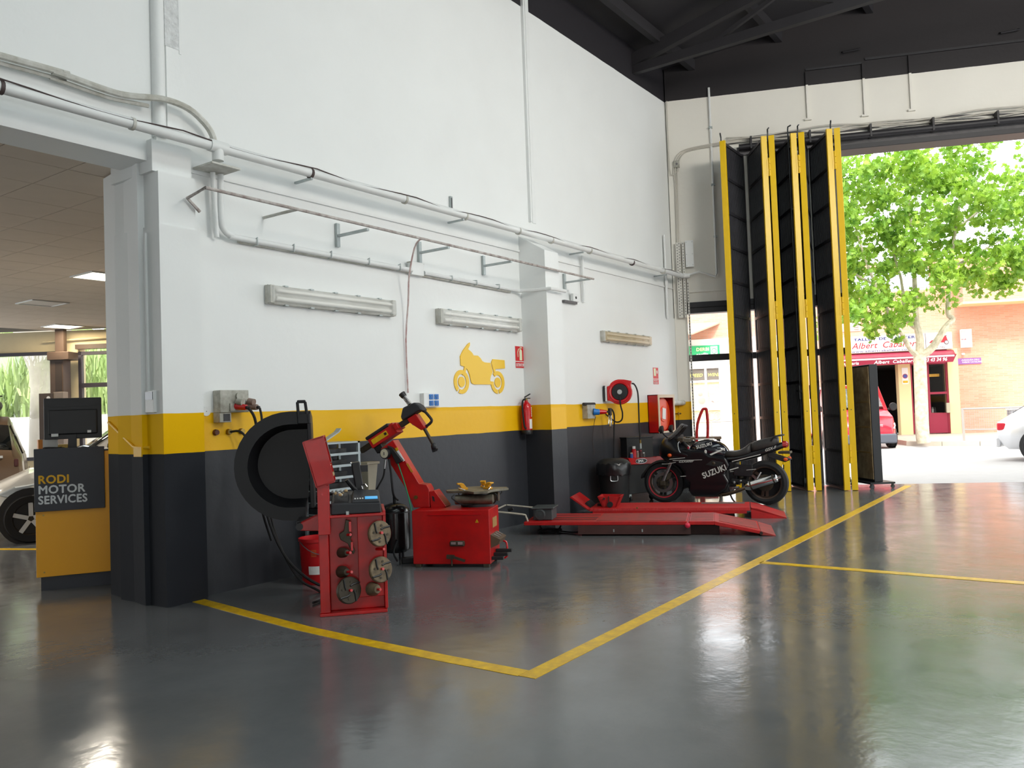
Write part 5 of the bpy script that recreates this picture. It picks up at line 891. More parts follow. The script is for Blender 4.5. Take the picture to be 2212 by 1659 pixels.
MB().hexa([(1.925, 0, .01), (2.07, .0, 0), (2.07, .76, 0), (1.925, .76, .01)], [(1.925, 0, .05), (2.07, 0, .006), (2.07, .76, .006), (1.925, .76, .05)]).build('ramp_tip', m_liftw, l1); MB().cyl((1.925, -.01, .03), (1.925, .77, .03), .018, n=10).build('hinge', m_rustd, l1)
MB().box(0, 1.5, .12, .62, 0, .10).build('base_frame', m_rustd, l1, bevel=.006); MB().box(-.02, 1.2, .0, .06, .02, .118).build('side_channel', M('channel_brown', '#4a2a26', .6, var=.3, vs=6), l1)
for x in (.37, .68): MB().box(x, x+.012, -.006, 0, .045, .075).build('bright_pin', m_galv, l1)
vz = MB(); vz.box(-.55, -.33, .12, .40, .161, .30); vz.box(-.57, -.31, .10, .42, .285, .305); vz.build('wheel_vise', M('vise_grey', '#4a5052', .5, .3, var=.2, vs=8), l1, bevel=.01); MB().lathe([(0, 0), (.065, 0), (.065, .012), (.05, .018), (.05, .01), (.02, .01), (.02, .02), (0, .02)], (-.47, .12, .225), (0, -1, 0), n=24).build('vise_wheel', M('vise_grey', '#4a5052', .5, .3), l1)
for y in (.06, .70): MB().tube([(-.60, y, .157), (-.62, y, .21), (-.66, y, .235), (-1.0, y, .27)], .011, 8, smooth=3).build('frame_tube', M('tube_cream', '#c9c2b4', .4, .4), l1)
MB().tube([(-1.0, .06, .27), (-1.02, .06, .27), (-1.02, .70, .27), (-1.0, .70, .27)], .011, 8).build('frame_cross_tube', M('tube_cream', '#c9c2b4', .4, .4), l1); MB().cyl((-.90, .35, .25), (-.84, .35, .27), .02, n=10).build('foam_grip', m_black, l1)
coil = [(-.40+(.13+.015*math.sin(k*.7))*math.cos(k*.5)*(.9+.1*math.sin(k)), .30+.11*math.sin(k*.5), .012+.004*(k % 5)) for k in range(42)]
cl_ = thing('coiled_cable', 'black cable coiled on the floor under the worn red lift', 'cable', (7.903, 4.755, 0), math.radians(-68.5)); MB().tube(coil, .009, 6, smooth=2).build('coil', m_rub, cl_); MB().tube([(-.28, .30, .012), (-.12, .2, .012), (-.02, .12, .03)], .009, 6, smooth=3).build('tail', m_rub, cl_); MB().tube([(-.48, .28, .02), (-.50, .25, .07), (-.49, .22, .118)], .01, 6, smooth=3).tube([(-.30, .28, .02), (-.26, .25, .08), (-.28, .22, .118)], .01, 6, smooth=3).build('hose_loop', m_rub, cl_)
l2_ = thing('motorcycle_lift', 'red diamond-plate motorcycle lift with wheel clamp and front flap', 'motorcycle lift', (9.919, 3.475, 0), math.radians(-70))
MB().box(-2.04, -.06, 0, .62, .092, .132).build('platform', plate_mat(), l2_, bevel=.004); MB().box(-2.0, -.1, .0, .03, .06, .10).build('edge_channel', m_lift, l2_); MB().box(-1.6, -.25, .08, .54, .0, .09).build('base_frame', m_rustd, l2_)
MB().box(-.66, -.12, .43, .56, .132, .135).build('grip_strip', M('grip_grey', '#6a605c', .8), l2_)
rw = MB(); rw.prism([(-.05, .0), (-.05, .128), (.02, .12), (.36, .004), (.36, 0)], (0, 0, 0), (1, 0, 0), (0, 0, 1), (0, .02, 0)); rw.prism([(-.05, .0), (-.05, .128), (.02, .12), (.36, .004), (.36, 0)], (0, .60, 0), (1, 0, 0), (0, 0, 1), (0, .02, 0)); rw.hexa([(-.05, 0, .112), (.36, 0, 0), (.36, .62, 0), (-.05, .62, .112)], [(-.05, 0, .132), (.36, 0, .006), (.36, .62, .006), (-.05, .62, .132)]); rw.build('ramp', m_lift, l2_)
MB().hexa([(-2.06, .02, .10), (-2.03, .02, .10), (-2.03, .60, .10), (-2.06, .60, .10)], [(-2.30, .02, .27), (-2.275, .02, .285), (-2.275, .60, .285), (-2.30, .60, .27)]).build('front_flap', m_lift, l2_, bevel=.004); MB().bar((-2.05, .3, .12), (-2.12, .3, .18), .3, .05).build('flap_buffer', m_rub, l2_)
MB().bar((-1.98, .28, .15), (-1.85, .28, .15), .05, .03).build('clamp_slide', m_rub, l2_)
cp_ = MB(); cp_.prism([(-1.95, .27), (-1.65, .265), (-1.71, .135), (-1.89, .135)], (0, .10, 0), (1, 0, 0), (0, 0, 1), (0, .012, 0)); cp_.prism([(-1.95, .27), (-1.65, .265), (-1.71, .135), (-1.89, .135)], (0, .42, 0), (1, 0, 0), (0, 0, 1), (0, .012, 0)); cp_.hexa([(-1.89, .10, .135), (-1.87, .10, .135), (-1.87, .43, .135), (-1.89, .43, .135)], [(-1.95, .10, .27), (-1.93, .10, .27), (-1.93, .43, .27), (-1.95, .43, .27)]); cp_.hexa([(-1.73, .10, .135), (-1.71, .10, .135), (-1.71, .43, .135), (-1.73, .43, .135)], [(-1.67, .10, .265), (-1.65, .10, .265), (-1.65, .43, .265), (-1.67, .43, .265)]); cp_.build('wheel_clamp', m_lift, l2_)
MB().cyl((-1.785, .05, .17), (-1.785, .11, .17), .036, n=16).build('clamp_knob', m_rub, l2_); MB().bar((-1.80, .08, .2), (-1.80, .08, .275), .012, .012).cyl((-1.86, .07, .245), (-1.86, .10, .245), .014, n=8).build('clamp_screw', m_rustd, l2_)
tag(MB().at((9.35, 4.78, .137), .4).box(-.02, .02, -.012, .012, 0, .016).build('loose_bolt', m_brass, bevel=.004), 'small brass part lying on the edge of the diamond-plate lift', 'bolt')

# ================================================================== MOTORCYCLE
m_mb = M('bike_black', '#0c0d12', .28, coat=.3, spec=.5); m_mbb = M('bike_matt', '#17171a', .6); m_seat = M('seat_vinyl', '#242426', .55, var=.3, vs=7, var_col='#332e2a'); m_rim = M('rim_bronze', '#5a4a42', .4, .6); m_alum = M('bike_alu', '#9a9a9c', .3, .9); m_tyre = M('tyre', '#17171a', .75); m_pinst = M('silver_print', '#c8c8c4', .4); m_amber = M('amber', '#e0581a', .3); m_tail = M('tail_red', '#a01818', .25)
mo = thing('motorcycle', 'black sports touring motorcycle parked behind the red lifts', 'motorcycle', (11.14, 5.235, 0), math.radians(-82.33))
def wheel(cx, r, wd, front):
    tyr = MB().lathe([(r-.085, -wd*.42), (r-.05, -wd*.5), (r-.012, -wd*.36), (r, 0), (r-.012, wd*.36), (r-.05, wd*.5), (r-.085, wd*.42), (r-.085, -wd*.42)], (cx, 0, r), (0, 1, 0), n=44, cap=False).build('front_wheel' if front else 'rear_wheel', m_tyre, mo)
    rr_ = r-.082
    MB().lathe([(rr_, -wd*.44), (rr_-.015, -wd*.40), (rr_-.028, -wd*.2), (rr_-.028, wd*.2), (rr_-.015, wd*.40), (rr_, wd*.44)], (cx, 0, r), (0, 1, 0), n=44, cap=False).build('rim', m_rim, tyr)
    if front: MB().lathe([(rr_+.004, -wd*.447), (rr_-.012, -wd*.43)], (cx, 0, r), (0, 1, 0), n=44, cap=False).build('red_rim_stripe', M('rim_red', '#b42a38', .4), tyr)
    for k in range(3):
        a = 2*PI*k/3+.4; s_ = MB(); ca, sa = math.cos(a), math.sin(a)
        for off in (-.32, .32): s_.bar((cx+.045*math.cos(a+off*1.3), 0, r+.045*math.sin(a+off*1.3)), (cx+(rr_-.02)*math.cos(a+off*.5), 0, r+(rr_-.02)*math.sin(a+off*.5)), .04, .026, up=(0, 1, 0))
        s_.build('spoke', m_mbb if front else m_rim, tyr)
    MB().cyl((cx, -.06, r), (cx, .06, r), .05, n=20).build('hub', m_mbb, tyr)
    if not front:
        MB().lathe([(.02, 0), (.115, 0), (.115, .006), (.02, .006), (.02, 0)], (cx, -.075, r), (0, 1, 0), n=32, cap=False).build('rear_disc', m_castd, tyr); MB().lathe([(.02, 0), (.21, 0), (.21, .004), (.02, .004), (.02, 0)], (cx, .06, r), (0, 1, 0), n=32, cap=False).build('chain_sprocket', m_mbb, tyr); MB().box(cx-.06, cx+.07, -.115, -.085, r-.02, r+.04).build('rear_caliper', m_alum, tyr, bevel=.01)
    if front:
        for y in (-.062, .062):
            d_ = MB().lathe([(.085, 0), (.145, 0), (.145, .005), (.085, .005), (.085, 0)], (cx, y, r), (0, 1, 0), n=36, cap=False).build('brake_disc', m_alum, tyr)
            MB().lathe([(.02, 0), (.10, 0), (.10, .008), (.02, .008), (.02, 0)], (cx, y-.002, r), (0, 1, 0), n=28, cap=False).build('disc_carrier', m_castd, d_)
            for k in range(8): a = k*PI/4; MB().cyl((cx+.085*math.cos(a), y-.006, r+.085*math.sin(a)), (cx+.085*math.cos(a), y+.01, r+.085*math.sin(a)), .016, n=8).build('disc_boss', m_black, d_)
    return tyr
wheel(0, .30, .12, True); wheel(1.446, .305, .16, False)
for y in (-.095, .095):
    MB().cyl((0.0, y, .30), (.15, y, .60), .027, .027, n=14).cyl((.15, y, .60), (.30, y, .92), .021, n=12).build('fork_leg', m_alum, mo); MB().box(-.03, .05, y-.03, y+.01, .26, .33).build('fork_foot', m_castd, mo, bevel=.01); MB().hexa([(.06, y-.02, .33), (.12, y-.02, .36), (.12, y+.02, .36), (.06, y+.02, .33)], [(.08, y-.02, .43), (.15, y-.02, .45), (.15, y+.02, .45), (.08, y+.02, .43)]).build('brake_caliper', m_castd, mo, bevel=.006)
MB().cyl((0, -.12, .30), (0, .12, .30), .014, n=10).build('axle', m_alum, mo)
fm = MB(); rings = []
for a in range(20, 171, 10):
    q = math.radians(a); rr_ = .318+(.02 if a > 150 else 0); rings.append([Vector((rr_*f*math.cos(q), y, .30+rr_*f*math.sin(q))) for f, y in ((.93, -.075), (1.0, -.06), (1.03, 0), (1.0, .06), (.93, .075))])
fm.loft(rings, cap=False, closed=False); fm.build('front_fender', m_mbb, mo, solid=.006); MB().box(.0, .10, -.081, -.076, .565, .575).build('fender_flash', m_pinst, mo)
def ringyz(x, zb, zt, wb, wt, n=12, e=2.6):
    out = []; zc = (zb+zt)/2; hz_ = (zt-zb)/2
    for k in range(n):
        a = 2*PI*k/n+PI/n; c_, s_ = math.cos(a), math.sin(a); f = (s_*.5+.5); w_ = wb+(wt-wb)*f
        out.append(Vector((x, w_*math.copysign(abs(c_)**(2/e), c_), zc+hz_*math.copysign(abs(s_)**(2/e), s_))))
    return out
# fairing: nose cone, side panels, belly
MB().loft([ringyz(x, zb, zt, wb, wt) for x, zb, zt, wb, wt in ((-.05, .70, .80, .06, .06), (-.02, .66, .87, .12, .11), (.03, .61, .95, .17, .15), (.11, .57, 1.0, .20, .175), (.22, .57, .96, .215, .18), (.32, .60, .86, .215, .18), (.42, .60, .80, .21, .18), (.50, .60, .76, .19, .16))]).build('nose_fairing', m_mb, mo, subsurf=1)
sp_ = [(.10, .62), (.30, .80), (.44, .775), (.64, .765), (.72, .70), (.95, .665), (1.0, .55), (.93, .43), (.99, .32), (.93, .21), (.80, .125), (.45, .115), (.40, .20), (.41, .31), (.33, .36), (.35, .47), (.27, .54)]
MB().prism(sp_, (0, -.185, 0), (1, 0, 0), (0, 0, 1), (0, .37, 0)).build('side_fairing', m_mb, mo, bevel=.035, seg=3)
MB().prism([(.66, .56), (.76, .63), (.92, .595), (.87, .53)], (0, -.188, 0), (1, 0, 0), (0, 0, 1), (0, .02, 0)).build('fairing_vent', m_mbb, mo, bevel=.006); MB().ball((.78, -.186, .585), .025, .012, .025, n=12, m=8).build('engine_cap', m_castd, mo)
MB().bar((.15, -.195, .645), (.38, -.20, .665), .004, .008).build('pinstripe', m_pinst, mo); MB().bar((.20, -.2, .625), (.62, -.19, .635), .004, .006).build('pinstripe', m_pinst, mo); MB().bar((.12, -.178, .58), (.24, -.19, .60), .004, .007).build('pinstripe', m_pinst, mo); MB().bar((.30, -.19, .40), (.38, -.19, .405), .004, .007).build('pinstripe', m_pinst, mo)
MB().ball((.155, -.195, .70), .032, .028, .026, n=12, m=8).build('front_indicator', m_amber, mo); MB().ball((.155, .195, .70), .032, .028, .026, n=12, m=8).build('front_indicator', m_amber, mo)
hl = MB(); hl.ball((-.005, 0, .75), .03, .09, .05, n=14, m=8); hl.build('headlight', M('lamp_glass', '#b8bcc0', .1, spec=.8), mo)
# screen
sc_ = []
for i in range(6):
    f = i/5; x = .05+.24*f; z = .945+.20*f-.02*math.sin(f*PI); w_ = .155-.05*f
    sc_.append([Vector((x+.10*abs(k/4)**2*(1-.3*f), w_*k/4, z-.03*abs(k/4)**2)) for k in range(-4, 5)])
MB().loft(sc_, cap=False, closed=False).build('windscreen', M('smoked_screen', '#2a2222', .08, alpha=.72, spec=.7), mo, solid=.004)
for s_ in (-1, 1):
    mr_ = MB().loft([[Vector((x, s_*(.235+.05*math.cos(a)), 1.07+dz+.055*math.sin(a)*k)) for a in [2*PI*j/10 for j in range(10)]] for x, dz, k in ((.03, -.01, .2), (.045, 0, 1.0), (.085, .005, 1.05))]).build('mirror', m_mbb, mo); MB().tube([(.075, s_*.235, 1.03), (.10, s_*.20, .985), (.12, s_*.15, .955)], .01, 7, smooth=3).build('mirror_stem', m_mbb, mr_)
    MB().tube([(.30, s_*.10, .91), (.34, s_*.17, .905), (.40, s_*.24, .87), (.46, s_*.31, .82)], .012, 8).build('handlebar', m_mbb, mo); MB().cyl((.385, s_*.225, .88), (.465, s_*.315, .815), .017, n=10).build('grip', m_rub, mo); MB().cyl((.465, s_*.315, .815), (.475, s_*.327, .807), .014, n=8).build('bar_end', M('bar_end_red', '#b42040', .4), mo)
    MB().tube([(.33, s_*.20, .905), (.30, s_*.24, .87), (.325, s_*.30, .78), (.35, s_*.31, .745)], .007, 6, smooth=3).build('lever', m_alum, mo); MB().box(.30, .37, min(s_*.15, s_*.22), max(s_*.15, s_*.22), .89, .95).build('switch_block', m_castd, mo, bevel=.01)
MB().cyl((.30, 0, .88), (.30, 0, .93), .12, n=16).build('top_yoke', m_castd, mo); MB().box(.16, .26, -.10, .10, .92, .96).build('instrument_pod', m_mbb, mo, bevel=.012)
# tank, seat, tail
MB().loft([ringyz(x, zb, zt, wb, wt) for x, zb, zt, wb, wt in ((.40, .68, .80, .07, .06), (.45, .68, .865, .13, .11), (.55, .67, .91, .165, .14), (.68, .66, .918, .17, .14), (.80, .65, .90, .155, .12), (.89, .64, .855, .12, .09), (.97, .64, .76, .09, .06))]).build('fuel_tank', M('tank_blueblack', '#10121e', .15, coat=.7, spec=.6), mo, subsurf=1)
MB().loft([[Vector((.56+.15*math.cos(a)*.95+.06, .07*math.sin(a), .914+h)) for a in [2*PI*j/20 for j in range(20)]] for h in (0, .010)]).build('highlight_ring', m_pinst, mo)  # silver oval laid on the tank top as its white highlight
MB().bar((.73, -.157, .70), (.93, -.115, .785), .004, .022).build('silver_flash', m_pinst, mo)
MB().loft([ringyz(x, zb, zt, wb, wt, e=3) for x, zb, zt, wb, wt in ((.88, .66, .73, .08, .06), (.95, .645, .76, .13, .11), (1.06, .645, .745, .16, .135), (1.16, .66, .775, .16, .135), (1.24, .68, .84, .145, .125), (1.29, .69, .89, .13, .10))]).build('rider_seat', m_seat, mo, subsurf=1)
MB().loft([ringyz(x, zb, zt, wb, wt, e=3) for x, zb, zt, wb, wt in ((1.27, .72, .85, .11, .09), (1.32, .72, .885, .13, .115), (1.45, .75, .91, .125, .105), (1.58, .78, .945, .11, .095), (1.65, .82, .94, .08, .06))]).build('pillion_seat', m_seat, mo, subsurf=1)
MB().loft([ringyz(x, zb, zt, wb, wt) for x, zb, zt, wb, wt in ((.86, .60, .67, .11, .10), (1.0, .58, .68, .15, .14), (1.2, .60, .72, .15, .14), (1.4, .66, .78, .14, .12), (1.6, .73, .84, .115, .10), (1.72, .78, .87, .09, .07), (1.76, .81, .85, .05, .04))]).build('tail_cowl', m_mb, mo, subsurf=1)
MB().bar((1.03, -.155, .605), (1.42, -.142, .70), .004, .010).build('tail_pinstripe', m_pinst, mo)
MB().tube([(1.56, -.10, .88), (1.60, -.11, .935), (1.68, -.08, .95), (1.71, 0, .955), (1.68, .08, .95), (1.60, .11, .935), (1.56, .10, .88)], .012, 8, smooth=3).build('grab_rail', m_mbb, mo)
MB().loft([ringyz(x, zb, zt, wb, wt) for x, zb, zt, wb, wt in ((1.70, .775, .875, .085, .075), (1.745, .78, .87, .075, .065), (1.765, .80, .85, .05, .04))]).build('tail_light', m_tail, mo)
MB().hexa([(1.50, -.08, .66), (1.72, -.07, .585), (1.72, .07, .585), (1.50, .08, .66)], [(1.50, -.08, .73), (1.80, -.07, .62), (1.80, .07, .62), (1.50, .08, .73)]).build('rear_mudguard', m_mbb, mo, bevel=.008); MB().box(1.64, 1.80, -.09, .09, .70, .735).build('plate_holder', m_castd, mo, bevel=.01)
for s_ in (-1, 1): MB().cyl((1.72, s_*.06, .63), (1.74, s_*.14, .63), .01, n=8).ball((1.745, s_*.15, .63), .03, .02, .024, n=10, m=8).build('rear_indicator', m_amber, mo)
MB().bar((1.30, -.145, .47), (1.05, -.165, .49), .02, .16).build('side_panel', m_mb, mo, bevel=.01); MB().bar((1.0, -.168, .465), (1.35, -.155, .50), .003, .006).build('panel_pinstripe', m_pinst, mo)
# engine, swingarm, exhaust
MB().box(.50, .98, -.16, .16, .16, .50).build('engine_block', m_mbb, mo, bevel=.03); MB().box(.80, 1.08, -.11, .11, .25, .60).build('frame_section', m_mbb, mo, bevel=.02)
for y in (-.12, .12): MB().bar((1.0, y, .34), (1.47, y, .305), .03, .055).build('swingarm', m_mbb, mo, bevel=.008)
MB().cyl((1.12, -.02, .36), (1.02, -.02, .62), .04, n=14).build('rear_shock', m_castd, mo)
MB().tube([(.55, -.10, .13), (.85, -.13, .14), (1.0, -.17, .17), (1.15, -.19, .225), (1.26, -.195, .27)], .026, 10, smooth=3).build('exhaust_pipe', M('pipe_rust', '#7a6a58', .35, .8, var=.4, vs=10, var_col='#4c4038'), mo)
si = MB().lathe([(.0, 0), (.032, 0), (.058, .05), (.062, .07), (.062, .42), (.055, .45), (.025, .46), (.022, .50), (0, .50)], (1.20, -.20, .255), (.43, 0, .13), n=28).build('silencer', m_chrome, mo); MB().lathe([(.0635, .08), (.0635, .10)], (1.20, -.20, .255), (.43, 0, .13), n=28, cap=False).lathe([(.0635, .395), (.0635, .415)], (1.20, -.20, .255), (.43, 0, .13), n=28, cap=False).build('silencer_band', m_castd, si)
MB().bar((1.30, -.18, .42), (1.36, -.19, .36), .01, .03).bar((1.42, -.17, .46), (1.36, -.19, .36), .01, .016).build('silencer_hanger', m_alum, mo)
MB().bar((.98, -.16, .235), (1.12, -.20, .25), .02, .04).cyl((1.05, -.2, .25), (1.05, -.29, .25), .012, n=8).build('footpeg', m_alum, mo); MB().ball((1.05, -.17, .32), .02, n=10, m=8).ball((1.14, -.17, .34), .018, n=10, m=8).build('rearset_bolt', m_alum, mo); MB().box(1.08, 1.13, -.19, -.16, .265, .285).build('yellow_tag', m_yel, mo)
MB().tube([(.86, -.12, .17), (.85, -.18, .08), (.84, -.24, .008)], .012, 8).build('side_stand', m_castd, mo); MB().tube([(.92, .05, .17), (.95, .10, .06), (.98, .12, .01)], .012, 8).build('side_stand_brace', m_castd, mo)
# lettering on the near side
def btext(s, x, z, size, ang, name='lettering', y=-.192, xs=1.0, bold=.002, shear=0, mat=m_pinst, tilt=0): return text(name, s, mat, mo, (x, y, z), size, rot=(PI/2+tilt, -math.radians(ang), 0), bold=bold, shear=shear, xs=xs, ext=.0015)
btext('SUZUKI', .63, .37, .112, 21, xs=.90, bold=.003); btext('GSX600F', .285, .595, .042, 2, xs=1.25, shear=.35, bold=.0005, y=-.205); btext('SUZUKI', .545, .785, .062, 14, y=-.176, xs=1.05, bold=.002, tilt=-.15); btext('GSX-F', 1.48, .735, .05, 17, y=-.142, xs=1.1, shear=.35, bold=.001)
MB().ball((.67, -.172, .745), .018, .004, .03, n=10, m=8).build('emblem', m_pinst, mo)
MB().bar((1.0, -.192, .49), (1.12, -.185, .525), .003, .014).build('wing_mark', m_pinst, mo)

# ================================================================== BIN, TROLLEY, BENCH, STAND
bn = thing('waste_bin', 'black round waste bin with liner and wire handle beside the trolley', 'waste bin', (10.33, 5.62, 0)); m_binb = M('bin_black', '#161718', .55, var=.2, vs=5)
MB().lathe([(0, 0), (.19, 0), (.195, .02), (.225, .60), (.235, .60), (.235, .63), (.21, .63), (.18, .03), (0, .03)], n=32).build('drum', m_binb, bn); MB().lathe([(0, .70), (.14, .695), (.20, .67), (.235, .63), (.24, .625)], n=32).build('lid', m_binb, bn)
ln_ = MB(); ln_.loft([[Vector((r_*(1+.015*math.sin(k*5+j))*math.cos(k*PI/16), r_*(1+.015*math.sin(k*5+j))*math.sin(k*PI/16), z+.012*math.sin(k*3.1+j))) for k in range(32)] for j, (r_, z) in enumerate(((.238, .635), (.247, .60), (.243, .54), (.238, .475)))], cap=False); ln_.build('bin_liner', M('bin_liner', '#1b1b1d', .22, spec=.7), bn)
d0 = math.atan2(-5.62, -10.33); hx_ = [(.243, -.19), (.245, -.19), (.245, .19), (.243, .19)]
MB().tube([(.245*math.cos(d0+a), .245*math.sin(d0+a), z) for a, z in ((-.2, .47), (-.21, .43), (-.16, .40), (.16, .40), (.21, .43), (.2, .47))], .006, 6, smooth=2, closed=False).build('wire_handle', m_alu, bn)
ct = thing('tool_trolley', 'black and red workshop trolley with oval badge beside the bin', 'tool trolley', (11.02, 5.745, 0), math.radians(-22))
MB().box(0, .52, 0, .17, .12, .56).build('cabinet', m_binb, ct, bevel=.008); MB().box(0, .52, .02, .17, .62, .96).build('upper_box', m_binb, ct, bevel=.008); MB().box(-.01, .53, .01, .175, .945, .965).build('upper_lid', m_black, ct, bevel=.005)
MB().prism([(-.03, .66), (.55, .645), (.53, .58), (.48, .545), (.03, .555)], (0, -.03, 0), (1, 0, 0), (0, 0, 1), (0, .20, 0)).build('red_tray', m_red, ct, bevel=.008)
MB().prism([(.11*math.cos(-k*PI/14), .036*math.sin(-k*PI/14)) for k in range(28)], (.22, -.036, .603), (1, 0, 0), (0, 0, 1), (0, .006, 0)).build('badge', m_black, ct, smooth=False); MB().tube([(.22+.11*math.cos(k*PI/14), -.037, .603+.036*math.sin(k*PI/14)) for k in range(28)], .004, 5, closed=True).build('badge_rim', m_alu, ct)
text('badge_lettering', 'SMA', m_white, ct, (.155, -.038, .585), .055, bold=.002)
for x in (.04, .48): MB().cyl((x-.01, .06, .05), (x+.01, .06, .05), .05, n=16).build('castor', m_rub, ct); MB().box(x-.02, x+.02, .03, .09, .07, .12).build('castor_fork', m_galv, ct)
MB().hexa([(.56, .0, .56), (.80, .0, .50), (.80, .16, .50), (.56, .16, .56)], [(.56, 0, .65), (.72, 0, .64), (.72, .16, .64), (.56, .16, .65)]).build('side_tray', m_red, ct, bevel=.006)
o_ = Vector((11.02, 5.745, 0)); ca_, sa_ = math.cos(math.radians(-22)), math.sin(math.radians(-22))
def on_cart(x, y, z): return (11.02+x*ca_-y*sa_, 5.745+x*sa_+y*ca_, z)
def can(x, col, h, r_, label, capc, name='spray_can'):
    t = thing(name, label, 'bottle', on_cart(x, -.005, .655)); MB().lathe([(0, 0), (r_, 0), (r_, h*.7), (r_*.6, h*.78), (r_*.55, h*.8), (0, h*.8)], n=16).build('bottle', col, t); MB().lathe([(0, 0), (r_*.75, 0), (r_*.75, h*.22), (0, h*.22)], (0, 0, h*.79), n=14).build('cap', capc, t)
can(.06, M('can_blue', '#3a5a9a', .4), .08, .025, 'small blue bottle standing on the red trolley tray', M('cap_cream', '#d8c8b0', .5), 'oil_bottle'); can(.11, M('can_red', '#c02028', .35), .17, .035, 'red spray can with big white cap on the trolley tray', m_white); can(.18, M('can_clear', '#8a7a70', .4), .10, .022, 'small brown bottle with pale cap on the trolley tray', M('cap_pink', '#c8a0a0', .5), 'oil_bottle'); can(.24, M('can_dark', '#4a3030', .4), .11, .028, 'dark glass bottle on the trolley tray', M('cap_maroon', '#7a3038', .5), 'oil_bottle'); can(.30, M('can_grey', '#6a6460', .4), .07, .02, 'tiny grey bottle at the end of the trolley tray', m_white, 'oil_bottle')
wk = thing('work_bench', 'dark workbench with wooden top behind the motorcycle', 'workbench', RP(-.20, -.95, 0), RA); m_wood = M('bench_wood', '#7a6550', .6, var=.3, vs=5)
MB().box(-.02, .82, -.02, .44, .85, .89).build('bench_top', m_wood, wk, bevel=.004)
for x in (0, .75):
    for y in (0, .38): MB().box(x, x+.05, y, y+.05, 0, .85).build('leg', m_black, wk)
MB().box(0.05, .75, .02, .42, .35, .80).build('cupboard', M('cupboard_green', '#3c4038', .6), wk, bevel=.006); MB().box(.08, .40, .012, .02, .60, .76).box(.45, .74, .012, .02, .60, .76).build('drawer_front', m_gry, wk)
MB().box(.02, .22, .05, .2, .89, .935).build('grey_box', m_gry, wk, bevel=.005)
st = thing('red_hoist', 'red steel stand with a looped handle behind the motorcycle', 'stand', (12.18, 5.10, 0), math.radians(-70))
MB().box(-.10, .25, -.05, .05, .0, .05).build('foot', m_lift, st, bevel=.006); MB().box(-.03, .05, -.03, .03, .05, .30).build('post', m_lift, st, bevel=.006); MB().tube([(-.03, 0, .30), (-.035, 0, 1.0), (.05, 0, 1.30), (.10, 0, 1.345), (.13, 0, 1.30), (.13, 0, .95), (.05, 0, .30)], .022, 9, smooth=4).build('loop_handle', m_lift, st)
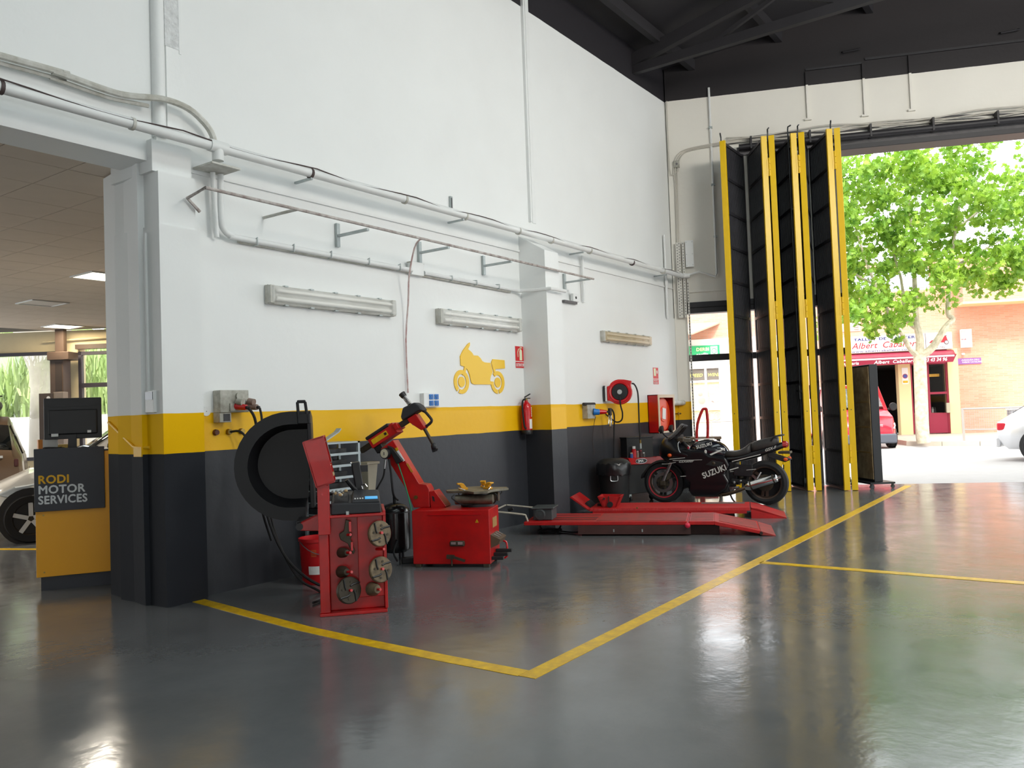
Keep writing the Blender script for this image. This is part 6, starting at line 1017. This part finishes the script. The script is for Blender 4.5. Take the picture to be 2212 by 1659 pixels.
# ================================================================== CARS
def lerp_tab(tab, x):
    if x <= tab[0][0]: return tab[0][1]
    for (a, va), (b, vb) in zip(tab, tab[1:]):
        if x <= b: return va+(vb-va)*(x-a)/(b-a)
    return tab[-1][1]
m_cglass = M('car_glass', '#14181a', .06, spec=.8); m_lamp = M('headlamp', '#c9d0d4', .12, spec=.8); m_ctrim = M('car_trim', '#1c1c1f', .55); m_calloy = M('alloy', '#cfd2d4', .35, .15)
def car(name, label, loc, rz, W, base, shoulder, top, halfw, topw, paint, glass, wheels, wr=.31, group=None, hole=None):
    """x forwards; base/shoulder/top/halfw/topw are tables over x; glass = list of (kind, x0, x1)"""
    t = thing(name, label, 'car', loc, rz, group); x0, x1 = shoulder[0][0], shoulder[-1][0]
    xs = sorted(set([p[0] for tb in (base, shoulder, top, halfw, topw) for p in tb]+[x0+(x1-x0)*i/14 for i in range(15)])); xs = [x for x in xs if x0 <= x <= x1]
    def ring(x, e=0.0):
        zb, zs, zt = lerp_tab(base, x), lerp_tab(shoulder, x), lerp_tab(top, x); w = lerp_tab(halfw, x)*W/2; wt_ = lerp_tab(topw, x)*W/2
        return [Vector((x, -w*.90, zb)), Vector((x, -w, zb+.12)), Vector((x, -w-e, zb+(zs-zb)*.6)), Vector((x, -w*.96-e, zs)), Vector((x, -wt_-e, zt)), Vector((x, -wt_*.55, zt+.025+e)), Vector((x, wt_*.55, zt+.025+e)), Vector((x, wt_+e, zt)), Vector((x, w*.96+e, zs)), Vector((x, w+e, zb+(zs-zb)*.6)), Vector((x, w, zb+.12)), Vector((x, w*.90, zb))]
    bm_ = MB().loft([ring(x) for x in xs])
    if hole: bm_.f = [f for f in bm_.f if not (len(f) == 4 and all(hole[0]-1e-4 <= bm_.v[i][0] <= hole[1]+1e-4 for i in f) and all(i % 12 in (4, 5, 6, 7) for i in f))]
    bm_.build('body', paint, t, angle=42)
    for kind, a, b in glass:
        ra, rb = ring(a, .008), ring(b, .008); g = MB()
        def mix(p, q, f): return p+(q-p)*f
        if kind == 'side':
            for (i, j) in ((3, 4), (8, 7)): g.add([mix(ra[i], ra[j], .08), mix(rb[i], rb[j], .08), mix(rb[i], rb[j], .90), mix(ra[i], ra[j], .90)], [(0, 1, 2, 3)])
            for part in (0, 1):
                MB().add(g.v[part*4:part*4+4], [(0, 1, 2, 3)]).build('side_window', m_cglass, t, solid=.006)
        else:
            q = [ra[4], ra[5], ra[6], ra[7]], [rb[4], rb[5], rb[6], rb[7]]; u = Vector((0, 0, .008))
            g.add([mix(q[0][k], q[1][k], .06)+u for k in range(4)]+[mix(q[0][k], q[1][k], .94)+u for k in range(4)], [(0, 1, 5, 4), (1, 2, 6, 5), (2, 3, 7, 6)]); g.build('windscreen' if kind == 'front' else 'rear_window', m_cglass, t, solid=.006)
    for x in wheels:
        for s_ in (-1, 1):
            y = s_*W/2*.90
            MB().lathe([(0, 0), (wr+.06, 0), (wr+.06, .01), (0, .01)], (x, s_*W/2*.985, wr+.02), (0, s_, 0), n=28).build('wheel_arch', m_ctrim, t)
            ty = MB().lathe([(wr-.10, -.09), (wr-.02, -.10), (wr, -.06), (wr, .06), (wr-.02, .10), (wr-.10, .09), (wr-.10, -.09)], (x, y+s_*.03, wr), (0, 1, 0), n=32, cap=False).build('wheel', m_tyre, t)
            MB().lathe([(0, .02), (.05, .03), (.06, 0), (wr-.12, -.01), (wr-.10, .06)], (x, y+s_*.06, wr), (0, s_, 0), n=28, cap=False).build('rim_dish', m_castd, ty)
            for k in range(5): a = 2*PI*k/5+.3; MB().bar((x+.03*math.cos(a), y+s_*.10, wr+.03*math.sin(a)), (x+(wr-.10)*math.cos(a), y+s_*.105, wr+(wr-.10)*math.sin(a)), .05, .02, up=(0, 1, 0)).build('spoke', m_calloy, ty)
    return t
# ---- white hatchback, front wheel beside the counter
hv = Vector((-.91, .41, 0)); hA = math.atan2(.41, -.91); fw_ = Vector((4.97, 10.98, 0)); side = Vector((.41, .91, 0))
c0 = fw_+side*.70-hv*1.28
wc = car('white_car', 'white hatchback standing behind the counter in the low hall', c0, hA, 1.64,
    [(-1.85, .35), (-1.5, .2), (1.5, .2), (1.80, .3)], [(-1.85, .80), (-1.6, .90), (.6, .90), (1.2, .80), (1.62, .66), (1.80, .50)], [(-1.85, .86), (-1.72, 1.15), (-1.45, 1.40), (-.9, 1.46), (-.1, 1.45), (.25, 1.36), (.85, .93), (1.3, .85), (1.65, .70), (1.80, .52)],
    [(-1.85, .80), (-1.5, .97), (0, 1), (1.2, .98), (1.6, .88), (1.80, .66)], [(-1.85, .72), (-1.4, .68), (.2, .68), (.8, .80), (1.3, .86), (1.7, .74), (1.80, .60)], M('car_white', '#e4e2dc', .25, coat=.6), [('side', -1.45, -.6), ('side', -.55, .35), ('front', .25, .85), ('rear', -1.72, -1.45)], (-1.2, 1.28), .30)
for s_ in (-1, 1): MB().loft([[Vector((x, s_*(.82*hw-.005), z+dz)) for x, z, hw in ((1.20, .73, 1.0), (1.45, .70, .96), (1.66, .60, .83), (1.50, .57, .93))] if dz == 0 else [Vector((x, s_*(.82*hw+.012), z)) for x, z, hw in ((1.22, .72, 1.0), (1.44, .69, .96), (1.63, .60, .83), (1.50, .58, .93))] for dz in (0, 1)]).build('headlight', m_lamp, wc)
for s_ in (-1, 1): MB().ball((.55, s_*.90, .98), .06, .09, .06, n=12, m=8).build('door_mirror', M('car_white', '#e4e2dc', .25, coat=.6), wc, subsurf=0)
MB().box(1.60, 1.70, -.55, .55, .30, .44).build('lower_grille', m_ctrim, wc, bevel=.02)
# ---- brown car seen from behind
m_cbr = M('car_brown', '#6e5844', .3, .3, coat=.5); bdir = Vector((.42, .907, 0)); bA = math.atan2(.907, .42); bc = Vector((5.35, 13.4, 0))+bdir*2.05-Vector((.907, -.42, 0))*.30
br = car('brown_car', 'brown car showing its tailgate and number plate in the low hall', bc, bA, 1.82,
    [(-2.05, .40), (-1.9, .28), (1.7, .22), (2.05, .35)], [(-2.05, .95), (-1.9, 1.0), (.7, .98), (1.4, .92), (2.05, .66)], [(-2.05, 1.0), (-1.92, 1.2), (-1.70, 1.50), (-1.3, 1.62), (-.1, 1.60), (.3, 1.5), (.9, 1.02), (1.6, .94), (2.05, .68)],
    [(-2.05, .90), (-1.8, .97), (0, 1), (1.4, .97), (2.05, .74)], [(-2.05, .80), (-1.8, .72), (-.5, .72), (.3, .70), (.9, .82), (1.6, .86), (2.05, .70)], m_cbr, [('side', -1.6, -.6), ('side', -.55, .35), ('front', .3, .9), ('rear', -2.0, -1.70)], (-1.35, 1.35), .33)
MB().box(-2.09, -2.06, -.40, .18, .86, .98).build('plate', M('plate_white', '#d8d4c8', .5), br); text('plate_number', '8680 GFW', m_black, br, (-2.092, .14, .885), .115, rot=(PI/2, 0, -PI/2), bold=.002, xs=.88)
MB().box(-2.11, -2.05, -.75, .75, .38, .55).build('rear_bumper', m_cbr, br, bevel=.03); MB().box(-2.075, -2.055, -.60, .60, 1.0, 1.035).build('chrome_strip', m_calloy, br); MB().tube([(-2.06, -.15, 1.06), (-2.09, -.05, 1.07), (-2.06, .05, 1.06)], .012, 6).build('boot_handle', m_ctrim, br)
for s_ in (-1, 1): MB().box(-2.062, -2.0, s_*.77-.03, s_*.77+.03, .86, .98).build('tail_lamp', M('lamp_smoked', '#4a1c1c', .3), br, bevel=.015); MB().bar((-1.98, s_*.66, 1.06), (-1.68, s_*.58, 1.5), .02, .02).build('window_trim', m_calloy, br)
bx = bc-bdir*.9; bb = thing('roof_shape', 'bulky black shape lying on the roof of the brown car', 'roof bag', (bx.x, bx.y, 1.645), bA)  # unidentified dark shape, built as a strapped bundle
MB().loft([[Vector((x, w_*math.copysign(abs(math.cos(a))**.7, math.cos(a)), .16+h_*math.copysign(abs(math.sin(a))**.7, math.sin(a)))) for a in [2*PI*k/14 for k in range(14)]] for x, w_, h_ in ((-.75, .45, .05), (-.6, .55, .12), (-.2, .60, .15), (.3, .58, .15), (.6, .40, .08))]).build('bulk', M('bulk_black', '#17161c', .6), bb, subsurf=1); MB().box(-.4, -.36, -.58, .58, .29, .31).build('strap', m_rub, bb)

# ================================================================== COUNTER
cn = thing('reception_counter', 'yellow reception counter with dark sign panel beside the column', 'counter', (3.461, 7.497, 0), math.radians(-32.8)); m_cy = M('counter_yellow', '#ffb212', .4, var=.03, vs=3); m_cdk = M('counter_dark', '#3a3b42', .5)
MB().box(0, .62, .03, .55, 0, .12).build('plinth', m_cdk, cn); MB().box(-.03, .62, 0, .55, .12, 1.185).build('front_panel', m_cy, cn, bevel=.003)
MB().box(-.033, .512, -.03, .0, .684, 1.225).build('sign_panel', m_cdk, cn, bevel=.003); MB().box(-.033, .62, .0, .55, 1.186, 1.20).build('top_board', m_cdk, cn)
text('sign_lettering', 'RODI', M('letter_yellow', '#f2b810', .5), cn, (-.004, -.032, .925), .098, bold=.003, xs=.98); text('sign_lettering', 'MOTOR', M('letter_white', '#dfe2e4', .5), cn, (-.004, -.032, .838), .098, bold=.003, xs=.98); text('sign_lettering', 'SERVICES', M('letter_white', '#dfe2e4', .5), cn, (-.004, -.032, .75), .098, bold=.003, xs=.90)
for x, z in ((.03, .65), (.03, .16), (.565, 1.13), (.565, .665), (.57, .18)): MB().cyl((x, -.002, z), (x, .001, z), .007, n=10).build('screw', m_brass, cn)
mn_ = thing('monitor', 'black computer monitor seen from behind on the counter', 'monitor', (3.461+.25*.8406+.16*.5417, 7.497-.25*.5417+.16*.8406, 1.20), math.radians(-32.8))
MB().box(-.225, .232, -.02, .02, .10, .465).build('screen_case', m_black, mn_, bevel=.006); MB().box(-.19, .20, -.045, -.02, .14, .36).build('back_bulge', m_black, mn_, bevel=.015); MB().box(-.20, .215, -.0225, -.02, .388, .394).build('seam', m_dgrey, mn_)
MB().hexa([(-.04, -.03, .015), (.03, -.03, .015), (.03, .0, .015), (-.04, .0, .015)], [(-.03, -.03, .2), (.03, -.03, .2), (.03, -.0, .2), (-.03, .0, .2)]).build('stand_neck', m_black, mn_); MB().box(-.11, .11, -.07, .09, 0, .015).build('stand_foot', m_black, mn_, bevel=.005)
MB().box(-.165, -.11, -.048, -.045, .125, .15).box(.12, .15, -.048, -.045, .15, .172).build('white_sticker', m_white, mn_)
def on_counter(x, y, z=1.20): return (3.461+x*.8406+y*.5417, 7.497-x*.5417+y*.8406, z)
cl2 = thing('cable_tangle', 'tangle of dark cables lying on the counter top', 'cables', on_counter(.05, .06), math.radians(-32.8)); rr2 = random.Random(9)
for k in range(4): MB().tube([(rr2.uniform(-.04, .16), rr2.uniform(-.03, .08), .008+.025*rr2.random()) for _ in range(6)], .006, 6, smooth=4).build('cable', m_rub, cl2)
pb = thing('box_file', 'white and orange carton standing beside the monitor', 'carton', on_counter(-.005, .32), math.radians(-20)); MB().box(-.04, .11, -.05, .05, 0, .10).build('carton', m_white, pb, bevel=.003); MB().box(-.045, -.01, -.051, .051, 0, .101).build('orange_edge', M('orange_card', '#d88838', .6), pb)
yb = thing('yellow_box', 'small yellow box behind the monitor on the counter', 'box', on_counter(.13, .34), math.radians(-32.8)); MB().box(-.05, .06, -.03, .03, 0, .05).build('box', m_yel, yb, bevel=.003); MB().box(-.05, .06, -.031, .031, .045, .052).build('lid', m_yel, yb)
kb = thing('chrome_tool', 'shiny metal tool lying on the counter right of the monitor stand', 'tool', on_counter(.34, .06), math.radians(-20)); MB().tube([(-.05, 0, .015), (0, .01, .03), (.05, 0, .02)], .014, 8, smooth=3).build('shaft', m_chrome, kb); MB().box(.04, .12, -.03, .03, 0, .03).build('dark_grip', m_rub, kb, bevel=.01)
dr = thing('desk_caddy', 'grey caddy with papers at the column end of the counter', 'caddy', on_counter(.57, .22), math.radians(-32.8)); MB().box(-.035, .035, -.03, .03, 0, .10).build('caddy', m_galv, dr, bevel=.003); MB().box(-.02, .03, -.02, .02, .06, .18).build('paper', m_white, dr); MB().tube([(-.04, -.05, .005), (-.03, -.05, .05), (.03, -.05, .07)], .008, 6, smooth=3).build('black_cord', m_rub, dr)
tg = thing('column_conduit', 'yellow painted conduit slanting across the column side', 'conduit', (0, 0, 0)); 
MB().tube([(3.685, 6.76, 1.43), (3.60, 6.24, 1.225), (3.585, 6.12, 1.22), (3.62, 6.04, 1.22)], .012, 8).build('conduit', M('band_yellow', '#f0ba0a', .5), tg); MB().box(3.575, 3.60, 6.09, 6.20, 1.15, 1.225).build('cover_box', M('band_yellow', '#f0ba0a', .5), tg)

# ================================================================== FAR END OF THE LOW HALL
FNv = Vector((-FD.y, FD.x, 0))      # away from the camera
def FP(x, y, z=0.0): return FO+FD*x+FNv*y+Vector((0, 0, z))
pp = thing('brown_post', 'dark brown steel post with capital between the far windows', 'post', FP(-1.02, -.35), FA)
MB().box(-.13, .15, -.14, .14, 0, 2.85).build('shaft', m_brown, pp); MB().box(-.16, .30, -.20, .18, 2.85, 3.02).build('capital', m_brown, pp, bevel=.01); MB().box(-.06, .12, -.06, .06, 3.02, 3.51).build('neck', m_brown, pp); MB().box(-.02, .12, -.145, -.14, 2.2, 2.8).build('recess', M('brown_dark', '#2c221d', .7), pp)
ec = thing('electric_cabinet', 'brown and beige cabinet fixed in front of the far post', 'cabinet', FP(-1.02, -.75), FA); MB().box(-.22, .08, 0, .2, .2, 2.15).build('brown_side', M('cab_brown', '#4c3e34', .6), ec, bevel=.005); MB().box(.08, .28, 0.01, .2, .2, 2.17).build('beige_side', M('cab_beige', '#8f8278', .6), ec, bevel=.005); MB().lathe([(0, 0), (.04, 0), (0, .003)], (-.02, -.001, 2.05), (0, -1, 0), n=16).build('round_sticker', m_white, ec); MB().box(.10, .26, -.004, .012, 1.60, 1.63).build('door_seam', m_brown, ec)
gl = MB().at(FO, FA); gl.box(-30, 1.5, .25, 30, -.12, -.02); tag(gl.build('floor_yard', M('yard_pale', '#d8d4cc', .9, var=.1, vs=1), smooth=False), kind='structure')
yw = MB().at(FO, FA); yw.box(-20, 1.5, 3.4, 3.6, -.02, 1.75); tag(yw.build('wall_yard', M('yard_wall', '#e0dcd4', .85, var=.15, vs=1.5), smooth=False), kind='structure')
pi = thing('concrete_pier', 'pale concrete pier flaring at its top outside the left far window', 'pier', FP(-2.55, 1.6)); MB().lathe([(.34, 0), (.34, .4), (.30, 1.6), (.27, 2.4), (.30, 2.8), (.42, 3.15), (.6, 3.5), (.6, 3.8), (0, 3.8)], n=28).build('shaft', M('concrete', '#b3ada4', .9, var=.2, vs=4, bump=.3, bs=20), pi); MB().lathe([(.37, 0), (.37, .12), (.345, .13)], n=28).build('foot_ring', m_kerb, pi)
rd = MB(); r3 = random.Random(12)
for k in range(2600):
    x = r3.uniform(-10, 1.3); y = r3.uniform(4.0, 6.5); z0 = 1.2+.2*r3.random()+.12*(y-3.8)
    n_ = 1 if k % 3 else 2; h = r3.uniform(.5, 2.8); a = r3.uniform(0, 2*PI); ln = r3.uniform(.05, .5); p0 = FP(x, y, z0+r3.random()*1.6); tip = p0+Vector((math.cos(a)*ln, math.sin(a)*ln, h*.5)); w_ = .02+.015*r3.random(); sd_ = Vector((-math.sin(a), math.cos(a), 0))*w_
    mid = (p0+tip)*.5+Vector((0, 0, .12*h)); rd.add([p0-sd_, p0+sd_, mid+sd_*1.2, tip, mid-sd_*1.2], [(0, 1, 2, 4), (2, 3, 4)])
for k in range(6):
    q = random.Random(k+40); cc_ = FP(-9+k*1.9, 7.4, 1.0)
    for j in range(420):
        v = Vector((q.gauss(0, 1), q.gauss(0, 1), q.gauss(0, 1))).normalized()*q.uniform(.8, 1.25); c_ = cc_+Vector((v.x*1.2, v.y*.8, 1.6+v.z*1.9)); a = q.uniform(0, PI); e1 = Vector((math.cos(a), .3, math.sin(a)))*.28; e2 = Vector((-math.sin(a), .2, math.cos(a)))*.14
        rd.add([c_-e1, c_-e2, c_+e1, c_+e2], [(0, 1, 2, 3)])
def reed_mat():
    m = M('reed_green', '#a8bc78', .6, var=.5, vs=1.3, var_col='#7a9450'); return m
tag(rd.build('reed_thicket', reed_mat(), smooth=False), 'dense pale green reeds growing outside the far windows', 'reeds', kind='stuff')
# ================================================================== VEHICLES IN THE STREET
m_vred = M('van_red', '#c8162c', .28, coat=.6)
vA = math.atan2((-RN).y, (-RN).x)+.06; vF = RP(4.98, 10.75, -.02); vd = Vector((math.cos(vA), math.sin(vA), 0))
va = car('red_van', 'red van with a driver coming out of the workshop across the street', vF-vd*2.30, vA, 1.90,
    [(-2.3, .35), (1.9, .22), (2.30, .24)], [(-2.3, 1.05), (1.0, 1.05), (1.55, 1.0), (2.05, .88), (2.22, .70), (2.30, .55)], [(-2.3, 1.80), (-2.1, 1.88), (.5, 1.88), (.85, 1.80), (1.50, 1.12), (2.05, .93), (2.22, .74), (2.30, .57)],
    [(-2.3, .95), (0, 1), (1.6, .99), (2.1, .93), (2.30, .80)], [(-2.3, .84), (.5, .82), (.9, .80), (1.5, .88), (2.05, .88), (2.30, .76)], m_vred, [('side', -.4, .5)], (-1.5, 1.62), .32, hole=(.85, 1.50))
# open windscreen frame: pale see-through pane in front of a dark cabin
ws = MB(); ws.add([(1.46, -.74, 1.18), (1.46, .74, 1.18), (.93, .68, 1.745), (.93, -.68, 1.745)], [(0, 1, 2, 3)]); ws.v = [(x+.035, y, z+.035) for x, y, z in ws.v]; ws.build('windscreen', M('windscreen_clear', '#cfd8d8', .05, alpha=.18, spec=.7), va, solid=.006)
MB().box(-.55, -.5, -.86, .86, .4, 1.8).box(-.5, 1.5, -.86, .86, .5, .55).build('cabin_wall', m_inside, va); MB().box(1.15, 1.46, -.78, .78, .95, 1.10).build('dashboard', m_ctrim, va, bevel=.03)
for s_ in (-1, 1): MB().bar((1.53, s_*.80, 1.10), (.84, s_*.755, 1.82), .10, .07).build('pillar', m_vred, va, bevel=.015)
MB().bar((.86, -.76, 1.83), (.86, .76, 1.83), .10, .09).build('roof_edge', m_vred, va, bevel=.02)
for y in (-.50, .50): MB().box(-.05, .42, y-.24, y+.24, .55, .80).box(-.20, -.02, y-.24, y+.24, .75, 1.40).build('seat', m_dgrey, va, bevel=.04)
MB().tube([(1.0+.05*math.sin(a), .50+.19*math.cos(a), 1.12+.17*math.sin(a)) for a in [2*PI*k/20 for k in range(20)]], .014, 6, closed=True).build('steering_wheel', m_ctrim, va)
for s_ in (-1, 1):
    MB().loft([[Vector((x, s_*y, z)) for x, y, z in ((2.10, .55, .72), (2.10, .88, .74), (2.02, .92, .66), (2.16, .86, .56), (2.22, .55, .58))], [Vector((x+.05, s_*y, z)) for x, y, z in ((2.12, .57, .71), (2.10, .85, .72), (2.04, .88, .66), (2.17, .84, .58), (2.23, .57, .60))]]).build('headlight', m_lamp, va)
    mrr = MB().loft([[Vector((1.30+x, s_*(1.06+.11*math.cos(a)), 1.20+.12*math.sin(a))) for a in [2*PI*k/12 for k in range(12)]] for x in (0, .10)]).build('door_mirror', m_ctrim, va, bevel=.02); MB().bar((1.33, s_*.92, 1.12), (1.33, s_*1.0, 1.16), .05, .05).build('mirror_arm', m_ctrim, mrr)
for k in range(3): MB().box(2.235, 2.275, -.50, .50, .575+k*.05, .60+k*.05).build('grille_bar', m_calloy, va)
MB().box(2.12, 2.34, -.86, .86, .16, .44).build('front_bumper', M('bumper_grey', '#4a4e58', .6), va, bevel=.05); MB().box(2.335, 2.35, -.26, .26, .32, .43).build('number_plate', m_white, va); MB().tube([(1.50, -.6, 1.19), (1.46, .1, 1.24)], .01, 5).build('wiper', m_ctrim, va)
# driver, built as one skinned body
def figure(name, label, J, E, loc, rz, skin, shirt_mat, hair_mat):
    t = thing(name, label, 'person', loc, rz); me = bpy.data.meshes.new('body'); me.from_pydata([p for p, r in J], E, []); o = bpy.data.objects.new('body', me); COL.objects.link(o); o.parent = t; me.materials.append(skin)
    o.modifiers.new('skin', 'SKIN'); sv = me.skin_vertices[0].data
    for i, (p, r) in enumerate(J): sv[i].radius = (r, r); sv[i].use_root = (i == 0)
    q = o.modifiers.new('sub', 'SUBSURF'); q.levels = 2; q.render_levels = 2; return t
m_skin = M('skin', '#9a6a50', .6); m_shirt = M('striped_shirt', '#dfe6e2', .8)
J = [((0, 0, .08), .15), ((-.04, 0, .30), .15), ((-.06, 0, .50), .13), ((-.05, 0, .60), .06), ((-.03, 0, .70), .085), ((-.02, 0, .80), .095), ((-.02, 0, .88), .06), ((-.05, .19, .52), .06), ((.10, .26, .30), .045), ((.34, .18, .36), .035), ((.40, .16, .38), .04), ((-.05, -.19, .52), .06), ((.10, -.26, .30), .045), ((.34, -.18, .36), .035), ((.40, -.16, .38), .04), ((.0, .10, .06), .09), ((.40, .12, .08), .07), ((.44, .12, -.30), .05), ((.54, .12, -.34), .04), ((.0, -.10, .06), .09), ((.40, -.12, .08), .07), ((.44, -.12, -.30), .05), ((.54, -.12, -.34), .04)]
Ed = [(0, 1), (1, 2), (2, 3), (3, 4), (4, 5), (5, 6), (2, 7), (7, 8), (8, 9), (9, 10), (2, 11), (11, 12), (12, 13), (13, 14), (0, 15), (15, 16), (16, 17), (17, 18), (0, 19), (19, 20), (20, 21), (21, 22)]
base = vF-vd*2.30; off = Vector((math.cos(vA), math.sin(vA), 0))*.12+Vector((-math.sin(vA), math.cos(vA), 0))*.50
drv = figure('person', 'person in a white and green striped shirt driving the red van', J, Ed, (base.x+off.x, base.y+off.y, .74), vA, m_skin, m_shirt, m_black)
def shirt_material():
    m = bpy.data.materials.new('striped_shirt_cloth'); m.use_nodes = True; nt = m.node_tree; b = nt.nodes['Principled BSDF']; tc_ = nt.nodes.new('ShaderNodeTexCoord'); wv = nt.nodes.new('ShaderNodeTexWave'); wv.bands_direction = 'Z'; wv.inputs['Scale'].default_value = 3.2
    r = nt.nodes.new('ShaderNodeValToRGB'); r.color_ramp.interpolation = 'CONSTANT'; r.color_ramp.elements[0].color = lin('#e6ebe6'); r.color_ramp.elements[1].position = .62; r.color_ramp.elements[1].color = lin('#3f7a5a')
    nt.links.new(tc_.outputs['Object'], wv.inputs['Vector']); nt.links.new(wv.outputs['Fac'], r.inputs['Fac']); nt.links.new(r.outputs['Color'], b.inputs['Base Color']); b.inputs['Roughness'].default_value = .8; return m
m_cloth = shirt_material()
tor = MB(); tor.loft([[Vector((x+d_*math.cos(a), w_*math.sin(a), z)) for a in [2*PI*k/16 for k in range(16)]] for x, z, w_, d_ in ((-.01, .04, .19, .16), (-.03, .2, .20, .165), (-.05, .38, .215, .155), (-.06, .52, .24, .13), (-.055, .57, .17, .10), (-.05, .60, .075, .075))], cap=False); tor.build('shirt', m_cloth, drv)
for s_ in (-1, 1): MB().tube([(-.05, s_*.20, .53), (.04, s_*.26, .41), (.10, s_*.27, .30)], [.078, .062], 10).build('sleeve', m_cloth, drv)
hr_ = MB(); hr_.ball((-.045, 0, .82), .11, .10, .105, n=16, m=10); hr_.v = [v for v in hr_.v]; hr_.build('hair', M('dark_hair', '#241a16', .7), drv)
MB().ball((.075, 0, .765), .02, .015, .025, n=8, m=6).build('nose', m_skin, drv)
for s_ in (-1, 1): MB().ball((.062, s_*.035, .80), .012, .014, .009, n=8, m=6).build('eye', m_black, drv); MB().ball((-.025, s_*.097, .775), .022, .012, .03, n=8, m=6).build('ear', m_skin, drv)
MB().box(.058, .070, -.025, .025, .715, .722).build('mouth', M('lips', '#7a4038', .6), drv)
# silver car passing on the near lane
sA = math.atan2(SD.y, SD.x); sc0 = Vector((21.25, 1.75, -.02))+SD*2.15+Vector((-SD.y, SD.x, 0))*.0
sv_ = car('silver_car', 'silver car passing on the street with red tail lamps', sc0, sA, 1.75,
    [(-2.1, .42), (-1.9, .26), (1.7, .22), (2.1, .35)], [(-2.1, .80), (-1.9, .92), (.6, .90), (1.4, .84), (2.1, .60)], [(-2.1, .84), (-1.85, 1.0), (-1.2, 1.40), (-.2, 1.44), (.2, 1.36), (.9, .95), (1.6, .86), (2.1, .62)],
    [(-2.1, .84), (-1.8, .96), (0, 1), (1.4, .97), (2.1, .74)], [(-2.1, .76), (-1.8, .74), (-.5, .70), (.3, .68), (.9, .82), (1.6, .86), (2.1, .70)], M('car_silver', '#cfd0d4', .28, .4, coat=.5), [('side', -1.15, -.5), ('side', -.45, .3), ('front', .2, .9), ('rear', -1.85, -1.2)], (-1.3, 1.35), .31)
for s_ in (-1, 1): MB().box(-2.10, -1.88, s_*.68-.10, s_*.68+.10, .66, .82).build('tail_lamp', M('lamp_red', '#c82838', .3), sv_, bevel=.03)
MB().box(-2.16, -2.05, -.72, .72, .30, .52).build('rear_bumper', M('car_silver', '#cfd0d4', .28, .4, coat=.5), sv_, bevel=.04); MB().box(-2.12, -2.09, -.26, .26, .55, .65).build('number_plate', m_white, sv_)
